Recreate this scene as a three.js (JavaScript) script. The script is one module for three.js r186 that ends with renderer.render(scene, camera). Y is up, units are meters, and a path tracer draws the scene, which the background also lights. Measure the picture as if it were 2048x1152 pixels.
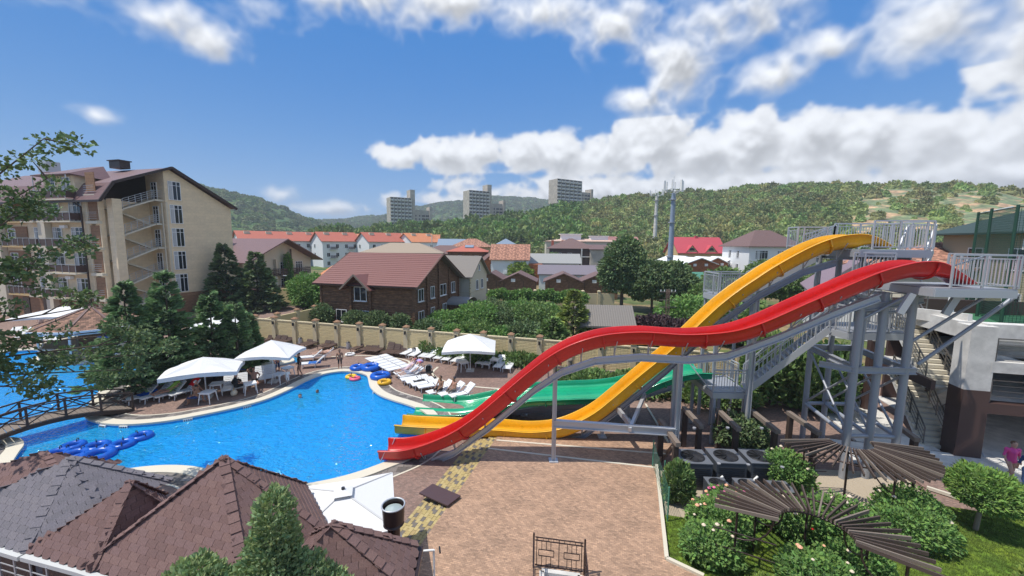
import * as THREE from 'three';
import { mergeGeometries, mergeVertices } from 'three/addons/utils/BufferGeometryUtils.js';
import { MarchingCubes } from 'three/addons/objects/MarchingCubes.js';

// ---------------------------------------------------------------- camera, sky, sun, exposure
const scene = new THREE.Scene();
const camera = new THREE.PerspectiveCamera(71.5, 16 / 9, 0.1, 6000);
camera.position.set(0, 10, 0);
camera.rotation.order = 'YXZ';
camera.rotation.set(-6.5 * Math.PI / 180, 0, 0.52 * Math.PI / 180);
const renderer = new THREE.WebGLRenderer({ antialias: true });
renderer.setSize(1024, 576);
renderer.toneMapping = THREE.LinearToneMapping;
renderer.toneMappingExposure = 1.45;
renderer.shadowMap.enabled = true;
const sun = new THREE.DirectionalLight(new THREE.Color(1, 0.95, 0.87), 3.3);
sun.position.set(-42, 90, 10); sun.target.position.set(0, 0, -30);
sun.position.add(sun.target.position);
sun.castShadow = true; sun.shadow.mapSize.set(4096, 4096);
Object.assign(sun.shadow.camera, { left: -120, right: 120, top: 120, bottom: -120, near: 1, far: 400 });
scene.add(sun, sun.target);

// ---------------------------------------------------------------- noise
function rng(seed) { let a = seed >>> 0; return () => { a = (a + 0x6D2B79F5) | 0; let t = Math.imul(a ^ (a >>> 15), 1 | a); t = (t + Math.imul(t ^ (t >>> 7), 61 | t)) ^ t; return ((t ^ (t >>> 14)) >>> 0) / 4294967296; }; }
const PERM = new Uint8Array(512); { const r = rng(77), p = [...Array(256).keys()]; for (let i = 255; i > 0; i--) { const j = Math.floor(r() * (i + 1)); [p[i], p[j]] = [p[j], p[i]]; } for (let i = 0; i < 512; i++) PERM[i] = p[i & 255]; }
const h3 = (x, y, z) => PERM[PERM[PERM[x & 255] + (y & 255)] + (z & 255)] / 255;
function vn3(x, y, z) {
  const X = Math.floor(x), Y = Math.floor(y), Z = Math.floor(z); let a = x - X, b = y - Y, c = z - Z;
  a = a * a * (3 - 2 * a); b = b * b * (3 - 2 * b); c = c * c * (3 - 2 * c);
  const l = (p, q, t) => p + (q - p) * t;
  return l(l(l(h3(X, Y, Z), h3(X + 1, Y, Z), a), l(h3(X, Y + 1, Z), h3(X + 1, Y + 1, Z), a), b),
    l(l(h3(X, Y, Z + 1), h3(X + 1, Y, Z + 1), a), l(h3(X, Y + 1, Z + 1), h3(X + 1, Y + 1, Z + 1), a), b), c);
}
function fbm(x, y, z, o = 5) { let s = 0, a = 0.5, n = 0; for (let i = 0; i < o; i++) { s += a * vn3(x, y, z); n += a; a *= 0.5; x = x * 2.03 + 11; y = y * 2.03 + 5; z = z * 2.03 + 3; } return s / n; }
// periodic 2D value noise, p = period in cells
function pn(x, y, p) {
  const X = Math.floor(x), Y = Math.floor(y); let a = x - X, b = y - Y; a = a * a * (3 - 2 * a); b = b * b * (3 - 2 * b);
  const w = (v) => ((v % p) + p) % p, l = (q, r, t) => q + (r - q) * t;
  return l(l(h3(w(X), w(Y), p), h3(w(X + 1), w(Y), p), a), l(h3(w(X), w(Y + 1), p), h3(w(X + 1), w(Y + 1), p), a), b);
}
const pf = (u, v, p, o = 4) => { let s = 0, a = 0.5, n = 0; for (let i = 0; i < o; i++) { s += a * pn(u * p, v * p, p); n += a; a *= 0.55; p *= 2; } return s / n; };
const sm = (a, b, x) => { const t = Math.min(1, Math.max(0, (x - a) / (b - a))); return t * t * (3 - 2 * t); };
const mix = (a, b, t) => a + (b - a) * t;

// ---------------------------------------------------------------- sky (equirectangular, air and clouds)
{
  const W = 2048, HH = 1024, data = new Float32Array(W * HH * 4), D = Math.PI / 180;
  // cumulus banks and cloud decks: azimuth, elevation, half width, half height (degrees), weight
  const blobs = [
    [-15, 11.2, 3.5, 1.6, 1], [-10, 11.5, 4, 2, 1], [-4.5, 12, 4.5, 2.5, 1], [1, 11.8, 5, 2.6, 1], [6.5, 12.2, 4.5, 3.1, 1], [12, 11.6, 5, 3.2, 1], [18.5, 12.2, 4.6, 4, 1.05], [24, 11, 4.5, 2.6, 1],
    [29.5, 11.8, 4.2, 3.7, 1.1], [35.3, 11.4, 4.6, 3.8, 1.1], [40, 10.8, 4.6, 3.6, 1.1], [44, 10, 5, 3.6, 1], [50, 9.5, 6, 4, 1], [58, 9, 7, 5, 1],
    [10, 7.2, 16, 2.2, .8], [28, 7, 22, 2.6, .9], [48, 6.5, 14, 4, .9], [30, 4.5, 30, 2, .8], [-4, 5, 10, 1.2, .55], [-12, 5.4, 5, 1.1, .6], [-24.8, 4.2, 4, 1, .75], [-29.8, 5.6, 2.6, .9, .6],
    [20.5, 21.5, 5, 5, .9], [17, 18.6, 3.4, 1.8, .85], [13, 26.5, 8, 3.2, .85], [25, 25.5, 9, 4, .85], [32, 19, 4.5, 2, .8], [36.5, 20.6, 3.6, 1.6, .75], [45, 20, 6, 4, 1], [50, 16.5, 5, 5, 1], [54, 22, 9, 8, 1],
    [3, 28.2, 10, 2.4, .9], [-8, 29, 9, 2.2, .85], [-18, 28.6, 7, 2.4, .8], [-24, 27.5, 4, 1.4, .6], [-47, 22.5, 8, 2.8, .8], [-40.5, 21.6, 5, 2.2, .8], [-36, 20.6, 3, 1.8, .75], [-52, 24, 8, 3, .8], [-45, 11.8, 2, .8, .7], [-32, 25, 4, 1.2, .45],
  ];
  const cloud = (az, el, dx, dy, dz) => {
    let B = -1.2;
    if (Math.abs(az) < 66 && el < 40) { for (const b of blobs) { const p = (az - b[0]) / b[2], q = (el - b[1]) / b[3]; const v = b[4] * 1.15 * (1.05 - Math.sqrt(p * p + q * q)); if (v > B) B = v; } }
    const wide = Math.max(sm(60, 80, Math.abs(az)), sm(31, 42, el));
    const wx = fbm(dx * 11, dy * 16 + 4, dz * 11, 3) - .5, n = .62 * fbm(dx * 9 + 3 + wx * .9, dy * 11 + wx * .7, dz * 9 + 9, 6) + .38 * (1 - Math.abs(2 * fbm(dx * 19 + wx, dy * 22, dz * 19 + 2, 4) - 1)), n2 = fbm(dx * 2.4, dy * 4 + 7, dz * 2.4, 4);
    B = mix(B, (n2 - 0.46) * 4, wide);
    return B + (n - 0.56) * 2.9;
  };
  for (let j = 0; j < HH; j++) {
    const el = ((j + 0.5) / HH - 0.5) * 180;
    for (let i = 0; i < W; i++) {
      const ph = ((i + 0.5) / W - 0.5) * 2 * Math.PI, c = Math.cos(el * D);
      const dx = Math.cos(ph) * c, dz = Math.sin(ph) * c, dy = Math.sin(el * D), k = (j * W + i) * 4;
      let r, g, b;
      if (el < -2) { r = 0.16; g = 0.19; b = 0.14; } else {
        const t = Math.pow(Math.max(0, el) / 90, 0.45), hz = Math.exp(-Math.max(0, el) / 5);
        r = mix(0.16, 0.033, sm(0, .62, t)); g = mix(0.36, 0.165, sm(0, .62, t)); b = mix(0.62, 0.45, sm(0, .65, t));
        r = mix(r, 0.42, hz * .6); g = mix(g, 0.54, hz * .6); b = mix(b, 0.66, hz * .6);
        const az = Math.atan2(dx, -dz) / D, d0 = cloud(az, el, dx, dy, dz);
        const a = sm(el > 16 ? -.15 : -0.02, el > 16 || az < -20 ? 1.25 : 0.5, d0);
        if (a > 0) {
          const e2 = el + 0.9, c2 = Math.cos(e2 * D), s2 = c2 / c;
          const d1 = cloud(az - 1.0, e2, dx * s2, Math.sin(e2 * D), dz * s2);
          const lit = sm(-0.5, 0.6, (d0 - d1) * .9 + 0.16 - 0.3 * sm(.4, 1.5, d0)), thin = 1 - sm(0.3, 1.1, d0);
          const low = sm(9.5, 4, el) * 0.5 + sm(14, 24, el) * sm(5, 20, az) * 0.45;
          const L = mix(mix(0.4, 0.78, lit), 0.6, thin * 0.5) * (1 - 0.28 * low * (1 - lit));
          r = mix(r, L * 0.96, a); g = mix(g, L * 0.985, a); b = mix(b, L * 1.03, a);
        }
      }
      data[k] = r; data[k + 1] = g; data[k + 2] = b; data[k + 3] = 1;
    }
  }
  const sky = new THREE.DataTexture(data, W, HH, THREE.RGBAFormat, THREE.FloatType);
  sky.mapping = THREE.EquirectangularReflectionMapping; sky.magFilter = THREE.LinearFilter; sky.minFilter = THREE.LinearFilter;
  sky.colorSpace = THREE.LinearSRGBColorSpace; sky.wrapS = THREE.RepeatWrapping; sky.needsUpdate = true;
  scene.background = sky; scene.environment = sky;
}

// ---------------------------------------------------------------- textures
function tex(n, fn, srgb = true, m = n) {
  const d = new Uint8Array(n * m * 4);
  for (let j = 0; j < m; j++) for (let i = 0; i < n; i++) { const c = fn(i / n, j / m), k = (j * n + i) * 4; if (typeof c === 'number') { d[k] = d[k + 1] = d[k + 2] = Math.max(0, Math.min(255, c * 255)); } else { d[k] = Math.max(0, Math.min(255, c[0])); d[k + 1] = Math.max(0, Math.min(255, c[1])); d[k + 2] = Math.max(0, Math.min(255, c[2])); } d[k + 3] = 255; }
  const t = new THREE.DataTexture(d, n, m); t.wrapS = t.wrapT = THREE.RepeatWrapping; t.magFilter = THREE.LinearFilter; t.minFilter = THREE.LinearMipmapLinearFilter; t.generateMipmaps = true;
  if (srgb) t.colorSpace = THREE.SRGBColorSpace; t.needsUpdate = true; return t;
}
const rep = (t, w, h = w) => { t.repeat.set(1 / w, 1 / h); return t; };       // w, h: metres covered by one tile
const hash2 = (i, j) => h3(i, j, 7);
// running bond of small clay pavers, 16 x 8 per tile; bricks 0.2 x 0.1 m => 3.2 x 1.6... stored square 2.4 m
function paverTex(bw, bh, base, vary, joint, seed) {
  return tex(1024, (u, v) => {
    const y = v * bh, row = Math.floor(y), x = u * bw + (row & 1) * 0.5, col = Math.floor(x), fx = x - col, fy = y - row;
    const c = ((col % bw) + bw) % bw, q = h3(c, row, seed), q2 = h3(c + 40, row, seed + 1), g = pf(u, v, 64, 3), big = pf(u, v, 4, 4);
    const e = Math.min(fx * 2, (1 - fx) * 2, fy, 1 - fy) < 0.09 ? 1 : 0;
    const k = 0.87 + 0.22 * q + 0.16 * (g - .5) + 0.16 * (big - .5);
    const m = [0, 1, 2].map(i => base[i] * k + (q2 - .5) * vary[i]);
    return e ? [0, 1, 2].map(i => joint[i] * (0.8 + .4 * g)) : m;
  });
}
const T = {};
T.plaza = rep(paverTex(16, 32, [168, 137, 113], [15, 11, 8], [140, 114, 96], 3), 2.1);
T.deck = rep(paverTex(16, 32, [138, 114, 103], [14, 8, 6], [116, 96, 87], 9), 2.2);
T.stone = rep(tex(512, (u, v) => { const r = Math.floor(v * 4), x = u * 4 + (r & 1) * .5, c = Math.floor(x) % 4, k = .75 + .5 * h3(c, r, 4) + .3 * (pf(u, v, 32) - .5), e = Math.min(x - Math.floor(x), v * 4 - r) < .06; return e ? [90, 84, 78] : [116 * k, 110 * k, 106 * k]; }), 1.6);
T.conc = rep(tex(512, (u, v) => { const k = .86 + .28 * pf(u, v, 8, 5); return [205 * k, 202 * k, 196 * k]; }), 3);
T.facade = rep(tex(512, (u, v) => { const r = Math.floor(v * 8), x = u * 4 + (r & 1) * .5, e = (v * 8 - r) < .05 || (x - Math.floor(x)) < .012, k = .96 + .04 * h3(Math.floor(x) % 4, r, 6) + .08 * (pf(u, v, 16) - .5); return e ? [216, 195, 162] : [231 * k, 210 * k, 177 * k]; }), 3.2);
T.brownf = rep(tex(512, (u, v) => { const r = Math.floor(v * 8), e = (v * 8 - r) < .05, k = .9 + .2 * (pf(u, v, 16) - .5) + .08 * h3(1, r, 3); return e ? [110, 82, 62] : [158 * k, 121 * k, 92 * k]; }), 3.2);
T.wood = rep(tex(512, (u, v) => { const g = pf(u, v * 8 % 1, 4, 3), s = pn(u * 6, v * 96, 96), k = .65 + .35 * s + .3 * (pf(u, v, 8) - .5) + .1 * g; return [150 * k, 112 * k, 84 * k]; }), 2);
T.metalroof = rep(tex(256, (u, v) => { const k = .92 + .16 * pf(u, v, 16); return [140 * k, 118 * k, 118 * k]; }), 3);
T.tileB = rep(tex(256, (u, v) => { const a = Math.abs(Math.sin(u * Math.PI * 5)), st = (v * 4) % 1; return .35 + .35 * a + .3 * st; }, false), 1.1, 1.4);
T.shake = rep(tex(512, (u, v) => { const r = Math.floor(v * 10), x = u * 8 + (r & 1) * .5, q = h3(Math.floor(x) % 8, r, 2), e = (v * 10 - r) < .12 || (x - Math.floor(x)) < .05, k = (.75 + .5 * q) * (e ? .6 : 1); return [165 * k, 120 * k, 100 * k]; }), 2.4, 2.2);
T.noiseB = rep(tex(256, (u, v) => pf(u, v, 32, 4), false), 1.5);
T.weaveB = rep(tex(256, (u, v) => { const a = u * 6, b = v * 6, i = Math.floor(a) + Math.floor(b); const s = (i & 1) ? Math.abs(Math.sin((a) * Math.PI * 2)) : Math.abs(Math.sin((b) * Math.PI * 2)); const ed = Math.min(a % 1, 1 - a % 1, b % 1, 1 - b % 1); return .2 + .5 * s + .3 * sm(0, .15, ed); }, false), 1.5);
T.grass = rep(tex(512, (u, v) => { const k = .65 + .7 * pf(u, v, 32, 4), y = pf(u, v, 5, 3); return [mix(70, 118, y) * k, mix(106, 134, y) * k, 34 * k]; }), 4);
T.earth = rep(tex(512, (u, v) => { const k = .7 + .6 * pf(u, v, 16, 5), y = sm(.4, .62, pf(u + .3, v, 6, 4)); return [mix(78, 128, y) * k, mix(92, 112, y) * k, mix(46, 80, y) * k]; }), 24);
T.hill = rep(tex(512, (u, v) => { const k = .6 + .8 * pf(u, v, 32, 5), y = sm(.45, .7, pf(u + .3, v, 9, 4)); return [mix(52, 88, y) * k, mix(84, 102, y) * k, mix(34, 46, y) * k]; }), 60);
T.ripple = rep(tex(512, (u, v) => .5 * pf(u, v, 9, 5) + .5 * Math.abs(2 * pf(v + .37, u, 14, 3) - 1), false), 4.5, 3.2);
T.ripple.needsUpdate = true;
T.shingleC = rep(tex(256, (u, v) => { const k = .8 + .4 * pf(u, v, 64, 3); return [128 * k, 96 * k, 92 * k]; }), .8);
T.hotelconc = rep(tex(256, (u, v) => { const k = .85 + .3 * pf(u, v, 8, 5); return [176 * k, 168 * k, 156 * k]; }), 12);

// ---------------------------------------------------------------- materials
const C = (r, g, b) => new THREE.Color().setRGB(r, g, b);
const mat = (r, g, b, rough = .75, o = {}) => new THREE.MeshStandardMaterial({ color: C(r, g, b), roughness: rough, side: THREE.DoubleSide, ...o });
const M = {
  plaza: new THREE.MeshStandardMaterial({ map: T.plaza, roughness: .85 }), deck: new THREE.MeshStandardMaterial({ map: T.deck, roughness: .85 }),
  stone: new THREE.MeshStandardMaterial({ map: T.stone, roughness: .9 }), coping: mat(.62, .57, .46, .7, { bumpMap: T.noiseB, bumpScale: .004 }),
  conc: new THREE.MeshStandardMaterial({ map: T.conc, roughness: .85 }), facade: new THREE.MeshStandardMaterial({ map: T.facade, roughness: .85 }), brownf: new THREE.MeshStandardMaterial({ map: T.brownf, roughness: .85 }),
  wood: new THREE.MeshStandardMaterial({ map: T.wood, roughness: .85 }), darkwood: mat(.08, .056, .046, .7, { bumpMap: T.noiseB, bumpScale: .003 }), timber: mat(.20, .16, .13, .85), timberdark: mat(.055, .036, .028, .8),
  grass: new THREE.MeshStandardMaterial({ map: T.grass, roughness: .95 }), earth: new THREE.MeshStandardMaterial({ map: T.earth, roughness: .95 }), hill: new THREE.MeshStandardMaterial({ map: T.hill, roughness: 1 }),
  white: mat(.78, .78, .76, .5), canvas: mat(.7, .7, .7, .85, { bumpMap: T.noiseB, bumpScale: .006 }), plastic: mat(.78, .79, .8, .35), brownplastic: mat(.085, .05, .04, .6),
  steel: mat(.34, .36, .40, .45, { metalness: .25 }), galv: mat(.5, .52, .55, .4, { metalness: .4 }), darkmetal: mat(.03, .03, .033, .4, { metalness: .3 }), brownmetal: mat(.05, .032, .03, .35, { metalness: .4 }),
  red: new THREE.MeshPhysicalMaterial({ color: C(.62, .018, .014), roughness: .3, clearcoat: .25, clearcoatRoughness: .25, side: THREE.DoubleSide }),
  yellow: new THREE.MeshPhysicalMaterial({ color: C(.86, .44, .01), roughness: .3, clearcoat: .25, clearcoatRoughness: .25, side: THREE.DoubleSide }),
  green: new THREE.MeshPhysicalMaterial({ color: C(.01, .33, .16), roughness: .22, clearcoat: .7, clearcoatRoughness: .12, side: THREE.DoubleSide }),
  pool: mat(.02, .46, .82, .6), tube: mat(.008, .1, .5, .3), glass: mat(.02, .025, .03, .06, { metalness: .1 }), curtain: mat(.45, .46, .47, .6), frame: mat(.8, .8, .8, .5),
  purple: new THREE.MeshStandardMaterial({ map: T.metalroof, bumpMap: T.tileB, bumpScale: .03, roughness: .5, color: C(.62, .5, .5), side: THREE.DoubleSide }),
  redtile: new THREE.MeshStandardMaterial({ color: C(.21, .088, .074), bumpMap: T.tileB, bumpScale: .05, roughness: .6, side: THREE.DoubleSide }),
  orangetile: new THREE.MeshStandardMaterial({ color: C(.45, .13, .085), bumpMap: T.tileB, bumpScale: .05, roughness: .7, side: THREE.DoubleSide }),
  orange2: new THREE.MeshStandardMaterial({ color: C(.58, .22, .1), bumpMap: T.tileB, bumpScale: .05, roughness: .7, side: THREE.DoubleSide }),
  greytile: new THREE.MeshStandardMaterial({ color: C(.2, .18, .16), bumpMap: T.tileB, bumpScale: .06, roughness: .7, side: THREE.DoubleSide }),
  browntile: new THREE.MeshStandardMaterial({ color: C(.16, .095, .085), bumpMap: T.tileB, bumpScale: .04, roughness: .65, side: THREE.DoubleSide }),
  tanroof: mat(.34, .27, .2, .8), blueroof: mat(.2, .26, .34, .6), pinkroof: mat(.5, .07, .09, .6), greenroof: mat(.07, .22, .15, .6), darkgreenroof: mat(.035, .06, .055, .7),
  shake: new THREE.MeshStandardMaterial({ map: T.shake, roughness: .9, side: THREE.DoubleSide }), shakeB: new THREE.MeshStandardMaterial({ map: T.shake, color: C(.55, .62, .62), roughness: .9, side: THREE.DoubleSide }), cream: mat(.62, .56, .44, .8), ochre: mat(.55, .4, .2, .8), whitewall: mat(.72, .73, .74, .8), logbrown: new THREE.MeshStandardMaterial({ map: T.wood, color: C(.82, .84, .88), roughness: .85 }), orangewood: new THREE.MeshStandardMaterial({ map: T.wood, color: C(1.3, .75, .4), roughness: .8 }),
  fence: mat(.62, .5, .27, .85, { bumpMap: T.weaveB, bumpScale: .03 }), fenceP: mat(.56, .47, .3, .85, { bumpMap: T.noiseB, bumpScale: .01 }),
  shingle: [[.150, .074, .062], [.165, .084, .07], [.136, .068, .058], [.156, .08, .07]].map(c => new THREE.MeshStandardMaterial({ map: T.shingleC, color: C(c[0] * 5.2, c[1] * 11.4, c[2] * 13.2), roughness: .9 })),
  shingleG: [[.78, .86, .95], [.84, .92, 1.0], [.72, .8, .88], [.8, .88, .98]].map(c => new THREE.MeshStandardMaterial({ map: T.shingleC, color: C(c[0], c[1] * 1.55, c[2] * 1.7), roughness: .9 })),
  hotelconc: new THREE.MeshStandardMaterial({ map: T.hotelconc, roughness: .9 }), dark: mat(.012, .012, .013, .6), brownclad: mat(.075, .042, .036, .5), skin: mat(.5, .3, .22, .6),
};
T.gel = rep(tex(512, (u, v) => { const a = pf(u, v * 4 % 1, 4, 4), b = pf(u, v, 48, 3), s = sm(.6, .8, pf(u * 2 % 1, v, 8, 4)); const k = 232 + 40 * (a - .5) + 22 * (b - .5) - 14 * s; return [k, k, k]; }), 3.2, 1.6);
for (const k of ['red', 'yellow', 'green']) { M[k].map = T.gel; M[k].color.multiplyScalar(1.18); }
M.water = new THREE.MeshPhysicalMaterial({ color: C(.02, .47, .86), transmission: .5, thickness: 0, roughness: .05, ior: 1.33, bumpMap: T.ripple, bumpScale: .2, side: THREE.DoubleSide });

// ---------------------------------------------------------------- geometry helpers
const V = (x, y, z) => new THREE.Vector3(x, y, z);
const prep = (g) => { g = g.index ? g.toNonIndexed() : g; for (const k of Object.keys(g.attributes)) if (!['position', 'normal', 'uv', 'color'].includes(k)) g.deleteAttribute(k); return g; };
function metreUV(g) {     // u along the horizontal of each face, v up its slope, both in metres
  const p = g.attributes.position, n = p.count, uv = new Float32Array(n * 2), a = V(), b = V(), c = V(), t = V(), w = V(), N = V();
  for (let i = 0; i < n; i += 3) {
    a.fromBufferAttribute(p, i); b.fromBufferAttribute(p, i + 1); c.fromBufferAttribute(p, i + 2);
    N.copy(b).sub(a).cross(w.copy(c).sub(a)).normalize();
    if (Math.abs(N.y) > .97) { t.set(1, 0, 0); w.set(0, 0, -1); } else { t.set(0, 1, 0).cross(N).normalize(); w.copy(N).cross(t); }
    [a, b, c].forEach((q, k) => { uv[(i + k) * 2] = q.dot(t); uv[(i + k) * 2 + 1] = q.dot(w); });
  }
  g.setAttribute('uv', new THREE.BufferAttribute(uv, 2)); return g;
}
class MB {
  constructor() { this.g = []; }
  add(g, m) { g = prep(g.clone()); if (m) g.applyMatrix4(m); this.g.push(g); return this; }
  box(x, y, z, sx, sy, sz, ry = 0, rx = 0, rz = 0) { return this.add(new THREE.BoxGeometry(sx, sy, sz), new THREE.Matrix4().compose(V(x, y, z), new THREE.Quaternion().setFromEuler(new THREE.Euler(rx, ry, rz, 'YXZ')), V(1, 1, 1))); }
  // bar between two points: round (r) or rectangular (w wide, h high)
  rod(a, b, r, r2 = r, seg = 8) { a = V(...a); b = V(...b); const d = b.clone().sub(a), L = d.length(); const q = new THREE.Quaternion().setFromUnitVectors(V(0, 1, 0), d.normalize()); return this.add(new THREE.CylinderGeometry(r2, r, L, seg), new THREE.Matrix4().compose(a.lerp(b, .5), q, V(1, 1, 1))); }
  bar(a, b, w, h) { a = V(...a); b = V(...b); const m = new THREE.Matrix4(), z = b.clone().sub(a), L = z.length(); z.normalize(); let x = V(0, 1, 0).cross(z); if (x.lengthSq() < 1e-6) x = V(1, 0, 0); x.normalize(); const y = z.clone().cross(x); m.makeBasis(x, y, z).setPosition(a.lerp(b, .5)); return this.add(new THREE.BoxGeometry(w, h, L), m); }
  poly(pts, h, y0) { const s = new THREE.Shape(pts.map(p => new THREE.Vector2(p[0], -p[1]))); const g = new THREE.ExtrudeGeometry(s, { depth: h, bevelEnabled: false }); g.rotateX(-Math.PI / 2); g.translate(0, y0, 0); return this.add(g); }
  tris(list) { const g = new THREE.BufferGeometry(); g.setAttribute('position', new THREE.Float32BufferAttribute(list.flat(2), 3)); g.setAttribute('uv', new THREE.Float32BufferAttribute(new Float32Array(list.length * 6), 2)); g.computeVertexNormals(); this.g.push(g); return this; }
  geo(uv = true) { const withC = this.g.some(g => g.attributes.color); if (!withC) this.g.forEach(g => g.deleteAttribute('color')); const g = this.g.length === 1 ? this.g[0] : mergeGeometries(this.g); return uv ? metreUV(g) : g; }
  build(name, m, parent) { return part(parent, name, this.geo(), m); }
}
const mb = () => new MB();
const names = {};
function numbered(n) { const k = (names[n] = (names[n] ?? -1) + 1); return k ? n + '_' + String(k).padStart(3, '0') : n; }
function part(parent, name, g, m) { const o = new THREE.Mesh(g, m); o.name = name; o.castShadow = o.receiveShadow = true; (parent || scene).add(o); return o; }
function thing(name, label, category, [x, y, z] = [0, 0, 0], turn = 0, group) { const o = new THREE.Group(); o.name = numbered(name); o.position.set(x, y, z); o.rotation.y = turn; o.userData = { label, category }; if (group) o.userData.group = group; scene.add(o); return o; }
function single(name, g, m, label, category, group) { const o = part(scene, numbered(name), g, m); o.userData = { label, category }; if (group) o.userData.group = group; return o; }
function struct(name, g, m) { const o = part(scene, numbered(name), g, m); o.userData = { kind: 'structure' }; return o; }
function dup(o, [x, y, z], turn, label, group) { const c = o.clone(); c.name = numbered(o.name.replace(/_\d\d\d$/, '')); c.position.set(x, y, z); c.rotation.y = turn; c.userData = { ...o.userData }; if (label) c.userData.label = label; if (group) c.userData.group = group; scene.add(c); return c; }
const TG = -15.5 * Math.PI / 180, U = [Math.cos(TG), -Math.sin(TG)], W_ = [-Math.sin(TG), -Math.cos(TG)];   // the site's grid: U to the right, W_ away
const headTo = (dx, dz) => Math.atan2(-dx, -dz);
// ================================================================ terrain
const azel = (list) => (az) => { if (az <= list[0][0]) return list[0][1]; for (let i = 1; i < list.length; i++) if (az <= list[i][0]) { const [a, b] = list[i - 1], [c, d] = list[i]; return mix(b, d, sm(0, 1, (az - a) / (c - a))); } return list[list.length - 1][1]; };
const ridgeNear = azel([[-180, 0], [-30, 0], [-22, .7], [-15, 1.5], [-9, 2], [-4, 2.5], [1.8, 3.1], [8.7, 4.5], [15.4, 5.5], [24.6, 5.95], [30, 6.15], [35, 6.0], [41, 5.8], [45, 5.6], [48.5, 5.1], [52, 4.3], [62, 3.5], [75, 0], [180, 0]]);
const ridgeMid = azel([[-180, 0], [-55, 3], [-45, 6], [-40, 6.1], [-37.4, 5.8], [-35.6, 5.4], [-32.8, 4.7], [-29.8, 3.6], [-27, 2.5], [-24, 1.6], [-18, 1], [-10, 0], [180, 0]]);
const ridgeFar = azel([[-180, 2], [-60, 2], [-30, 2], [-24, 2.5], [-18.8, 3.1], [-13.5, 4.5], [-8.8, 5.3], [-2.5, 6.1], [2, 6.0], [5.2, 5.7], [10, 5.6], [15.4, 5.4], [22, 4.5], [40, 5], [50, 5], [60, 3], [180, 2]]);
const TN = (d) => Math.tan(d * Math.PI / 180);
function terrainH(x, z) {
  const r = Math.hypot(x, z), az = Math.atan2(x, -z) * 180 / Math.PI;
  const bump = (fbm(x * .012 + 5, 0, z * .012, 4) - .5);
  const a = (420 * TN(ridgeNear(az)) + (ridgeNear(az) > .3 ? 10 : 0)) * Math.pow(sm(150, 430, r), .85) * (1 - .25 * sm(450, 700, r));
  const b = (880 * TN(ridgeMid(az)) + (ridgeMid(az) > .3 ? 10 : 0)) * sm(420, 890, r) * (1 - .6 * sm(900, 1300, r));
  const c = (1500 * TN(ridgeFar(az)) + 10) * sm(700, 1500, r) * (1 - .6 * sm(1550, 2500, r));
  const base = Math.max(a, b, c);
  return base + bump * Math.min(10, base * .22) - .06;
}
{
  const nr = 130, na = 300, pos = [], idx = [];
  for (let i = 0; i <= nr; i++) { const r = 95 * Math.pow(2600 / 95, i / nr); for (let j = 0; j <= na; j++) { const a = (-75 + 150 * j / na) * Math.PI / 180; const x = r * Math.sin(a), z = -r * Math.cos(a); pos.push(x, terrainH(x, z), z); } }
  for (let i = 0; i < nr; i++) for (let j = 0; j < na; j++) { const k = i * (na + 1) + j; idx.push(k, k + 1, k + na + 1, k + 1, k + na + 2, k + na + 1); }
  const g = new THREE.BufferGeometry(); g.setAttribute('position', new THREE.Float32BufferAttribute(pos, 3)); g.setIndex(idx); g.computeVertexNormals();
  const uv = []; for (let i = 0; i < pos.length; i += 3) uv.push(pos[i], pos[i + 2]); g.setAttribute('uv', new THREE.Float32BufferAttribute(uv, 2));
  // earth colours of the slopes: woodland floor with bare clay on the right-hand crest
  const col = []; for (let i = 0; i < pos.length; i += 3) { const x = pos[i], y = pos[i + 1], z = pos[i + 2], az = Math.atan2(x, -z) * 180 / Math.PI, r = Math.hypot(x, z); const n = fbm(x * .03, 1, z * .03, 4); const k = r < 600 ? sm(36, 41, az) * sm(.36, .46, n + .22 * sm(200, 300, r) - .1) * sm(195, 240, r) : 0; const s = sm(.68, .74, fbm(x * .025 + 9, 3, z * .025, 3)) * (r < 600 && az > 5 && r > 220 ? .7 : 0); const t = Math.max(k, s); col.push(mix(1, 4.6, t), mix(1, 2.25, t), mix(1, 6.4, t)); }
  g.setAttribute('color', new THREE.Float32BufferAttribute(col, 3));
  M.hill.vertexColors = true; M.hill.side = THREE.DoubleSide;
  struct('hills', g, M.hill);
}
// ---------------------------------------------------------------- pool outline (world x, z)
const curve = (pts, n) => new THREE.CatmullRomCurve3(pts.map(p => V(p[0], 0, p[1])), true, 'centripetal').getPoints(n).slice(0, n).map(p => [p.x, p.z]);
const poolPts = curve([[-24, -21.6], [-22.4, -20.85], [-21.2, -20.65], [-20.1, -20.75], [-18.8, -21.2], [-17.7, -21.95], [-16.5, -22.95], [-15.5, -24.2], [-14.95, -26], [-14.7, -27.7], [-14.1, -29.2], [-13, -29.85], [-11.9, -29.7], [-10.8, -29], [-10.2, -27.8], [-9.6, -26.5], [-8.6, -25.2], [-7.4, -24.3], [-6.5, -23.75], [-5.6, -23.1], [-4.8, -22.2], [-4.4, -20.9], [-4.4, -19.4], [-4.8, -18], [-5.7, -17.05], [-6.7, -16.2], [-7.8, -15.6], [-9.5, -15.15], [-11.5, -15.5], [-13.3, -16.4], [-14.4, -16.63], [-15.3, -16.65], [-16.2, -16.5], [-18, -15.9], [-20.3, -15.9], [-22, -16.6], [-23, -17.6], [-23.7, -18.4], [-24.8, -19], [-28, -18.6], [-34, -17.5], [-42, -18], [-48, -23], [-49, -30], [-45.5, -33.6], [-43, -35], [-40.8, -34.5], [-38.4, -32.3], [-35.7, -31.8], [-34, -33.3], [-32, -34.3], [-29.5, -32.5], [-28.4, -29.5], [-27.5, -26.3], [-25.6, -23.4]], 260);
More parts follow.
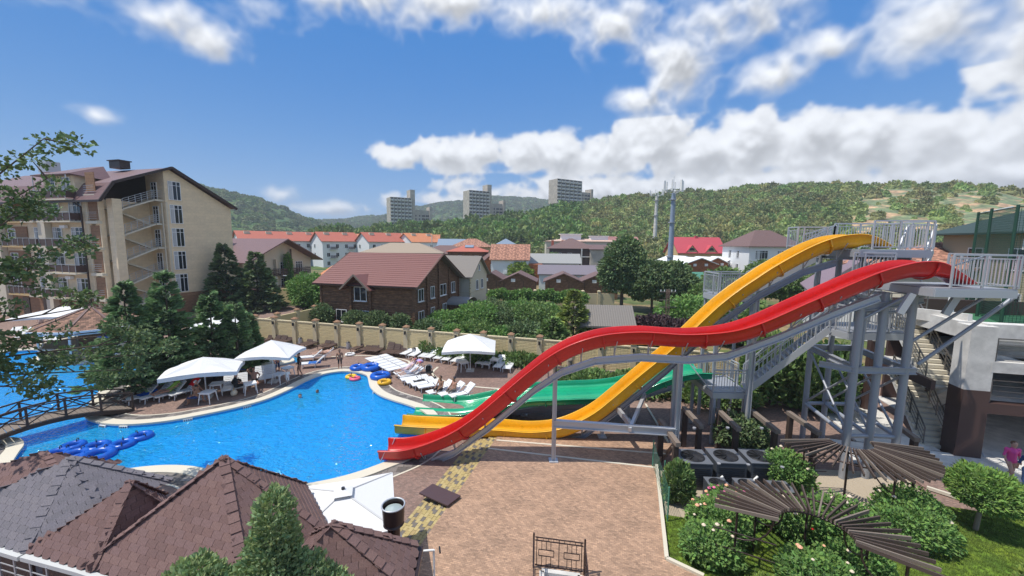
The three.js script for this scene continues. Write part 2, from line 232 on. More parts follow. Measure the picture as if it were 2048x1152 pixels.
const kidPts = curve([[-20, -29.9], [-18.2, -31.2], [-17.6, -32.4], [-18.8, -34], [-21.5, -34.6], [-23.8, -33], [-23.3, -30.8]], 60);
const off = (pts, d) => pts.map((p, i) => { const a = pts[(i + pts.length - 1) % pts.length], b = pts[(i + 1) % pts.length]; const tx = b[0] - a[0], tz = b[1] - a[1], L = Math.hypot(tx, tz); return [p[0] + tz / L * d * orient, p[1] - tx / L * d * orient]; });
let orient = 1; { let s = 0; poolPts.forEach((p, i) => { const q = poolPts[(i + 1) % poolPts.length]; s += p[0] * q[1] - q[0] * p[1]; }); orient = s > 0 ? 1 : -1; }
const shp = (pts) => new THREE.Shape(pts.map(p => new THREE.Vector2(p[0], -p[1])));
function sheet(pts, holes, y, th = 0) { const s = shp(pts); for (const h of holes) s.holes.push(new THREE.Path(h.map(p => new THREE.Vector2(p[0], -p[1])))); const g = th ? new THREE.ExtrudeGeometry(s, { depth: th, bevelEnabled: false }) : new THREE.ShapeGeometry(s, 4); g.rotateX(-Math.PI / 2); g.translate(0, y - th, 0); return metreUV(prep(g)); }
// ground sheet round the resort, open where the pools are sunk
struct('ground', sheet([[-160, 20], [160, 20], [160, -140], [-160, -140]], [[[-60, -6], [12, -6], [12, -36], [-60, -36]]], -.05), M.earth);
// pool deck, paved
const deckOut = [[-90, 14], [34, 14], [34, -28], [-6.5, -34.2], [-26.6, -39.8], [-31, -60], [-90, -76]];
const pit = [[.92, -8.2], [1.0, -10.72], [2.0, -10.55], [1.86, -8.2]];
struct('pool_deck', sheet(deckOut, [off(poolPts, .02), off(kidPts, .02), pit], 0, .25), M.deck);
for (const [pts, nm] of [[poolPts, 'pool'], [kidPts, 'kids_pool']]) {
  const basin = mb(); const n = pts.length;
  for (let i = 0; i < n; i++) { const a = pts[i], b = pts[(i + 1) % n]; basin.tris([[[a[0], 0, a[1]], [b[0], 0, b[1]], [b[0], -.8, b[1]]], [[a[0], 0, a[1]], [b[0], -.8, b[1]], [a[0], -.8, a[1]]]]); }
  const bg = basin.geo(); const fl = sheet(off(pts, .05), [], -.8);
  struct(nm + '_basin', mergeGeometries([prep(bg), fl]), M.pool);
  struct(nm + '_water', sheet(off(pts, -.01), [], -.14), M.water);
  struct(nm + '_coping', sheet(off(pts, .5), [off(pts, -.06)], .07, .1), M.coping);
  struct(nm + '_stone_border', sheet(off(pts, nm === 'pool' ? 1.15 : .9), [off(pts, .5)], .012), M.stone);
  struct(nm + '_border_line', sheet(off(pts, nm === 'pool' ? 1.25 : 1), [off(pts, nm === 'pool' ? 1.15 : .9)], .016), M.coping);
}
// steps in the bay at the head of the pool, and the overflow grilles under the coping
{
  const st = mb(); for (let k = 0; k < 3; k++) { const r = 1 + k * .55; st.poly([...Array(13)].map((_, i) => { const a = Math.PI * i / 12; return [-13 + r * 1.3 * Math.cos(a), -29.9 + r * Math.sin(a) * 1.1]; }), .28, -.45 - k * .3); }
  struct('pool_steps', st.geo(), mat(.05, .45, .78, .6));
  for (const [x, z, t] of [[-20.9, -20.62, .05], [-18.2, -21.55, .6], [-16.1, -23.4, .85], [-22.1, -20.7, -.2], [-9.2, -26, 1.1]]) { const g = thing('skimmer_grille', 'small pale skimmer grille in the pool wall below the coping', 'grille', [x, -.1, z], t, 'skimmer grilles along the pool wall'); mb().box(0, 0, .05, .42, .14, .06).build('frame', M.white, g); for (let i = 0; i < 4; i++) mb().box(-.14 + i * .093, 0, .085, .03, .1, .02).build('slot', M.dark, g); }
}
// pale inlay lines curving across the paving
{
  const line = (pts, w = .09) => { const c = new THREE.CatmullRomCurve3(pts.map(p => V(p[0], 0, p[1]))).getPoints(60); const L = [], R = []; c.forEach((p, i) => { const a = c[Math.max(0, i - 1)], b = c[Math.min(60, i + 1)], d = Math.hypot(b.x - a.x, b.z - a.z), nx = (b.z - a.z) / d * w, nz = -(b.x - a.x) / d * w; L.push([p.x + nx, p.z + nz]); R.push([p.x - nx, p.z - nz]); }); return sheet([...L, ...R.reverse()], [], .02); };
  struct('inlay_line', line([[-5.9, -31.2], [-6, -29.6], [-4.9, -28], [-3, -27], [0, -26.4], [3, -26.2]]), M.coping);
  struct('inlay_line', line([[-15.6, -33.8], [-13, -34.2], [-10.5, -33.8], [-8.6, -32.6], [-8.3, -31.4]]), M.coping);
  struct('inlay_line', line([[-3.9, -24.6], [-1.5, -24.9], [2, -24.6]]), M.coping);
}
// ================================================================ plaza (raised), its steps of yellow pavers
const plazaY = .3;
const PL = [[-.6, -19.4], [7.9, -18.6], [6.35, -16.6], [4.8, -11.35], [5.6, -10.7], [9, -9.5], [9, -2], [-5.6, -2], [-2.8, -12.1]];
{ const g = sheet(PL, [pit], plazaY, .34), u = g.attributes.uv; for (let i = 0; i < u.count; i++) { const a = u.getX(i), b = u.getY(i); u.setXY(i, a * Math.cos(TG) + b * Math.sin(TG) + 0, -a * Math.sin(TG) + b * Math.cos(TG)); } struct('plaza', g, M.plaza); }
{
  const st = new THREE.Group(); st.name = 'plaza_steps'; st.userData = { kind: 'structure' }; scene.add(st);
  const a = [-.6, -19.4], d = [-2.8 + .6, -12.1 + 19.4], L = Math.hypot(...d), t = [d[0] / L, d[1] / L], n = [-t[1], t[0]];   // n points to the pool
  const r = rng(5); const yel = [[.4, .31, .13], [.44, .35, .16], [.37, .28, .13]].map(c => mat(...c, .85)), gry = mat(.16, .14, .12, .9);
  const pv = new THREE.BoxGeometry(.225, .05, .125);
  for (let s = 0; s < 3; s++) {
    const w0 = s * .42, y = plazaY - .1 * (s + 1) + .0; const e = 12.6;
    const q = [[a[0] + n[0] * w0, a[1] + n[1] * w0], [a[0] + n[0] * (w0 + .42), a[1] + n[1] * (w0 + .42)]]; const p2 = q.map(p => [p[0] + t[0] * e, p[1] + t[1] * e]);
    mb().poly([q[0], p2[0], p2[1], q[1]], .25, y - .25).build('tread', M.stone, st);
    for (let k = 0; k < 34; k++) for (let j = 0; j < 3; j++) {
      const along = .12 + k * .235 + (j & 1) * .117; if (along > 12.3) continue; const wd = w0 + .075 + j * .135;
      const o = part(st, 'paver', pv, ((k + j * 2 + s) % 4 === 2) ? gry : yel[Math.floor(r() * 3)]); o.position.set(a[0] + t[0] * along + n[0] * wd, y + .012 + r() * .008, a[1] + t[1] * along + n[1] * wd); o.rotation.y = Math.atan2(-t[1], t[0]);
    }
  }
  // kerb lines let into the paving
  struct('kerb_line', mb().bar([-1.05, plazaY + .01, -17.95], [6.3, plazaY + .01, -16.45], .1, .02).geo(), M.coping);
  struct('kerb_line', mb().bar([-.7, plazaY + .01, -18.75], [7.2, plazaY + .01, -17.6], .1, .02).geo(), M.coping);
  struct('kerb_line', mb().bar([6.42, plazaY + .03, -16.6], [4.86, plazaY + .03, -11.35], .12, .1).bar([4.86, plazaY + .03, -11.35], [5.7, plazaY + .03, -10.7], .12, .1).geo(), M.coping);
  struct('kerb_line', mb().bar([7.9, .05, -18.6], [8.4, .05, -24], .1, .06).geo(), M.coping);
}
// lawn, planting bed and the path on the right
struct('lawn', sheet([[4.9, -11.4], [5.6, -10.6], [9, -9.4], [9, -4], [26, -4], [20, -12.6], [18.5, -13.6], [16.5, -14.2], [12, -13.4], [7, -13.2], [5.5, -13.6]], [], .2, .18), M.grass);
struct('planting_bed', sheet([[5.5, -13.6], [7, -13.2], [12, -13.4], [16.5, -14.2], [17, -16.5], [10, -17], [6.4, -16.5]], [], .12, .1), mat(.42, .35, .26, .95, { bumpMap: T.noiseB, bumpScale: .03 }));
struct('path', sheet([[17.2, -15.6], [18.6, -14], [20.2, -12.6], [32, -4], [36, -8], [24, -16.8], [20.6, -17.9], [18.9, -20.5], [17.4, -17]], [], .06, .05), M.deck);
struct('path_kerb', mb().bar([17.2, .1, -15.5], [18.6, .1, -13.95], .12, .12).bar([18.6, .1, -13.95], [20.2, .1, -12.55], .12, .12).bar([20.2, .1, -12.55], [30, .1, -5.2], .12, .12).geo(), M.coping);
// ================================================================ boundary wall: panels between pillars
{
  const v = 31.15, at = (u) => [U[0] * u + W_[0] * v, U[1] * u + W_[1] * v];
  const w = thing('boundary_wall', 'long pale yellow wall with woven relief panels and capped pillars beside the pool', 'wall', [0, 0, 0], 0);
  const us = []; for (let u = -35.3; u < 13; u += 2.42) us.push(u);
  const pil = mb().box(0, 1.22, 0, .42, 2.44, .42).geo(), cap = mb().box(0, 2.47, 0, .52, .06, .52).add(new THREE.ConeGeometry(.36, .16, 4).rotateY(Math.PI / 4), new THREE.Matrix4().makeTranslation(0, 2.58, 0)).geo(), pan = mb().box(1.21, 1.13, 0, 2.0, 2.06, .2).geo(), cop = mb().box(1.21, 2.2, 0, 2.0, .08, .28).geo(), plinth = mb().box(1.21, .1, .05, 2.0, .2, .3).geo(), lamp = mb().box(0, 1.95, .27, .12, .26, .12).box(0, 2.1, .24, .16, .04, .18).geo();
  us.forEach((u, i) => { const [x, z] = at(u); const put = (nm, g, m) => { const o = part(w, nm, g, m); o.position.set(x, 0, z); o.rotation.y = TG; return o; };
    const p = put('pillar', pil, M.fenceP); part(p, 'cap', cap, M.brownf); part(p, 'wall_lamp', lamp, M.darkmetal);
    if (i < us.length - 1) { put('panel', pan, M.fence); put('coping', cop, M.fenceP); put('plinth', plinth, M.stone); } });
  // return wall running back from the corner, and the gate wall beyond
  const b = thing('side_wall', 'yellow side wall running back past the log house to the gate', 'wall', [0, 0, 0], 0);
  const c0 = at(-35.3); for (let k = 1; k < 8; k++) { const x = c0[0] + W_[0] * k * 2.6 + U[0] * .05 * k, z = c0[1] + W_[1] * k * 2.6; const o = part(b, 'pillar', pil, M.fenceP); o.position.set(x, -.2, z); o.rotation.y = TG; part(o, 'cap', cap, M.brownf); const q = part(b, 'panel', mb().box(0, 1, 1.3, .2, 2, 2.2).geo(), M.fence); q.position.set(x, 0, z); q.rotation.y = TG; }
  const gw = thing('gate_wall', 'short yellow wall with two capped gate pillars behind the conifers', 'wall', [-34.5, 0, -63], TG);
  for (const [x, ww] of [[-3.2, 5.4], [6, 3.4]]) mb().box(x, 1.2, 0, ww, 2.4, .25).build('panel', M.fence, gw);
  for (const x of [-.3, 4.1, 7.9]) { const p = part(gw, 'pillar', pil, M.fenceP); p.position.set(x, .3, 0); part(p, 'cap', cap, M.brownf); }
  const c1 = thing('back_fence', 'yellow panel fence behind the vegetable garden below the brown cabins', 'wall', [-3.7, 0, -60.5], TG + .22);
  for (let k = 0; k < 8; k++) { mb().box(1.2 + k * 2.4, 1.25, 0, 2.2, 2.5, .18).build('panel', M.fenceP, c1); const p = part(c1, 'pillar', pil, M.fenceP); p.position.set(k * 2.4, .35, 0); part(p, 'cap', cap, M.fenceP); }
}
// ================================================================ foliage
const leafMat = (r, g, b, o = {}) => new THREE.MeshPhysicalMaterial({ color: C(r, g, b), roughness: .9, transmission: .3, thickness: 0, side: THREE.DoubleSide, vertexColors: true, ...o });
const LM = { broad: leafMat(.16, .26, .065), dark: leafMat(.13, .2, .07), pine: leafMat(.15, .26, .1), thuja: leafMat(.27, .37, .15), lime: leafMat(.26, .36, .06), vine: leafMat(.16, .3, .06), purple: leafMat(.06, .025, .03), poplar: leafMat(.15, .23, .085), gold: leafMat(.24, .3, .06), hillA: leafMat(.15, .22, .075), hillB: leafMat(.25, .32, .11) };
// leaves: small folded faces spread through a set of ellipsoids (x, y, z, rx, ry, rz)
function leaves(blobs, n, size, seed, o = {}) {
  const r = rng(seed), pos = [], col = [], wt = blobs.map(b => b[3] * b[4] + b[4] * b[5] + b[3] * b[5]), tot = wt.reduce((a, b) => a + b, 0), asp = o.aspect || 1.6, inner = o.inner ?? .45;
  const d = V(), t = V(), s = V(), p = V();
  for (let i = 0; i < n; i++) {
    let q = r() * tot, k = 0; while (q > wt[k] && k < blobs.length - 1) q -= wt[k++]; const b = blobs[k];
    d.set(r() * 2 - 1, r() * 2 - 1, r() * 2 - 1); if (d.lengthSq() > 1 || d.lengthSq() < .01) { i--; continue; } d.normalize();
    const clump = vn3(d.x * 2.6 + k * 7, d.y * 2.6, d.z * 2.6 + seed), rad = mix(inner, 1, Math.pow(r(), .5)) * mix(.72, 1.14, clump); if (o.gap && clump < o.gap) { if (r() < .8) continue; }
    p.set(b[0] + d.x * b[3] * rad, b[1] + d.y * b[4] * rad, b[2] + d.z * b[5] * rad); if (o.floor !== undefined && p.y < o.floor) continue;
    t.set(r() - .5 + d.x * .5, r() - .5 + (o.up || 0) + d.y * .4, r() - .5 + d.z * .5).normalize(); s.set(r() - .5, r() - .5, r() - .5).cross(t).normalize();
    const L = size * mix(.6, 1.4, r()), w = L / asp / 2, nn = t.clone().cross(s).multiplyScalar(w * .5), v = mix(.65, 1.35, r()), yl = (r() - .5) * .3;
    const A = [p.x, p.y, p.z], B = [p.x + t.x * L * .5 + s.x * w + nn.x, p.y + t.y * L * .5 + s.y * w + nn.y, p.z + t.z * L * .5 + s.z * w + nn.z], Cc = [p.x + t.x * L, p.y + t.y * L, p.z + t.z * L], D = [p.x + t.x * L * .5 - s.x * w + nn.x, p.y + t.y * L * .5 - s.y * w + nn.y, p.z + t.z * L * .5 - s.z * w + nn.z];
    pos.push(...A, ...B, ...Cc, ...A, ...Cc, ...D); for (let c = 0; c < 6; c++) col.push(v * (1 + yl), v, v * (1 - yl));
  }
  const g = new THREE.BufferGeometry(); g.setAttribute('position', new THREE.Float32BufferAttribute(pos, 3)); g.setAttribute('color', new THREE.Float32BufferAttribute(col, 3)); g.computeVertexNormals(); return g;
}
function conifer(h, rad, n, size, seed, droop = .35, base = .06) {
  const r = rng(seed), pos = [], col = []; const br = []; const nb = Math.round(h * 26);
  for (let i = 0; i < nb; i++) { const t = Math.pow(r(), 1.25); br.push([t, r() * 6.283, (rad * Math.pow(1 - t, .95) + .1) * mix(.65, 1.1, r()), mix(.6, 1.3, r())]); }
  const t = V(), s = V();
  for (let i = 0; i < n; i++) {
    const b = br[Math.floor(Math.pow(r(), .85) * nb)], f = mix(.25, 1, Math.sqrt(r())), R = b[2] * f, a = b[1] + (r() - .5) * .55 * (1.1 - f * .5), y = h * (base + (1 - base) * b[0]) + R * (.28 - droop * f) + (r() - .5) * .12;
    const x = Math.cos(a) * R, z = Math.sin(a) * R; t.set(Math.cos(a) + (r() - .5) * .9, (r() - .5) * .7 + .15, Math.sin(a) + (r() - .5) * .9).normalize(); s.set(r() - .5, r() - .5, r() - .5).cross(t).normalize();
    const L = size * mix(.6, 1.5, r()), w = L * .2, v = mix(.65, 1.35, r()) * b[3];
    pos.push(x, y, z, x + t.x * L * .5 + s.x * w, y + t.y * L * .5 + s.y * w, z + t.z * L * .5 + s.z * w, x + t.x * L, y + t.y * L, z + t.z * L, x, y, z, x + t.x * L, y + t.y * L, z + t.z * L, x + t.x * L * .5 - s.x * w, y + t.y * L * .5 - s.y * w, z + t.z * L * .5 - s.z * w);
    for (let c = 0; c < 6; c++) col.push(v, v, v * .95);
  }
  const g = new THREE.BufferGeometry(); g.setAttribute('position', new THREE.Float32BufferAttribute(pos, 3)); g.setAttribute('color', new THREE.Float32BufferAttribute(col, 3)); g.computeVertexNormals(); return g;
}
const bark = mat(.11, .085, .065, .9, { bumpMap: T.noiseB, bumpScale: .02 });
function trunkG(h, r, limbs, seed) { const q = rng(seed), m = mb(); m.rod([0, 0, 0], [0, h * .55, 0], r, r * .7, 9).rod([0, h * .55, 0], [.1, h, .05], r * .7, r * .3, 7); for (let i = 0; i < limbs; i++) { const y = h * mix(.35, .9, q()), a = q() * 6.28, L = h * mix(.25, .45, q()); m.rod([0, y, 0], [Math.cos(a) * L, y + L * .7, Math.sin(a) * L], r * .4, r * .12, 6); } return m.geo(); }
const stuffed = (o) => { o.userData.kind = 'stuff'; return o; };
function tree(name, label, [x, y, z], trunk, crown, lm, group) { const t = thing(name, label, 'tree', [x, y, z], 0, group); if (trunk) part(t, 'trunk', trunk, bark); part(t, 'crown', crown, lm); return t; }
function bush(name, label, pos, blobs, n, size, seed, lm, o, group) { const t = thing(name, label, 'shrub', pos, 0, group); mb().rod([0, 0, 0], [.05, blobs[0][1] * .9, 0], .05, .02, 6).build('stem', bark, t); part(t, 'crown', leaves(blobs, n, size, seed, o), lm); return t; }

// conifers on the island between the pools
{
  const sp = [[-24.1, -24.6, 7.2, 2.5, 'broad dark conifer at the end of the island beside the footbridge'], [-22.7, -26, 7.8, 2.2, 'tallest dark conifer of the island clump above the sun loungers'], [-21.4, -28, 6.2, 1.9, 'conifer of the island clump behind the long white parasol'], [-20.3, -28.9, 5.2, 1.6, 'small conifer of the island clump between the two white parasols'], [-24.8, -27.8, 6.6, 2, 'dark conifer at the back of the island facing the swim up bar'], [-20.9, -30.9, 4.2, 1.6, 'low conifer beside the small children pool']];
  sp.forEach(([x, z, h, r, lab], i) => tree('conifer_tree', lab, [x, 0, z], mb().rod([0, 0, 0], [0, h * .9, 0], .14, .03, 8).geo(), conifer(h, r * .88, 15000, .33, 300 + i, .1), LM.pine, 'conifers on the island'));
  tree('spruce_tree', 'dark spruce against the blank gable wall of the hotel', [-40.6, 0, -56.5], mb().rod([0, 0, 0], [0, 8, 0], .18, .03, 8).geo(), conifer(9.2, 3.2, 8000, .6, 320), LM.dark, 'spruces by the hotel');
  tree('spruce_tree', 'dark spruce in front of the chalet with black balconies', [-36.2, 0, -56.5], mb().rod([0, 0, 0], [0, 7, 0], .18, .03, 8).geo(), conifer(8.2, 3.4, 8000, .6, 321), LM.dark, 'spruces by the hotel');
  tree('golden_fir', 'yellow green fir rising beside the grey tiled hut', [5.9, 0, -37.6], mb().rod([0, 0, 0], [0, 5, 0], .12, .03, 8).geo(), conifer(5.4, 2.2, 7000, .4, 322, .1), LM.gold);
  tree('golden_fir', 'dark green fir in front of the yellow green fir', [3.6, 0, -35], mb().rod([0, 0, 0], [0, 2.6, 0], .12, .03, 8).geo(), conifer(3.3, 2.4, 5000, .4, 323, .1), LM.broad);
}
// shrubs and small trees round the site
{
  let s = 500; const B = (lab, x, z, r, h, lm, n = 2600, size = .26, o = {}) => bush('shrub', lab, [x, 0, z], [[0, h * .5, 0, r, h * .5, r], [r * .5, h * .42, r * .3, r * .6, h * .42, r * .6], [-r * .5, h * .45, -.2 * r, r * .6, h * .45, r * .6]], n, size, ++s, lm, { floor: 0, ...o });
  B('dark shrub at the corner of the log house nearest the yellow side wall', -22.8, -47.2, 1.5, 2.6, LM.dark); B('fine leaved shrub below the first floor window of the log house', -18.4, -46.3, 1.4, 2, LM.dark); B('fine leaved shrub against the middle of the log house front', -15.6, -45.6, 1.5, 2, LM.dark); B('fine leaved shrub near the right corner of the log house', -12.6, -44.6, 1.1, 1.9, LM.dark);
  const vg = [[-8.6, -41.5, 1.8, 1.8], [-6.2, -40.8, 1.7, 1.4], [-3.6, -40.2, 2.1, 2], [-1, -39.4, 1.8, 1.5], [1.6, -38.8, 2, 2.3], [-7.4, -45.2, 2, 2.2], [-4, -45.8, 2.5, 3.2], [-.6, -45.4, 2, 2.4], [2.6, -44.6, 2.5, 3.5], [-2.4, -50.4, 2.6, 2.8], [1.4, -50.4, 2.6, 2.8], [4.8, -49, 2.2, 2.6]];
  vg.forEach(([x, z, r, h]) => B('leafy green bush in the garden behind the yellow wall', x, z, r, h, [LM.vine, LM.broad, LM.dark, LM.vine][Math.floor(x * 7 + 99) % 4], 3400, .3).userData.group = 'bushes in the garden behind the wall');
  B('bright bushy tree in front of the dark balcony chalet', -30.5, -60.5, 3.6, 5.2, LM.vine, 6000, .42); B('leafy tree between the chalet and the log house', -25.2, -58.5, 3, 4.6, LM.vine, 5000, .42); B('light green bush under the dark spruces by the hotel', -33, -46, 1.8, 2.2, LM.broad); B('glossy light bush beside the yellow wall corner', -29.5, -42.4, 1.8, 1.8, LM.vine); B('round bush between the conifers and the yellow wall', -31.2, -41.2, 1.6, 1.9, LM.broad); B('yellow leaved low shrub at the foot of the wall corner', -27.6, -39.9, 1.1, .9, LM.lime, 1800, .2);
  B('dark garden bush behind the hotel conifers', -36.8, -49, 2.2, 2.6, LM.dark); B('dark green juniper hedge behind the white loungers under the third parasol', -5.2, -34, 1.4, .9, LM.broad, 2600, .3, { up: .3 }); B('juniper mound behind the pole of the third parasol', -2.4, -33.2, 1.8, 1, LM.broad, 3000, .3, { up: .3 }); B('juniper mound right of the third parasol', .8, -32.4, 1.9, 1.1, LM.broad, 3000, .3, { up: .3 }); B('pointed little shrub by the last brown lounger', -7.4, -34.6, .8, 1.5, LM.broad, 1400, .2, { up: .4 });
  B('rounded dark shrub behind the red slide', 2.4, -33.6, 1.5, 2, LM.dark); B('juniper bed behind the green slide', 5.4, -27.5, 2, .9, LM.broad, 3200, .3, { up: .3 }); B('juniper bed below the slide landing', 9.5, -26.6, 2.4, 1.1, LM.broad, 3600, .3, { up: .3 }); B('juniper bed under the steel stair', 13, -25, 2.6, 1.2, LM.broad, 3600, .3, { up: .3 }); B('feathery dark shrub behind the steel tower', 18.4, -23.4, 1.6, 3.6, LM.broad, 4200, .36, { up: .5 }); B('tall feathery conifer shrub behind the tower bracing', 16.4, -24.4, 1.5, 4.6, LM.broad, 4600, .36, { up: .5 }); B('feathery shrub between tower and concrete stairs', 20.4, -25, 1.5, 3.8, LM.broad, 4000, .36, { up: .5 });
  B('dark purple leaved shrub beside the hut', 14.4, -40, 2.6, 2.8, LM.purple, 5000, .34); B('purple leaved shrub behind the yellow slide', 18, -41, 2.2, 2.2, LM.purple, 4000, .34); B('green bush beside the utility pole', 11.8, -45, 2.4, 2.4, LM.vine, 4000, .34); B('large bush behind the purple shrubs', 20.6, -46, 3.4, 4, LM.vine, 5000, .42); B('loose willow like bush left of the slide stair landing', 22, -40, 3, 4.4, LM.broad, 6000, .42);
  // trees
  const cr = (lab, x, z, h, r, lm, n, size, o) => { s++; tree('leafy_tree', lab, [x, 0, z], trunkG(h * .8, h * .025, 5, s), leaves([[0, h * .62, 0, r, h * .36, r], [r * .45, h * .5, .3 * r, r * .7, h * .28, r * .7], [-r * .45, h * .48, -.2 * r, r * .7, h * .26, r * .7], [.1 * r, h * .8, 0, r * .6, h * .2, r * .6]], n, size, s, o), lm); };
  cr('tall poplar standing right of the brown cabins', 16.6, -60, 11.2, 3.1, LM.poplar, 9000, .5); cr('dense tree at the foot of the tall poplar', 20.5, -58, 7.6, 3.4, LM.dark, 8000, .5); cr('dark tree between poplar and phone mast', 24, -60, 7.4, 3.4, LM.dark, 8000, .5); cr('leafy tree below the taller mast', 27.5, -56, 4.6, 2.8, LM.broad, 6000, .5); cr('tree beside the green shed roof', 33, -62, 6.4, 3.6, LM.broad, 6000, .5); cr('bushy tree left of the steel landing', 27.6, -50, 4.6, 3, LM.broad, 6000, .5); cr('round dark tree before the grey block wall', 10.8, -108, 7.2, 3.6, LM.dark, 4000, .7); cr('lime green tree beside the orange shed', 1.8, -97, 5.4, 3, LM.lime, 3000, .6);
  cr('tree behind the white gable house', 42, -62, 7, 4, LM.broad, 5000, .6); cr('tree between the white house and the slides', 50, -78, 7, 4, LM.broad, 5000, .7);
  // grape vine on the trellis by the cabins
  const v = thing('grape_vine', 'long grape vine trained over a trellis before the brown cabins', 'vine', [3.4, 0, -57.6], TG + .22); const bl = []; for (let i = 0; i < 12; i++) bl.push([-6 + i * 1.15, 2.35 + .25 * Math.sin(i * 2.1), 0, 1, .75, .9]);
  part(v, 'foliage', leaves(bl, 9000, .34, 900, {}), LM.vine); for (let i = 0; i < 6; i++) mb().rod([-6 + i * 2.5, 0, .5], [-6 + i * 2.5, 2.3, .5], .05).build('trellis_post', M.darkmetal, v);
}
// tree with overhanging branches at the left edge; trunk stands outside the frame
{
  const t = thing('plane_tree', 'broadleaf tree reaching its branches in from the edge over the footbridge', 'tree', [-19.6, 0, -12.6]);
  const m = mb(), r = rng(41); m.rod([0, 0, 0], [.1, 6, 0], .3, .24, 10).rod([.1, 6, 0], [.6, 11.5, -.2], .24, .1, 8); const bl = [];
  const limb = (a, b, w) => { m.rod(a, b, w * .45, w * .15, 6); const n = 4; for (let i = 1; i <= n; i++) { const f = i / n, p = [mix(a[0], b[0], f), mix(a[1], b[1], f), mix(a[2], b[2], f)]; const e = [p[0] + (r() - .3) * 1.2, p[1] + (r() - .4) * 1.1, p[2] + (r() - .5) * 1.6]; m.rod(p, e, w * .3, w * .1, 5); bl.push([e[0], e[1], e[2], .52, .36, .52]); if (r() < .6) bl.push([p[0] + (r() - .5) * .8, p[1] + (r() - .5) * .7, p[2] + (r() - .5), .5, .34, .5]); } };
  limb([.5, 9.6, 0], [4.4, 13.2, -.8], .1); limb([.5, 9.2, 0], [3.9, 12, -1.2], .1); limb([.4, 8.6, 0], [3.6, 10.8, -.6], .1); limb([.4, 8, 0], [3.7, 9.8, -1.8], .1); limb([.3, 7.4, 0], [3.3, 8.9, -.8], .1); limb([.3, 6.8, 0], [3.4, 7.4, -2.2], .1); limb([.3, 6.2, 0], [3.9, 6.3, -2.4], .1); limb([.3, 5.8, 0], [4.6, 5.9, -3.4], .1); limb([.2, 5.4, 0], [4.2, 4.9, -2.6], .09); limb([.2, 5.2, 0], [3.2, 4.4, -2], .09); limb([.3, 6, 0], [3, 6.6, 1], .1); limb([.3, 7, 0], [2.6, 8, 1.2], .1); limb([.4, 9, 0], [2.6, 10, 1], .1); limb([.3, 7, 0], [-2.6, 9, .6], .12); limb([.3, 8.4, 0], [-2.4, 11, -1], .12); limb([.3, 5.6, 0], [4.9, 5.1, -4.6], .08);
  part(t, 'trunk', m.geo(), bark); part(t, 'crown', leaves(bl, 9500, .16, 42, { inner: .1, aspect: 1.35 }), LM.dark);
}
// thuja and clipped shrubs in the foreground
{
  const th = thing('thuja', 'rounded thuja with dense pale green sprays in front of the shingle roofs', 'shrub', [-3.5, 0, -5.6]);
  mb().rod([0, 0, 0], [0, 5.4, 0], .1, .05, 8).build('stem', bark, th);
  part(th, 'crown', leaves([[-.05, 5.7, 0, .3, .66, .3], [-.1, 5.1, 0, .48, .7, .45], [-.2, 4.5, .1, .6, .8, .6], [.38, 4.7, 0, .38, .55, .4], [.65, 4.3, 0, .5, .7, .5], [.2, 3.6, .1, 1, 1, .8], [.2, 2, .1, 1.05, 1.6, .9]], 42000, .075, 61, { inner: .6, aspect: 1.5, up: .4 }), LM.thuja);
  const t2 = thing('thuja', 'top of a low thuja below the pyramid roof', 'shrub', [-4.5, 0, -5.2]); mb().rod([0, 0, 0], [0, 4.9, 0], .08, .04, 8).build('stem', bark, t2);
  part(t2, 'crown', leaves([[0, 5.1, 0, .4, .38, .4], [.3, 4.85, 0, .4, .4, .4], [-.3, 4.8, 0, .4, .4, .4], [0, 3.6, 0, .7, 1.3, .6]], 14000, .075, 62, { inner: .6, aspect: 1.5, up: .4 }), LM.thuja);
  const ball = thing('ball_tree', 'small round topped conifer on a bare trunk on the lawn', 'tree', [16.2, .2, -12.9]); mb().rod([0, 0, 0], [.08, 1, 0], .075, .06, 9).build('trunk', mat(.3, .24, .18, .9), ball);
  part(ball, 'crown', leaves([[.1, 1.55, 0, .95, .72, .95], [.3, 1.35, .2, .85, .5, .85], [-.2, 1.5, 0, .7, .6, .7]], 11000, .16, 63, { inner: .55, aspect: 2.6, up: .25 }), leafMat(.2, .34, .06));
  let s = 700; const B = (lab, x, z, r, h, lm, n, size, o) => bush('low_shrub', lab, [x, .15, z], [[0, h * .5, 0, r, h * .5, r], [r * .6, h * .4, r * .2, r * .6, h * .4, r * .6], [-r * .6, h * .42, -.2 * r, r * .6, h * .42, r * .6]], n, size, ++s, lm, { floor: 0, ...o });
  B('bright lime shrub at the near end of the fan pergola', 6.7, -9.1, .95, 1.25, LM.lime, 6000, .14, { up: .5 }); B('lime shrub at the edge of the brick plaza', 5.2, -9.2, .8, .9, LM.lime, 4500, .14, { up: .5 }); B('slender young pine inside the plaza edge by the air conditioners', 6.4, -14.3, .42, 1.7, LM.broad, 3500, .2, { up: .7 }); B('dark shrub among the timber frames', 11.2, -18.6, 1, 1.7, LM.dark, 3000, .2); B('low lime grass clump on the lawn by the path', 15.6, -10.3, .7, .6, LM.lime, 3000, .18, { up: .8 }); B('dark leaved clump on the lawn near the fan pergola', 12.6, -9.4, .8, .8, LM.vine, 2500, .2, { up: .4 });
}
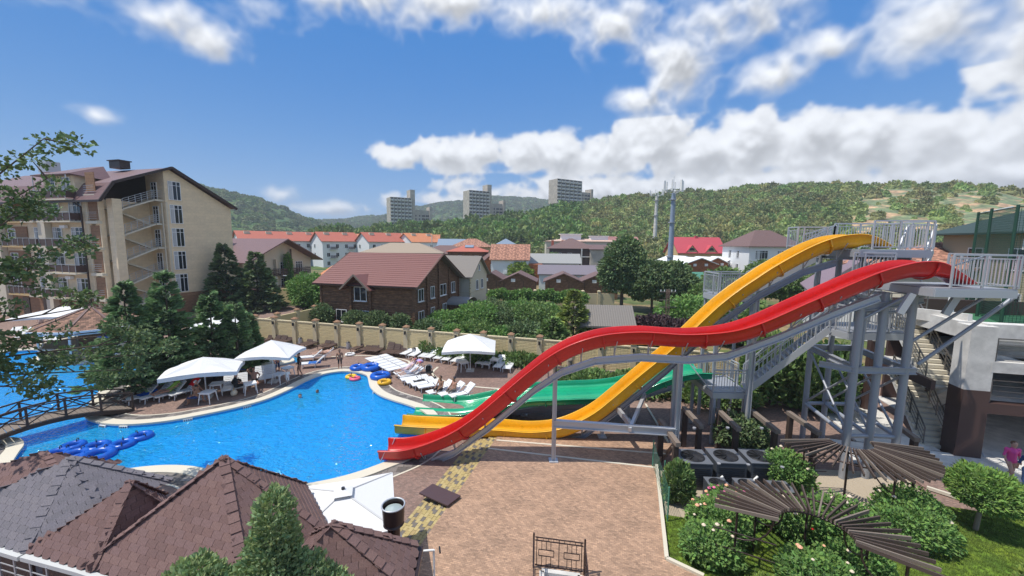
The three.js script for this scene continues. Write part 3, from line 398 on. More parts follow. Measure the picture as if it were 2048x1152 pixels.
// rose bushes with their blooms
{
  const rm = [mat(.7, .58, .44, .7), mat(.75, .15, .35, .7), mat(.8, .4, .25, .7), mat(.7, .02, .02, .7)]; const bloom = mb().add(new THREE.IcosahedronGeometry(.042, 1)).add(new THREE.TorusGeometry(.038, .017, 5, 8), new THREE.Matrix4().makeRotationX(1.57)).geo(); let k = 0;
  for (const [x, z, r, h, nb, lab, pal] of [[7.0, -12.5, .95, 1.3, 16, 'rose bush with cream blooms at the left end of the fan pergola', [0, 0, 2]], [8, -13.5, .9, 1.0, 26, 'rose bush with pink and apricot blooms over the air conditioners', [1, 1, 2]], [11.2, -15.3, .85, 1.7, 7, 'rose bush with a few pale blooms behind the air conditioners', [0, 0]], [11.2, -12.7, 1.05, 1.4, 5, 'rose bush beyond the middle of the front fan pergola', [0, 0]], [9.7, -12.7, .9, 1.4, 5, 'rose bush with red bloom beside the front fan pergola', [3, 0]], [13.4, -12.4, 1.1, 1.3, 4, 'leafy rose bush right of the front fan pergola', [0, 0]], [14.4, -13.5, 1, 1.2, 3, 'leafy rose bush under the far fan pergola', [0, 0]], [8.6, -10.2, 1, 1.4, 9, 'rose bush growing inside the curve of the front fan pergola', [0, 2]], [6.2, -11.5, .8, 1.2, 8, 'rose bush with pale blooms near the plaza kerb', [0, 0]], [10.2, -10.8, .8, 1.2, 3, 'green rose bush under the slats of the front fan pergola', [0]]]) {
    const b = thing('rose_bush', lab, 'rose bush', [x, .12, z], 0, 'rose bushes round the pergolas'); k++; mb().rod([0, 0, 0], [0, h * .6, 0], .03).rod([0, 0, 0], [.3, h * .6, .1], .02).rod([0, 0, 0], [-.3, h * .6, 0], .02).build('stem', bark, b);
    part(b, 'foliage', leaves([[0, h * .5, 0, r, h * .5, r], [r * .5, h * .4, .3, r * .6, h * .4, r * .6], [-r * .5, h * .5, 0, r * .6, h * .42, r * .6]], 5200, .12, 800 + k, { floor: 0, inner: .3 }), LM.vine);
    const q = rng(880 + k); for (let i = 0; i < nb * .7; i++) { const a = q() * 6.28, e = q() * 1.2 + .2; const o = part(b, 'bloom', bloom, rm[pal[Math.floor(q() * pal.length)]]); o.position.set(Math.cos(a) * Math.cos(e) * r * 1.02, h * .5 + Math.sin(e) * h * .52, Math.sin(a) * Math.cos(e) * r * 1.02); o.scale.setScalar(.8 + q() * .7); }
  }
}
// lawn grass blades (one mass)
{
  const bl = new THREE.BufferGeometry(); const p = []; const q = rng(15); for (let i = 0; i < 7; i++) { const a = q() * 6.28, x = (q() - .5) * .1, z = (q() - .5) * .1, h = .04 + q() * .05, w = .006; p.push(x - w * Math.cos(a), 0, z - w * Math.sin(a), x + w * Math.cos(a), 0, z + w * Math.sin(a), x + (q() - .5) * .06, h, z + (q() - .5) * .06); } bl.setAttribute('position', new THREE.Float32BufferAttribute(p, 3)); bl.computeVertexNormals();
  const N = 26000, im = new THREE.InstancedMesh(bl, mat(.13, .2, .04, .8), N), m4 = new THREE.Matrix4(), r = rng(16), cc = new THREE.Color(); let k = 0; const poly = [[4.95, -11.3], [5.65, -10.7], [9, -9.5], [9, -7.5], [21, -7.5], [20, -12.5], [18.4, -13.5], [16.5, -14.1], [12, -13.4], [7, -13.1], [5.6, -13.5]];
  const inside = (x, z) => { let c = false; for (let i = 0, j = poly.length - 1; i < poly.length; j = i++) { const a = poly[i], b = poly[j]; if ((a[1] > z) !== (b[1] > z) && x < (b[0] - a[0]) * (z - a[1]) / (b[1] - a[1]) + a[0]) c = !c; } return c; };
  while (k < N) { const x = 4.9 + r() * 16, z = -14.2 + r() * 6.7; if (!inside(x, z)) continue; m4.makeRotationY(r() * 6.28); m4.setPosition(x, .2, z); im.setMatrixAt(k, m4); const v = .7 + .6 * r(); cc.setRGB(v * (1 + .3 * (fbm(x, 0, z, 2) - .3)), v, v * .8); im.setColorAt(k, cc); k++; }
  im.name = 'lawn_grass'; im.userData = { kind: 'stuff', label: 'short mown lawn grass round the small round topped tree', category: 'grass' }; im.castShadow = im.receiveShadow = true; scene.add(im);
}
// ================================================================ wooded slopes and tree belts
{
  const clump = (seed) => { let g = new THREE.IcosahedronGeometry(1, 3); g = mergeVertices(g); g.deleteAttribute('uv'); g.deleteAttribute('normal'); g = mergeVertices(g); const p = g.attributes.position, col = []; for (let i = 0; i < p.count; i++) { const x = p.getX(i), y = p.getY(i), z = p.getZ(i), n = fbm(x * 2.2 + seed, y * 2.2, z * 2.2, 3), f = .62 + .75 * n + .22 * (h3(i, seed, 3) - .5); p.setXYZ(i, x * f, Math.max(-.25, y * f * .85), z * f); const v = .55 + .95 * n * h3(i, seed, 9) + .25; col.push(v, v, v); } g = g.toNonIndexed(); g.setAttribute('color', new THREE.Float32BufferAttribute([...Array(g.attributes.position.count)].flatMap((_, i) => { const v = .7 + .6 * h3(Math.floor(i / 3), seed, 5); return [v, v, v]; }), 3)); g.computeVertexNormals(); return g; };
  const leafy = leaves([[0, .45, 0, .8, .7, .8], [.4, .3, .2, .5, .5, .5], [-.4, .25, -.2, .5, .5, .5]], 420, .3, 71, { inner: .55, aspect: 1.2 });
  const base = [mergeGeometries([prep(clump(3)), leafy]), mergeGeometries([prep(clump(8)), leafy])];
  function wood(name, label, spots, lm) { base.forEach((g, v) => { const list = spots.filter((_, i) => i % 2 === v); const im = new THREE.InstancedMesh(g, lm, list.length), m4 = new THREE.Matrix4(), q = new THREE.Quaternion(), c = new THREE.Color(); list.forEach(([x, y, z, s, h, t], i) => { q.setFromAxisAngle(V(0, 1, 0), t * 6.28); m4.compose(V(x, y, z), q, V(s, h, s)); im.setMatrixAt(i, m4); const a = .62 + .75 * h3(i, v, 1), b = h3(i, v, 2); c.setRGB(a * (.85 + .5 * b), a, a * (.8 + .3 * b)); im.setColorAt(i, c); }); im.name = numbered(name); im.userData = { kind: 'stuff', label: label[v], category: 'woodland' }; im.castShadow = im.receiveShadow = true; scene.add(im); }); }
  const r = rng(91), near = [], far = [], belt = [];
  for (let i = 0; i < 60000 && near.length < 11000; i++) { const az = mix(-6, 60, r()), rr = Math.sqrt(mix(155 * 155, 470 * 470, r())), a = az * Math.PI / 180, x = rr * Math.sin(a), z = -rr * Math.cos(a); if (ridgeNear(az) < .6) continue; const n = fbm(x * .03, 1, z * .03, 4); const bare = sm(36, 41, az) * sm(.36, .46, n + .22 * sm(200, 300, rr) - .1) * sm(195, 240, rr), sp = sm(.68, .74, fbm(x * .025 + 9, 3, z * .025, 3)) * (az > 5 && rr > 220 ? .8 : 0); if (r() < Math.max(bare * .95, sp)) continue; const s = mix(1.1, 4.6, Math.pow(r(), 2.2)) * mix(.75, 1.3, n); near.push([x, terrainH(x, z) - .2, z, s, s * mix(.8, 1.3, r()), r()]); }
  wood('hillside_wood', ['scrubby green woodland covering the near hillside', 'taller trees scattered through the near hillside woodland'], near, LM.hillB);
  for (let i = 0; i < 60000 && far.length < 9000; i++) { const az = mix(-56, 26, r()), rr = Math.sqrt(mix(500 * 500, 1560 * 1560, r())), a = az * Math.PI / 180, x = rr * Math.sin(a), z = -rr * Math.cos(a); const y = terrainH(x, z); if (y < 8) continue; const s = mix(4, 8, r()); far.push([x, y - 1, z, s, s * .8, r()]); }
  wood('distant_forest', ['forest over the distant hills behind the concrete towers', 'forest patches over the blue green distant ridge'], far, LM.hillA);
  for (let i = 0; i < 520; i++) { const az = mix(-42, 9, r()), rr = mix(205, 330, r()), a = az * Math.PI / 180, s = mix(4, 7.5, r()); const x = rr * Math.sin(a), z = -rr * Math.cos(a); belt.push([x, terrainH(x, z) + 1.5, z, s, s * mix(.95, 1.3, r()) * (az < -30 ? .8 : 1), r()]); }
  wood('tree_belt', ['belt of tall leafy trees behind the red roofed apartment rows', 'rounded dark trees of the belt below the concrete towers'], belt, LM.broad);
}
// ================================================================ water slides
const SD = [.995, .096], SN = [.096, -.995];      // along the slides (to the right), across them (away)
const sp = (s, y, w, o) => [o[0] + SD[0] * s + SN[0] * w, y, o[1] + SD[1] * s + SN[1] * w];
// trough swept along a profile of lip heights; width W, depth profile dep(s)
function trough(prof, o, W, dep, n = 150) {
  const c = new THREE.CatmullRomCurve3(prof.map(p => V(p[0], p[1], 0)), false, 'centripetal'), pts = c.getSpacedPoints(n);
  const sec = (d) => { const inn = [[0, 0]], k = W > 2 ? 30 : 14; for (let i = 0; i <= k; i++) { const a = Math.PI * i / k, w = .1 + (W - .2) * (1 - Math.cos(a)) / 2; inn.push([w, -d * Math.pow(Math.sin(a), W > 2 ? .3 : .55) * (W > 2 ? 1 - .5 * Math.exp(-Math.pow((w - W / 2) / .13, 2)) : 1)]); } inn.push([W, 0]); const out = inn.map(p => [p[0] + (p[0] < W / 2 ? -.035 : .035) * (p[1] < -.02 ? 1 : .6), p[1] - .04]).reverse(); return [...inn, ...out]; };
  const pos = [], idx = [], uvs = []; let m = 0;
  pts.forEach((p, i) => { const a = pts[Math.max(0, i - 1)], b = pts[Math.min(n, i + 1)]; let tx = b.x - a.x, ty = b.y - a.y; const L = Math.hypot(tx, ty); tx /= L; ty /= L; const S = sec(dep(p.x)); m = S.length; S.forEach(([w, d], j) => { pos.push(...sp(p.x - ty * d, p.y + tx * d, w, o)); uvs.push(i * .15, w + d * .5); }); });
  for (let i = 0; i < n; i++) for (let j = 0; j < m; j++) { const a = i * m + j, b = i * m + (j + 1) % m; idx.push(a, b, a + m, b, b + m, a + m); }
  const half = m / 2; for (const e of [0, n]) for (let j = 0; j < half - 1; j++) { const a = e * m + j, b = e * m + j + 1, c2 = e * m + m - 1 - j, d2 = e * m + m - 2 - j; idx.push(a, b, c2, b, d2, c2); }
  const g = new THREE.BufferGeometry(); g.setAttribute('position', new THREE.Float32BufferAttribute(pos, 3)); g.setIndex(idx); g.computeVertexNormals(); g.setAttribute('uv', new THREE.Float32BufferAttribute(uvs, 2)); return { g, c, pts };
}
const lipAt = (pts, s) => { for (let i = 1; i < pts.length; i++) if (pts[i].x >= s) { const a = pts[i - 1], b = pts[i]; return mix(a.y, b.y, (s - a.x) / (b.x - a.x || 1)); } return pts[pts.length - 1].y; };
function slide(name, label, prof, o, W, dep, m, beam) {
  const t = thing(name, label, 'water slide', [0, 0, 0]); const { g, pts } = trough(prof, o, W, dep);
  part(t, 'trough', g, m);
  for (let s = 1.6; s < prof[prof.length - 1][0] - 1; s += 2.05) {   // flange where two sections bolt together
    const y = lipAt(pts, s), y2 = lipAt(pts, s + .05), sl = Math.atan2(y2 - y, .05), d = dep(s) + .075, fl = mb(); let prev = null;
    for (let i = 0; i <= 12; i++) { const a = Math.PI * i / 12, w = W / 2 - (W / 2 - .02) * Math.cos(a), dd = -d * Math.pow(Math.sin(a), W > 2 ? .3 : .55) - .02; const p = sp(s - Math.sin(sl) * dd, y + Math.cos(sl) * dd, w, o); if (prev) fl.bar(prev, p, .05, .07); prev = p; } fl.build('joint_flange', m, t);
  }
  if (beam) { let prev = null; const bp = beam.s; for (const s of bp) { const p = sp(s, lipAt(pts, s) - beam.drop, W / 2, o); if (prev) { mb().bar(prev, p, .2, .04).bar([prev[0], prev[1] - .26, prev[2]], [p[0], p[1] - .26, p[2]], .2, .04).bar([prev[0], prev[1] - .13, prev[2]], [p[0], p[1] - .13, p[2]], .03, .24).build('support_beam', beam.m || M.galv, t); } prev = p; }
    for (let s = bp[0] + .6; s < bp[bp.length - 1]; s += 1.4) { const y = lipAt(pts, s); mb().rod(sp(s, y - beam.drop, W / 2, o), sp(s, y - dep(s) - .05, W / 2, o), .035).rod(sp(s, y - beam.drop + .05, W / 2, o), sp(s, y - dep(s) * .6, .05, o), .02).build('bracket', M.galv, t); } }
  return { t, pts };
}
const depE = (s0, s1, d) => (s) => mix(d, .12, sm(s0, s1, s));
const RO = [-6, -17.05], YO = [-6, -19.6], GO = [-5.85, -21.5];
const red = slide('red_slide', 'red water slide with a hump ending at the pool edge', [[0, .6], [1, .68], [2, .97], [3.35, 1.62], [4.24, 2.26], [5.12, 3.05], [6.8, 4.6], [7.63, 5.28], [8.45, 5.78], [9.25, 6.1], [10.06, 6.3], [11.4, 6.43], [13.06, 6.38], [14.17, 6.46], [15.07, 6.62], [15.97, 6.95], [17.68, 7.83], [19.34, 8.68], [20.16, 9.06], [20.98, 9.33], [21.4, 9.42], [22.2, 9.4], [22.9, 9.0], [23.4, 8.66]], RO, 1.3, depE(22, 23.3, .62), M.red, { s: [1.4, 2.4, 3.4, 5, 7, 8.2, 9.6, 11.5, 13.4, 15, 17, 19, 20.6], drop: 1.12 });
const yel = slide('yellow_slide', 'yellow water slide dropping from the top platform beside the red one', [[0, .62], [1, .6], [5.4, .66], [7, .64], [8.2, .82], [8.85, 1.06], [9.66, 1.5], [10.2, 1.88], [10.9, 2.52], [12.15, 3.74], [13.7, 5.2], [15.01, 6.62], [15.63, 7.27], [16.47, 8.02], [17.06, 8.47], [17.74, 8.98], [18.98, 9.77], [19.61, 10.1], [20.22, 10.34], [20.72, 10.46], [21.5, 10.5], [22.1, 10.3], [22.6, 10]], YO, 1.3, depE(21.3, 22.5, .62), M.yellow, { s: [6.2, 8, 9.6, 11.6, 13.6, 15.6, 17.6, 19.4, 20.8], drop: 1.12, m: M.steel });
const gre = slide('green_slide', 'wide green family slide sweeping low behind the yellow slide', [[0, .38], [1.5, .38], [2.9, .46], [4.2, .78], [5.7, 1.15], [6.8, 1.44], [8, 1.57], [9.4, 1.7], [10.6, 1.8], [11.7, 1.98], [12.7, 2.28], [13.7, 2.78], [14.7, 3.18], [15.6, 3.38], [16.3, 3.4]], GO, 3.0, () => .46, M.green, { s: [5.4, 7.5, 9.5, 11.5, 13.5, 15.4], drop: .95, m: M.steel });
{ // posts of the slides
  const P = (t, s, o, W, pts, drop, base, r = .12) => { const top = sp(s, lipAt(pts, s) - drop - .28, W / 2, o); mb().bar([top[0], base, top[2]], top, .13, .03).bar([top[0] - .075, base, top[2]], [top[0] - .075, top[1], top[2]], .03, .17).bar([top[0] + .075, base, top[2]], [top[0] + .075, top[1], top[2]], .03, .17).box(top[0], base + .02, top[2], .4, .04, .4).build('post', M.galv, t); return top; };
  const a = P(red.t, 7.9, RO, 1.3, red.pts, 1.12, .3), b = P(red.t, 13.15, RO, 1.3, red.pts, 1.12, .02); mb().bar([a[0], 2.05, a[2]], [b[0], 1.95, b[2]], .06, .3).bar([a[0], 2.2, a[2]], [b[0], 2.1, b[2]], .2, .04).bar([a[0], 1.9, a[2]], [b[0], 1.8, b[2]], .2, .04).build('tie_beam', M.galv, red.t);
  mb().rod(sp(.35, .62, .1, RO), sp(.1, .07, .1, RO), .025).rod(sp(.35, .62, 1.2, RO), sp(.1, .07, 1.2, RO), .025).build('end_strut', M.galv, red.t);
  P(yel.t, 8.4, YO, 1.3, yel.pts, 1.12, .02); P(yel.t, 10.6, YO, 1.3, yel.pts, 1.12, .3); P(yel.t, 14, YO, 1.3, yel.pts, 1.12, 0); P(yel.t, 17.5, YO, 1.3, yel.pts, 1.12, 0); mb().bar([a[0] + 3.4, 2.0, a[2] + .2], sp(11.2, 1.95, .65, YO), .14, .24).bar([b[0] - 2, 2, b[2] - .05], sp(12.6, 2.6, .65, YO), .14, .2).build('tie_beam', M.galv, yel.t);
  for (const s of [6.5, 9.6, 12.4]) P(gre.t, s, GO, 3.0, gre.pts, .95, 0);
}
// ================================================================ steel tower, platforms and stairs
{
  const t = thing('slide_tower', 'grey steel tower with platforms, railings and stairs for the water slides', 'tower', [0, 0, 0]);
  const front = [[14.2, -16.1, 7.9], [15.2, -16.15, 8.1], [16.25, -16.05, 8.25]], back = [[15, -19.6, 9.6], [16, -19.6, 9.6], [17.1, -19.55, 9.6]];
  for (const [x, z, h] of front) mb().rod([x, 0, z], [x, h, z], .145, .145, 16).box(x, .02, z, .5, .04, .5).build('column', M.steel, t);
  for (const [x, z, h] of back) mb().rod([x, 0, z], [x, h, z], .125, .125, 14).build('column', M.steel, t);
  const pipe = (a, b, r = .09) => mb().rod(a, b, r, r, 10).build('tie_pipe', M.steel, t);
  for (let i = 0; i < 2; i++) { pipe([front[i][0], 2, front[i][1]], [front[i + 1][0], 2, front[i + 1][1]]); pipe([back[i][0], 2, back[i][1]], [back[i + 1][0], 2, back[i + 1][1]]); }
  for (let i = 0; i < 3; i++) { pipe([front[i][0], 2, front[i][1]], [back[i][0], 2, back[i][1]]); const br = (a, b) => mb().rod(a, b, .05).build('cross_brace', M.steel, t); br([front[i][0], 2.1, front[i][1]], [back[i][0], 4.7, back[i][1]]); br([back[i][0], 2.1, back[i][1]], [front[i][0], 4.7, front[i][1]]); }
  const ib = (a, b, h = .24) => mb().bar(a, b, .05, h).bar([a[0], a[1] + h / 2, a[2]], [b[0], b[1] + h / 2, b[2]], .18, .03).bar([a[0], a[1] - h / 2, a[2]], [b[0], b[1] - h / 2, b[2]], .18, .03).build('beam', M.steel, t);
  ib([13.2, 4.95, -16.7], [14.2, 4.9, -16], .2); ib([14.1, 4.9, -16.05], [16.6, 4.9, -15.95]); ib([14.3, 4.9, -16], [15, 4.9, -19.7]); ib([16.4, 4.9, -16], [17.2, 4.9, -19.7]); ib([15, 4.9, -19.7], [17.3, 4.9, -19.6]);
  ib([14, 7.45, -16.1], [16.6, 7.85, -16]); ib([15.2, 8, -16], [15.6, 8, -18.5]); ib([16.3, 8.15, -16], [17.2, 8.15, -19.6]); ib([14.8, 9.5, -19.6], [17.4, 9.5, -19.5]); ib([15, 9.5, -17.4], [15.2, 9.5, -19.6]); ib([17.1, 9.5, -17.2], [17.2, 9.5, -19.6]);
  mb().rod([16.3, 6.1, -16], [18.4, 8.3, -15.2], .06).build('brace', M.steel, t); mb().rod([16.6, 5.2, -15.9], [19, 8.25, -14.9], .07).build('brace', M.steel, t); mb().rod([14.3, 7, -16.1], [15.9, 8.2, -15.7], .06).build('brace', M.steel, t);
  // railing: posts, rails and close balusters along a polyline at floor height y
  function railing(pts, hgt = 1.2, sp_ = .13, m = M.galv) {
    const top = mb(), bal = mb();
    for (let i = 1; i < pts.length; i++) { const a = pts[i - 1], b = pts[i]; top.bar([a[0], a[1] + hgt, a[2]], [b[0], b[1] + hgt, b[2]], .06, .06).bar([a[0], a[1] + hgt - .14, a[2]], [b[0], b[1] + hgt - .14, b[2]], .03, .03).bar([a[0], a[1] + .1, a[2]], [b[0], b[1] + .1, b[2]], .04, .04); const L = Math.hypot(b[0] - a[0], b[2] - a[2]), n = Math.max(2, Math.round(L / sp_)); for (let k = 0; k <= n; k++) { if (k === n && i < pts.length - 1) continue; const f = k / n, x = mix(a[0], b[0], f), y = mix(a[1], b[1], f), z = mix(a[2], b[2], f); const big = k === 0 || k === n || k % 8 === 0; bal.bar([x, y + (big ? 0 : .1), z], [x, y + hgt - (big ? 0 : .14), z], big ? .06 : .022, big ? .06 : .022); } }
    const r = top.build('railing', m, t); bal.build('baluster', m, r).userData.kind = 'stuff';
  }
  const platform = (x0, x1, z0, z1, y) => { const p = part(t, 'platform', mb().box((x0 + x1) / 2, y - .03, (z0 + z1) / 2, x1 - x0, .06, Math.abs(z1 - z0)).geo(), M.steel); mb().bar([x0, y - .2, z0], [x1, y - .2, z0], .06, .28).bar([x0, y - .2, z1], [x1, y - .2, z1], .06, .28).bar([x0, y - .2, z0], [x0, y - .2, z1], .06, .28).bar([x1, y - .2, z0], [x1, y - .2, z1], .06, .28).build('edge_beam', M.galv, p); };
  const rs = (s, y, w) => sp(s, y, w, RO), ys = (s, y, w) => sp(s, y, w, YO);
  // red platform
  { const a = rs(21.6, 8.5, -.45), b = rs(24.3, 8.5, -.45), c = rs(24.3, 8.5, 2.2), d = rs(21.6, 8.5, 2.2); const p = part(t, 'platform', mb().poly([[a[0], a[2]], [b[0], b[2]], [c[0], c[2]], [d[0], d[2]]], .06, 8.42).geo(), M.steel); const e = mb(); for (const [u, v] of [[a, b], [b, c], [c, d], [d, a]]) e.bar([u[0], 8.3, u[2]], [v[0], 8.3, v[2]], .06, .28); e.build('edge_beam', M.galv, p);
    railing([rs(22.15, 8.5, -.4), b, c]); railing([rs(22, 8.5, 1.9), rs(20.6, 8.5, 2.2)]); mb().bar(rs(22.2, 9.3, -.36), rs(23.3, 9.72, -.36), .04, .04).build('grab_rail', M.galv, t);
    for (const s of [21.4, 23]) { const q = rs(s, 8.2, .2); mb().bar(q, [q[0] - .3, 7.4, q[2] - .1], .16, .22).build('bracket', M.galv, t); } }
  // yellow platform
  { const a = ys(21, 9.85, -.4), b = ys(23.8, 9.85, -.4), c = ys(23.8, 9.85, 2.2), d = ys(21, 9.85, 2.2); const p = part(t, 'platform', mb().poly([[a[0], a[2]], [b[0], b[2]], [c[0], c[2]], [d[0], d[2]]], .06, 9.77).geo(), M.steel); const e = mb(); for (const [u, v] of [[a, b], [b, c], [c, d], [d, a]]) e.bar([u[0], 9.65, u[2]], [v[0], 9.65, v[2]], .06, .28); e.build('edge_beam', M.steel, p);
    railing([ys(21.5, 9.85, -.36), b, c, ys(21.6, 9.85, 2.2)]); railing([ys(20.9, 9.85, 1.6), ys(19.6, 9.85, 1.6), ys(19.6, 9.85, 2.4)], 1.0); railing([ys(21.6, 9.85, 2.2), ys(20.2, 9.4, 2.2)], 1.1); }
  // stair flight: stringers, steps, railing both sides
  function flight(a, b, w, n) {
    const d = V(b[0] - a[0], 0, b[2] - a[2]).normalize(), s = [-d.z * w / 2, d.x * w / 2]; const f = part(t, 'stair_flight', mb().bar([a[0] + s[0], a[1], a[2] + s[1]], [b[0] + s[0], b[1], b[2] + s[1]], .05, .26).bar([a[0] - s[0], a[1], a[2] - s[1]], [b[0] - s[0], b[1], b[2] - s[1]], .05, .26).geo(), M.galv);
    const st = mb().box(0, 0, 0, w - .06, .035, .27).geo(); for (let i = 0; i < n; i++) { const q = (i + .5) / n, o = part(f, 'step', st, M.steel); o.position.set(mix(a[0], b[0], q), mix(a[1], b[1], q) + .05, mix(a[2], b[2], q)); o.rotation.y = Math.atan2(d.x, d.z); }
    for (const k of [-1, 1]) railing([[a[0] + s[0] * k, a[1] + .1, a[2] + s[1] * k], [b[0] + s[0] * k, b[1] + .1, b[2] + s[1] * k]], 1.05, .16);
  }
  platform(10, 11.8, -19.1, -21.6, 2.75); railing([[10, 2.75, -19.1], [11.7, 2.75, -19.05]], 1.1); railing([[11.8, 2.75, -20.2], [11.8, 2.75, -21.6], [10.4, 2.75, -21.6]], 1.1);
  for (const [x, z] of [[10.1, -19.15], [11.6, -19.1], [10.1, -21.5], [11.6, -21.5]]) mb().bar([x, 0, z], [x, 2.6, z], .14, .14).build('leg', M.steel, t);
  flight([11.75, 2.75, -18.95 - .55], [14.6, 6.2, -18.3], 1.05, 16); platform(14.5, 17.1, -16.9, -19.2, 6.3); railing([[15.2, 6.3, -16.9], [17.1, 6.3, -16.9], [17.1, 6.3, -19.2]], 1.1); railing([[14.5, 6.3, -16.9], [14.5, 6.3, -17.6]], 1.1);
  flight([14.8, 6.3, -18.85], [17, 8.45, -18.2], .9, 11); flight([17.4, 8.5, -17.6], [18.4, 9.8, -18.2], .9, 6);
  platform(11, 13, -21.2, -22.8, 7.3); railing([[13, 7.3, -22.8], [11, 7.3, -22.8], [11, 7.3, -21.2], [13, 7.3, -21.2]], 1.15); for (const [x, z] of [[11.1, -21.3], [12.9, -21.3], [11.1, -22.7], [12.9, -22.7]]) mb().bar([x, 0, z], [x, 7.2, z], .14, .14).build('leg', M.steel, t);
  mb().rod([11.1, 7, -21.2], [11.1, 5.6, -22.6], .05).rod([12.9, 5.2, -21.2], [11.1, 7, -21.2], .05).build('brace', M.steel, t); flight([12.9, 7.3, -21.9], [16.2, 9.8, -20.4], .95, 13);
  // ladder rungs and hand rails down to the green slide
  mb().bar([10, 2.75, -19.4], [9.2, 3.9, -20.2], .04, .04).bar([11.2, 3.9, -19.1], [9.6, 4.7, -19.3], .04, .04).build('hand_rail', M.galv, t);
  mb().rod([14.55, 5, -16.25], [14.55, 7.3, -16.25], .06).rod([14.55, 7.3, -16.25], [16.3, 7.3, -16.2], .05).build('water_pipe', M.steel, t);
}
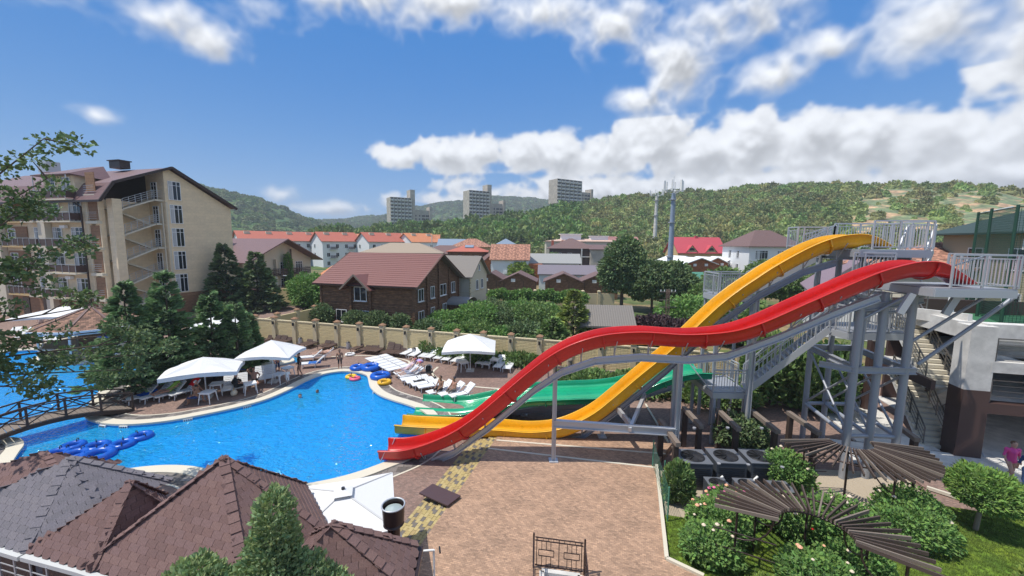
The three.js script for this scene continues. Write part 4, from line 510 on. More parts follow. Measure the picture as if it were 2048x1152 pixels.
// ================================================================ timber frames, fan pergolas, air conditioners
{
  const fr = [[6.9, -17.7, 6.8, -15.4, 'timber frame of two posts and a beam nearest the brick plaza'], [8.6, -19.1, 8.5, -17, 'timber frame second from the brick plaza'], [10.2, -18.9, 10.05, -16.8, 'timber frame third from the brick plaza'], [11.8, -18.8, 11.65, -16.6, 'timber frame fourth from the brick plaza'], [13.5, -18.7, 13.35, -16.5, 'timber frame against the steel tower columns'], [17.6, -17.5, 17.1, -16, 'timber frame right of the steel tower next to the path']];
  fr.forEach(([x0, z0, x1, z1, lab]) => { const t = thing('timber_frame', lab, 'timber frame', [0, 0, 0], 0, 'timber frames behind the air conditioners'); mb().bar([x0, 1.9, z0], [x1, 1.9, z1], .2, .18).build('beam', M.timber, t); for (const f of [.1, .88]) mb().box(mix(x0, x1, f), .9, mix(z0, z1, f), .2, 1.82, .2).build('post', M.timberdark, t); });
  const wg = thing('wooden_gate_posts', 'two short round topped timber posts behind the green slide', 'posts', [3.2, 0, -28.4]); for (const x of [0, 1.1]) mb().rod([x, 0, 0], [x, 1.5, 0], .16, .16, 10).rod([x, 1.5, 0], [x, 1.6, 0], .2, .16, 10).build('post', M.timber, wg);
  function fan(label, cx, cz, R, r0, a0, a1, n, h, post) {
    const t = thing('fan_pergola', label, 'pergola', [cx, 0, cz]); const rad = (a) => [Math.cos(a), -Math.sin(a)];
    for (let i = 0; i < n; i++) { const a = mix(a0, a1, i / (n - 1)) * Math.PI / 180, [c, s] = rad(a); const o = part(t, 'slat', mb().bar([c * r0, h + .12, s * r0], [c * R, h + .02, s * R], .042, .1).geo(), i % 4 ? M.darkwood : M.timber); o.userData = {}; }
    for (const q of [r0 + .12, (R + r0) / 2 + .2]) { const m = mb(); for (let i = 0; i < 16; i++) { const a = mix(a0, a1, i / 16) * Math.PI / 180, b = mix(a0, a1, (i + 1) / 16) * Math.PI / 180; m.rod([rad(a)[0] * q, h - .02, rad(a)[1] * q], [rad(b)[0] * q, h - .02, rad(b)[1] * q], .03, .03, 6); } m.build('ring_rail', M.brownmetal, t); }
    for (const f of post) { const a = mix(a0, a1, f) * Math.PI / 180, [c, s] = rad(a), q = (R + r0) / 2 + .2; const m = mb().rod([c * q, 0, s * q], [c * q, h - .02, s * q], .035); let pv = [c * q, h - .9, s * q]; for (let k = 1; k <= 6; k++) { const e = k / 6, rr = mix(q, r0 + .12, Math.sin(e * 1.57)), yy = h - .9 + .86 * (1 - Math.cos(e * 1.57)); const p = [c * rr, yy, s * rr]; m.rod(pv, p, .025, .025, 6); pv = p; } m.build('bracket_post', M.brownmetal, t); }
    mb().rod([rad(a0 * Math.PI / 180)[0] * r0, h * .45, rad(a0 * Math.PI / 180)[1] * r0], [rad(a0 * Math.PI / 180)[0] * R, h * .45, rad(a0 * Math.PI / 180)[1] * R], .02).rod([rad(a0 * Math.PI / 180)[0] * r0, h * .7, rad(a0 * Math.PI / 180)[1] * r0], [rad(a0 * Math.PI / 180)[0] * R, h * .7, rad(a0 * Math.PI / 180)[1] * R], .02).build('side_rail', M.brownmetal, t);
  }
  fan('front fan shaped pergola of dark slats opening towards the lawn', 8.3, -10.05, 2.45, .84, 152, -36, 30, 2.2, [.02, .25, .5, .75, .98]);
  fan('far fan shaped pergola of dark slats at the foot of the steel tower', 13.4, -15.05, 2.6, .74, 176, 352, 29, 2.2, [.05, .3, .55, .8, .97]);
  const fanG = (R) => { const m = mb(); for (let i = 0; i < 8; i++) m.box(Math.cos(i * .785) * R * .5, 0, Math.sin(i * .785) * R * .5, R * .9, .012, R * .3, -i * .785, .35); return m.geo(); };
  function ac(label, x, z, s, turn) {
    const t = thing('air_conditioner', label, 'air conditioner', [x, .12, z], turn, 'air conditioner units by the planting bed'); mb().box(0, .5 * s, 0, 1.05 * s, 1 * s, 1.0 * s).build('housing', mat(.055, .065, .08, .5), t); mb().box(0, 1.01 * s, 0, 1.08 * s, .03, 1.03 * s).build('top_plate', mat(.13, .14, .16, .5), t);
    const ring = new THREE.TorusGeometry(.4 * s, .025, 6, 28).rotateX(Math.PI / 2).translate(0, 1.03 * s, 0); part(t, 'fan_ring', ring, M.darkmetal); mb().add(new THREE.CylinderGeometry(.4 * s, .4 * s, .01, 28), new THREE.Matrix4().makeTranslation(0, 1.026 * s, 0)).build('fan_opening', M.dark, t); const f = part(t, 'fan', fanG(.4 * s), M.darkmetal); f.position.y = 1.045 * s; mb().rod([0, 1.04 * s, 0], [0, 1.09 * s, 0], .07).build('hub', mat(.3, .3, .32, .4), f);  // solid near-black disc paints the shade of the hollow under the fan
    for (let i = 0; i < 10; i++) mb().box(0, (.14 + i * .075) * s, .505 * s, .9 * s, .02, .02).build('louvre', M.darkmetal, t);
    const p = mb().rod([-.45 * s, .1, .58 * s], [-.45 * s, .42 * s, .58 * s], .045).rod([-.45 * s, .42 * s, .58 * s], [-.3 * s, .52 * s, .52 * s], .045); p.build('pipe', M.white, t);
  }
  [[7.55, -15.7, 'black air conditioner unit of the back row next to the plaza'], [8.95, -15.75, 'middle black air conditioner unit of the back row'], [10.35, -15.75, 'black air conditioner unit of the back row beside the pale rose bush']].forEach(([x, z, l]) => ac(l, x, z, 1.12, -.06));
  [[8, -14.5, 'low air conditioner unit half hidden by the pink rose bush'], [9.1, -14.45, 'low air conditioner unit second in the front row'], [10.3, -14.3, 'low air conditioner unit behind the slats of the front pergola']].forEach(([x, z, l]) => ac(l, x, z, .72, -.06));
  const fp = thing('green_fence', 'low green mesh fence panel along the edge of the brick plaza', 'fence', [0, 0, 0]); for (const [x, z] of [[6.25, -16.6], [6.1, -14.9], [5.6, -13.2]]) mb().rod([x, .1, z], [x, 1.5, z], .03).build('post', M.greenroof, fp); { const m = mb(); for (let i = 0; i < 9; i++) m.rod([6.25, .25 + i * .14, -16.6], [5.6, .25 + i * .14, -13.2], .006, .006, 4); m.build('wires', M.greenroof, fp); }
}
// ================================================================ shingled pavilions in the foreground
{
  // one roof face: polygon of 3D points whose first edge is the eave; hexagonal shingle tabs are laid in rows over it
  const tabG = (() => { const s = new THREE.Shape([[-.135, .1], [-.135, -.03], [-.07, -.1], [.07, -.1], [.135, -.03], [.135, .1]].map(p => new THREE.Vector2(...p))); return metreUV(prep(new THREE.ExtrudeGeometry(s, { depth: .012, bevelEnabled: false }))); })();
  const Z = V(0, 0, 1);
  function pavilion(label, faces, ms, walls, hips) {
    const t = thing('pavilion', label, 'pavilion', [0, 0, 0]); const roof = mb(); const tabs = [];
    for (const f of faces) {
      const P = f.map(p => V(...p)); for (let i = 1; i < P.length - 1; i++) roof.tris([[P[0].toArray(), P[i].toArray(), P[i + 1].toArray()]]);
      const e = P[1].clone().sub(P[0]).normalize(), nrm = P[1].clone().sub(P[0]).cross(P[2].clone().sub(P[0])).normalize(); if (nrm.y < 0) nrm.negate(); const up = nrm.clone().cross(e); if (up.y < 0) { up.negate(); } const q = P.map(p => { const d = p.clone().sub(P[0]); return [d.dot(e), d.dot(up)]; });
      const ins = (x, y) => { let c = false; for (let i = 0, j = q.length - 1; i < q.length; j = i++) if ((q[i][1] > y) !== (q[j][1] > y) && x < (q[j][0] - q[i][0]) * (y - q[i][1]) / (q[j][1] - q[i][1]) + q[i][0]) c = !c; return c; };
      const xs = q.map(a => a[0]), ys = q.map(a => a[1]); let row = 0; const ex = e.clone(); if (ex.clone().cross(up).dot(nrm) < 0) ex.negate(); const m = new THREE.Matrix4().makeBasis(ex, up, nrm), tilt = new THREE.Matrix4().makeRotationX(.09);
      for (let y = Math.min(...ys) + .06; y < Math.max(...ys); y += .145, row++) for (let x = Math.min(...xs) - .2 + (row & 1) * .14; x < Math.max(...xs) + .2; x += .278) if (ins(x, y) || (ins(x - .12, y) && ins(x + .1, y - .05))) { const p = P[0].clone().addScaledVector(e, x).addScaledVector(up, y).addScaledVector(nrm, .016); tabs.push([m.clone().multiply(tilt).setPosition(p), p.length ? p.distanceTo(camera.position) : 0]); }
    }
    const r = part(t, 'roof', roof.geo(), ms[2]); tabs.sort((a, b) => a[1] - b[1]); const rest = ms.map(() => []); const q = rng(33);
    tabs.forEach(([m, d], i) => { const k = Math.floor(q() * ms.length); if (i < 300) { const o = part(r, 'shingle', tabG, ms[k]); o.applyMatrix4(m); } else rest[k].push(tabG.clone().applyMatrix4(m)); });
    rest.forEach((l, k) => { if (l.length) stuffed(part(r, 'shingle_field', mergeGeometries(l), ms[k])); });
    for (const [a, b] of hips) { const A = V(...a), B = V(...b), n = Math.max(3, Math.round(A.distanceTo(B) / .24)); for (let i = 0; i < n; i++) { const p = A.clone().lerp(B, i / n), s = A.clone().lerp(B, (i + 1.12) / n); part(r, 'hip_cap', mb().bar([p.x, p.y + .055 + .012 * (i % 2), p.z], [s.x, s.y + .035, s.z], .2, .02).geo(), ms[(i + 1) % ms.length]); } }
    for (const w of walls) mb().bar(...w).build('wall', M.brownclad, t);
    return t;
  }
  const E = 2.9;
  const A3 = [-6.85, 4.8, -9.02], nl = [-9.3, E, -8.0], nr = [-4.85, E, -6.75], fr = [-4.25, E, -8.9], bk = [-6, E, -11], bl = [-8.9, E, -10.6];
  pavilion('largest pavilion with a pyramid roof of brown hexagonal shingles', [[nl, nr, A3], [nr, fr, A3], [fr, bk, A3], [bk, bl, A3], [bl, nl, A3]], M.shingle, [[[-9, 1.4, -8.1], [-5, 1.4, -7], .1, 2.8], [[-4.9, 1.4, -7], [-4.5, 1.4, -8.8], .1, 2.8], [[-5, 1.4, -9.4], [-8.6, 1.4, -10.3], .1, 2.8]], [[nr, A3], [fr, A3], [bk, A3], [nl, A3], [bl, A3]]);
  const A2 = [-9.1, 4.2, -8.98], l2 = [-11, E, -8.38], r2 = [-9.0, E, -7.86], b2 = [-8.5, E, -9.6], c2 = [-9.6, E, -10.4];
  pavilion('small pavilion roof of brown shingles wedged beside the large pyramid roof', [[l2, r2, A2], [r2, b2, A2], [b2, c2, A2], [c2, l2, A2]], M.shingle, [[[-10.8, 1.4, -8.5], [-9.2, 1.4, -8.1], .1, 2.8]], [[r2, A2], [c2, A2], [b2, A2]]);
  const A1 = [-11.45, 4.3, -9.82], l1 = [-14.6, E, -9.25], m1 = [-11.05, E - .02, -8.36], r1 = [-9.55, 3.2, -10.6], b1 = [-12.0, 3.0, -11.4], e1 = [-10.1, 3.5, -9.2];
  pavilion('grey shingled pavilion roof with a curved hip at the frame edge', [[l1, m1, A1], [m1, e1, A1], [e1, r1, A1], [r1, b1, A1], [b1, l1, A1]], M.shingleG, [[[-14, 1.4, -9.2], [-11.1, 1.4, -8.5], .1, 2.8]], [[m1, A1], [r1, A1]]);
  const A0 = [-14.2, 3.5, -11.5];
  pavilion('dark brown shingled roof behind the grey roof by the footbridge', [[[-17.5, E - .3, -10.2], [-12.4, 2.9, -10.6], A0], [[-12.4, 2.9, -10.6], [-13, E - .3, -12.6], A0], [[-13, E - .3, -12.6], [-17.5, E - .3, -10.2], A0]], M.shingle, [], [[[-12.4, 2.9, -10.6], A0]]);
  const A4 = [-3.75, 4.02, -7.85], a4 = [-4.9, E + .1, -6.2], c4 = [-2.05, 2.85, -7.5], d4 = [-2.15, E, -8.65], e4 = [-4.6, E + .3, -8.6];
  pavilion('low pavilion roof of brown shingles at the plaza steps', [[a4, c4, A4], [c4, d4, A4], [d4, e4, A4], [e4, a4, A4]], M.shingle, [[[-4.6, 1.4, -6.7], [-2.4, 1.4, -7.4], .1, 2.7], [[-2.4, 1.4, -7.4], [-2.4, 1.4, -8.4], .1, 2.7]], [[c4, A4], [d4, A4], [e4, A4]]);
  const gt = thing('gutter', 'pale metal gutter running along the pavilion eaves', 'gutter', [0, 0, 0]); mb().bar([-14.6, E - .07, -9.2], [-11.05, E - .08, -8.3], .14, .1).bar([-11, E - .08, -8.3], [-9.3, E - .08, -7.9], .13, .1).bar([-9.3, E - .08, -7.9], [-4.9, E - .08, -6.68], .13, .1).build('trough', mat(.55, .56, .55, .5), gt); mb().bar([-2.0, E - .12, -7.45], [-2.1, E - .1, -8.7], .12, .1).build('trough', M.brownmetal, gt);
  const lat = thing('lattice_screen', 'black metal lattice screen under the pavilion eaves', 'screen', [0, 0, 0]); for (let i = 0; i < 9; i++) { const f = i / 8, x = mix(-14.4, -10.2, f), z = mix(-9.1, -8.05, f); mb().bar([x, 1, z], [x, 2.8, z], .03, .03).build('upright', M.galv, lat); } for (let k = 0; k < 8; k++) mb().bar([-14.4, 1.3 + k * .18, -9.1], [-10.2, 1.3 + k * .18, -8.05], .015, .02).build('crossbar', M.galv, lat);
  { const c = document.createElement('canvas'); c.width = 64; c.height = 96; const x = c.getContext('2d'); x.fillStyle = '#e8e8e6'; x.fillRect(0, 0, 64, 96); x.fillStyle = '#333'; x.font = 'bold 26px sans-serif'; x.textAlign = 'center'; x.fillText('↔', 32, 56); const ct = new THREE.CanvasTexture(c); ct.colorSpace = THREE.SRGBColorSpace; const s = thing('notice_plate', 'small white notice plate on the dark screen', 'sign', [-10.35, 2.35, -8.02], TG); mb().box(0, 0, 0, .16, .24, .02).build('plate', M.white, s); const f = part(s, 'face', new THREE.PlaneGeometry(.15, .23), new THREE.MeshStandardMaterial({ map: ct, roughness: .6 })); f.position.z = .013; }
  // chimney flue
  const ch = thing('chimney_flue', 'dark brown metal flue with a wide round cowl beside the low pavilion roof', 'chimney', [-2.85, 0, -9.1]); mb().rod([0, 0, 0], [0, 3.2, 0], .15, .15, 20).build('pipe', M.brownmetal, ch); mb().add(new THREE.CylinderGeometry(.27, .25, .42, 28, 1, true), new THREE.Matrix4().makeTranslation(0, 3.4, 0)).add(new THREE.CylinderGeometry(.17, .25, .1, 28, 1, true), new THREE.Matrix4().makeTranslation(0, 3.17, 0)).build('cowl', M.brownmetal, ch); mb().add(new THREE.TorusGeometry(.27, .02, 6, 28).rotateX(1.5708), new THREE.Matrix4().makeTranslation(0, 3.61, 0)).build('rim', M.galv, ch); mb().add(new THREE.ConeGeometry(.22, .07, 24), new THREE.Matrix4().makeTranslation(0, 3.53, 0)).build('cap', mat(.35, .42, .42, .4), ch);
}
// ================================================================ plaza furniture
{
  const b = thing('wooden_board', 'dark plum coloured board lying across the yellow paver steps', 'board', [-2.7, .3, -14.35], -.6); mb().box(0, .06, 0, 1.5, .05, .72, 0, 0, .05).build('panel', mat(.07, .04, .045, .6, { bumpMap: T.noiseB, bumpScale: .004 }), b); for (const x of [-.5, .5]) mb().box(x, .01, 0, .06, .06, .7).build('batten', M.timberdark, b);
  const r = thing('stairwell_railing', 'dark brown iron railing with a geometric pattern round a stairwell', 'railing', [0, plazaY, 0]); const P = [[.62, -9.4], [.72, -11], [2.2, -10.75], [2.05, -9.3]];
  P.forEach(([x, z]) => mb().bar([x, 0, z], [x, 1.12, z], .05, .05).build('post', M.brownmetal, r));
  for (let k = 0; k < 3; k++) { const [a, c] = [P[k], P[k + 1]], at = (f, y) => [mix(a[0], c[0], f), y, mix(a[1], c[1], f)]; const m = mb(); for (const y of [.1, 1.0, .9]) m.bar(at(.03, y), at(.97, y), .025, .025); for (const f of [.06, .5, .94]) m.bar(at(f, .1), at(f, 1), .022, .022); for (const h of [0, .5]) { m.bar(at(h + .1, .42), at(h + .4, .42), .02, .02).bar(at(h + .1, .62), at(h + .4, .62), .02, .02); for (const f of [.1, .4]) m.bar(at(h + f, .42), at(h + f, .62), .02, .02); for (const f of [.16, .25, .34]) m.bar(at(h + f, .1), at(h + f, .42), .018, .018).bar(at(h + f, .62), at(h + f, .9), .018, .018); } for (let i = 0; i < 9; i++) m.bar(at(.08 + i * .105, .9), at(.08 + i * .105, 1), .015, .015); m.build('panel', M.brownmetal, r); }
  struct('stairwell', mb().bar([.85, plazaY + .05, -9], [.95, plazaY + .05, -10.75], .14, .14).bar([.95, plazaY + .05, -10.78], [2.05, plazaY + .05, -10.6], .14, .14).bar([2.05, plazaY + .05, -10.6], [1.9, plazaY + .05, -9], .14, .14).geo(), M.conc); { const sw = new THREE.Group(); sw.name = 'stairwell_pit'; sw.userData = { kind: 'structure' }; scene.add(sw); mb().bar([.9, -.9, -8.1], [.99, -.9, -10.76], .06, 2.4).bar([.96, -.9, -10.76], [2.04, -.9, -10.58], .06, 2.4).bar([2.03, -.9, -10.6], [1.89, -.9, -8.1], .06, 2.4).build('wall', M.conc, sw); mb().box(1.45, -2.1, -9.4, 1.4, .1, 3).build('floor', M.stone, sw); for (let i = 0; i < 9; i++) mb().box(1.45, .1 - i * .22, -8.3 - i * .26, 1, .1, .28).build('step', M.conc, sw); }
  const g = thing('exercise_rack', 'white tubular rack with black grips standing on the plaza', 'rack', [-2.55, plazaY, -10.15], .12); mb().rod([-.45, 0, 0], [-.45, 1.2, 0], .03).rod([.45, 0, 0], [.45, 1.2, 0], .03).rod([-.45, 1.2, 0], [.45, 1.2, 0], .03).build('frame', M.white, g); for (const x of [-.6, -.12, .12, .6]) mb().rod([x, 1.2, -.1], [x * 1.05, 1.22, .15], .025).build('grip', M.darkmetal, g);
  const s = thing('lounge_chair', 'white plastic deck chair with slanted back on the lower deck by the steps', 'chair', [-3.05, 0, -11.1], 1.2); mb().box(0, .38, 0, .55, .04, .6).build('seat', M.plastic, s); mb().box(0, .75, -.42, .55, .7, .04, 0, -.35).build('backrest', M.plastic, s); for (const x of [-.26, .26]) { mb().rod([x, 0, .3], [x, .6, -.2], .022).build('leg', M.plastic, s); mb().rod([x, 0, -.45], [x, .55, .25], .022).build('leg', M.plastic, s); mb().bar([x, .6, -.25], [x, .6, .25], .05, .03).build('armrest', M.plastic, s); }
}
// ================================================================ parasols
function parasol(label, x, z, w, d, h, turn, rise = .75, val = .18) {
  const t = thing('parasol', label, 'parasol', [x, 0, z], turn, 'white parasols round the pool'); const n = 8, rim = []; for (let i = 0; i < n; i++) { const a = i * Math.PI / 4, c = Math.cos(a), s = Math.sin(a), k = Math.max(Math.abs(c), Math.abs(s)); rim.push([c / k * w / 2, h + (i % 2 ? -.12 : 0), s / k * d / 2]); }
  const m = mb(), top = [0, h + rise, 0]; rim.forEach((p, i) => { const q = rim[(i + 1) % n]; const mid = [(p[0] + q[0]) / 2, (p[1] + q[1]) / 2 + .02, (p[2] + q[2]) / 2], ctr = [mid[0] * .5, h + rise * .5 - .06, mid[2] * .5]; const pm = [p[0] * .5, h + rise * .48, p[2] * .5], qm = [q[0] * .5, h + rise * .48, q[2] * .5]; m.tris([[top, pm, ctr], [top, ctr, qm], [pm, p, ctr], [ctr, p, mid], [ctr, mid, q], [ctr, q, qm]]); }); m.build('canopy', M.canvas, t);
  const vl = mb(); rim.forEach((p, i) => { const q = rim[(i + 1) % n]; vl.tris([[p, q, [q[0], q[1] - val, q[2]]], [p, [q[0], q[1] - val, q[2]], [p[0], p[1] - val, p[2]]]]); }); vl.build('valance', M.canvas, t);
  mb().rod([0, 0, 0], [0, h + rise, 0], .035).build('pole', M.white, t); rim.forEach(p => mb().rod([0, h + rise * .9, 0], [p[0] * .97, p[1] - .02, p[2] * .97], .012, .012, 5).build('rib', M.white, t)); mb().box(0, .06, 0, .6, .12, .6).build('base', M.conc, t); return t;
}
parasol('long white parasol over the loungers at the end of the island', -19.35, -24.45, 3.9, 2.5, 2.0, .42, .68, .24);
parasol('white parasol between the island and the small children pool', -16.85, -27.45, 3.5, 2.8, 2.25, .1, .8);
parasol('white parasol standing beside the row of white loungers by the wall', -3.2, -30.3, 3.9, 3.6, 2.1, TG + .3, .85);
parasol('large white parasol on the hotel terrace behind the swim up bar', -46.5, -41, 6, 5, 2.3, .3, .7); parasol('white parasol half hidden behind the island conifers', -27.6, -37, 3.8, 3.4, 2.2, .2, .8);
{ const t = thing('cantilever_parasol', 'square white cantilever parasol beside the low pavilion roof', 'parasol', [-4.75, 0, -10.65], .32); const h = 2.45, rise = .45, a = 1.38; const c = [[-a, h, -a], [a, h, -a], [a, h, a], [-a, h, a]], m = mb(), tp = [0, h + rise, 0]; c.forEach((p, i) => { const q = c[(i + 1) % 4], mid = [(p[0] + q[0]) / 2, h - .03, (p[2] + q[2]) / 2]; m.tris([[tp, p, mid], [tp, mid, q]]); m.tris([[p, mid, [p[0], h - .08, p[2]]], [mid, q, [q[0], h - .08, q[2]]], [mid, [mid[0], h - .11, mid[2]], [p[0], h - .08, p[2]]], [mid, [q[0], h - .08, q[2]], [mid[0], h - .11, mid[2]]]]); }); m.build('canopy', M.canvas, t); mb().tris([[[-.25, h + rise + .01, -.25], [.25, h + rise + .01, -.25], [0, h + rise + .1, 0]], [[.25, h + rise + .01, -.25], [.25, h + rise + .01, .25], [0, h + rise + .1, 0]], [[.25, h + rise + .01, .25], [-.25, h + rise + .01, .25], [0, h + rise + .1, 0]], [[-.25, h + rise + .01, .25], [-.25, h + rise + .01, -.25], [0, h + rise + .1, 0]]]).build('vent', M.canvas, t); for (const p of c) mb().bar([p[0] * .98, p[1] + .012, p[2] * .98], [0, h + rise + .012, 0], .05, .012).build('seam', mat(.55, .55, .55, .9), t); mb().rod([-1.8, 0, .5], [-1.8, 2.75, .5], .05).build('pole', M.darkmetal, t); mb().rod([-1.8, 2.7, .5], [-.75, 2.66, .2], .02).build('arm', M.darkmetal, t); mb().rod([0, h + rise + .08, 0], [0, h + rise + .14, 0], .05).build('finial', M.darkmetal, t); mb().box(-1.8, .06, .5, .7, .12, .7).build('base', M.conc, t); }
// ================================================================ loungers, tables, chairs
const lounger = (() => { const t = new THREE.Group(); t.name = 'sun_lounger'; const m = M.plastic; const slat = mb().box(0, 0, 0, .56, .03, .11).geo(); mb().bar([-.3, .34, .95], [-.3, .34, -.2], .05, .07).bar([.3, .34, .95], [.3, .34, -.2], .05, .07).build('frame', m, t); for (let i = 0; i < 9; i++) { const o = part(t, 'slat', slat, m); o.position.set(0, .36, .9 - i * .125); } const bk = new THREE.Group(); bk.name = 'backrest'; t.add(bk); bk.position.set(0, .35, -.2); mb().bar([-.3, 0, 0], [-.3, 0, -.72], .05, .06).bar([.3, 0, 0], [.3, 0, -.72], .05, .06).bar([-.3, 0, -.72], [.3, 0, -.72], .06, .06).build('back_frame', m, bk); for (let i = 0; i < 5; i++) { const o = part(bk, 'slat', slat, m); o.position.set(0, .02, -.08 - i * .135); } bk.rotation.x = .75; for (const [x, z] of [[-.29, .75], [.29, .75], [-.29, -.15], [.29, -.15]]) mb().rod([x, .34, z], [x * 1.05, 0, z + .04], .03, .025, 6).build('leg', m, t); mb().rod([-.29, .3, -.15], [-.29, .36, -.6], .018).rod([.29, .3, -.15], [.29, .36, -.6], .018).build('prop', m, t); return t; })();
function placeLounger(x, z, turn, back, label, group, m) { const c = lounger.clone(); c.name = numbered(m ? 'brown_lounger' : 'sun_lounger'); c.position.set(x, .02, z); c.rotation.y = turn; c.children.find(k => k.name === 'backrest').rotation.x = back; c.userData = { label, category: 'lounger', group }; if (m) c.traverse(k => { if (k.isMesh) k.material = m; }); scene.add(c); return c; }
const hv = headTo(...W_);
[[-9, -33.9], [-8.2, -33.5], [-7.3, -33.2], [-6.7, -33], [-5.9, -32.7], [-5.2, -32.3], [-4.3, -31.9], [-3.8, -31.7], [-2.3, -31.4], [-1.7, -31.1], [-.8, -30.5], [-.1, -30.2]].forEach(([x, z], i) => placeLounger(x - .1, z - .5, hv + (i % 3 - 1) * .06, [.8, .75, .2, .8, .85, .75, .2, .85, .8, .7, .8, .2][i], 'white plastic lounger in the row by the wall and third parasol', 'white loungers in the row by the wall'));
[[-11.5, -32.6], [-11, -32.05], [-10.5, -31.5], [-10, -30.95], [-9.5, -30.4], [-9, -29.85]].forEach(([x, z]) => placeLounger(x + .3, z, headTo(.72, -.69), 0.02, 'flat white lounger in the fanned row at the rim of the pool bay', 'flat white loungers at the pool bay'));
[[-8.1, -29], [-7.6, -28.4]].forEach(([x, z]) => placeLounger(x + .3, z, headTo(.8, -.6), .5, 'white lounger occupied by sunbathers beside the fanned row', 'occupied loungers at the pool bay'));
[[-7.1, -27.6], [-6.6, -27.1], [-6.1, -26.6], [-5.6, -26.2]].forEach(([x, z]) => placeLounger(x + .2, z, headTo(.88, -.47), .02, 'flat white lounger between the sunbathers and the green slide end', 'flat white loungers by the green slide'));
[[-4.6, -25.3], [-3.8, -25], [-3.1, -24.8]].forEach(([x, z]) => placeLounger(x, z, headTo(.8, -.6), .7, 'white lounger behind the end of the green slide', 'white loungers behind the green slide'));
[[-22.9, -23.9], [-22.2, -24.2], [-21.6, -24.5], [-20.9, -24.8]].forEach(([x, z], i) => placeLounger(x, z, headTo(.42, -.9), .8, ['white lounger draped with a blue towel at the end of the island', 'empty white lounger beside the one with the blue towel', 'white lounger with a sunbather in a green top', 'white lounger with a red towel over its back'][i], 'white loungers on the island'));
[[-18.7, -25.6], [-18.2, -26.1], [-17.9, -27.6], [-17.4, -28]].forEach(([x, z], i) => placeLounger(x, z, headTo(-.5, -.86), .8, ['white lounger under the right end of the long parasol', 'white lounger with a dark bag under the long parasol', 'white lounger between the two island parasols', 'white lounger beside the pole of the second parasol'][i], 'white loungers between the parasols'));
[[-16.7, -32.6], [-16, -33.2], [-15.7, -30.9]].forEach(([x, z], i) => placeLounger(x, z, headTo(.9, -.3), .7, ['white lounger at the rim of the small children pool', 'white lounger with a sunbather by the children pool', 'white lounger with a blue towel behind the second parasol'][i], 'white loungers by the children pool'));
[[-23.8, -38.2], [-22.9, -37.9], [-22.2, -37.7], [-21.6, -37.6], [-19.3, -37], [-18.7, -36.8], [-17.3, -36.4], [-16.6, -36.2], [-13.9, -35.5], [-13, -35.3], [-12.4, -35.1], [-11.8, -34.9], [-10.8, -34.4], [-10.2, -34.3], [-9.6, -34.2]].forEach(([x, z], i) => placeLounger(x - .1, z - .3, hv, 1.05, i < 4 ? 'dark brown lounger in the group of four beside the wall corner' : i < 6 ? 'dark brown lounger of the first pair along the yellow wall' : i < 8 ? 'dark brown lounger of the second pair along the yellow wall' : i < 12 ? 'dark brown lounger in the group of four before the middle of the wall' : 'dark brown lounger in the last group of three next to the white row', 'brown loungers along the wall', M.brownplastic));
for (const [x, z] of [[-50, -40], [-48.5, -38.8], [-45, -37.8], [-43.5, -37], [-41.6, -37.2], [-52, -41]]) placeLounger(x, z, .6, .3, 'white lounger on the hotel terrace beyond the back pool', 'white loungers on the hotel terrace');
function cloth(label, x, y, z, w, l, turn, m, tilt = 0) { const g = new THREE.PlaneGeometry(w, l, 8, 12); g.rotateX(-Math.PI / 2); const p = g.attributes.position; for (let i = 0; i < p.count; i++) { const a = p.getX(i), b = p.getZ(i); p.setY(i, .03 * Math.sin(a * 14 + b * 5) * Math.sin(b * 9) - (Math.abs(a) > w * .4 ? .08 : 0)); } g.computeVertexNormals(); const o = single('towel', g, m, label, 'towel'); o.position.set(x, y, z); o.rotation.set(tilt, turn, 0, 'YXZ'); }
cloth('crumpled blue towel on the island lounger by the bridge', -22.8, .5, -24.1, .62, .9, headTo(.42, -.9), M.tube, .2); cloth('red towel hanging over the back of a white lounger', -20.75, .82, -25.25, .6, .6, headTo(.42, -.9), mat(.65, .01, .015, .9), .8); cloth('blue towel on the lounger behind the second parasol', -15.6, .45, -30.9, .62, .9, headTo(.9, -.3), mat(.02, .12, .4, .9)); cloth('dark towel on a lounger at the green slide end', -6.4, .42, -26.9, .5, .8, headTo(.88, -.47), M.dark);
const tableP = (() => { const t = new THREE.Group(); t.name = 'plastic_table'; mb().box(0, .7, 0, .7, .035, .7).build('top', M.plastic, t); mb().box(0, .64, 0, .6, .07, .6).build('apron', M.plastic, t); for (const [x, z] of [[-.28, -.28], [.28, -.28], [-.28, .28], [.28, .28]]) mb().rod([x, .62, z], [x * 1.25, 0, z * 1.25], .035, .028, 6).build('leg', M.plastic, t); return t; })();
[[-18.7, -23.75, 'white plastic table under the long parasol on the island'], [-17.1, -25.3, 'white plastic table at the right end of the long parasol'], [-16.3, -27.2, 'white plastic table below the second parasol'], [-3.75, -30.35, 'white plastic table at the pole of the third parasol'], [-1.3, -31.2, 'white plastic table between loungers right of the third parasol'], [-19.2, -25.2, 'white plastic table against the conifers behind the long parasol'], [-16.5, -28.6, 'white plastic table piled with towels by the children pool']].forEach(([x, z, l], i) => { const c = tableP.clone(); c.name = numbered('plastic_table'); c.position.set(x, .01, z); c.rotation.y = i * .7; c.userData = { label: l, category: 'table', group: 'white plastic tables' }; scene.add(c); });
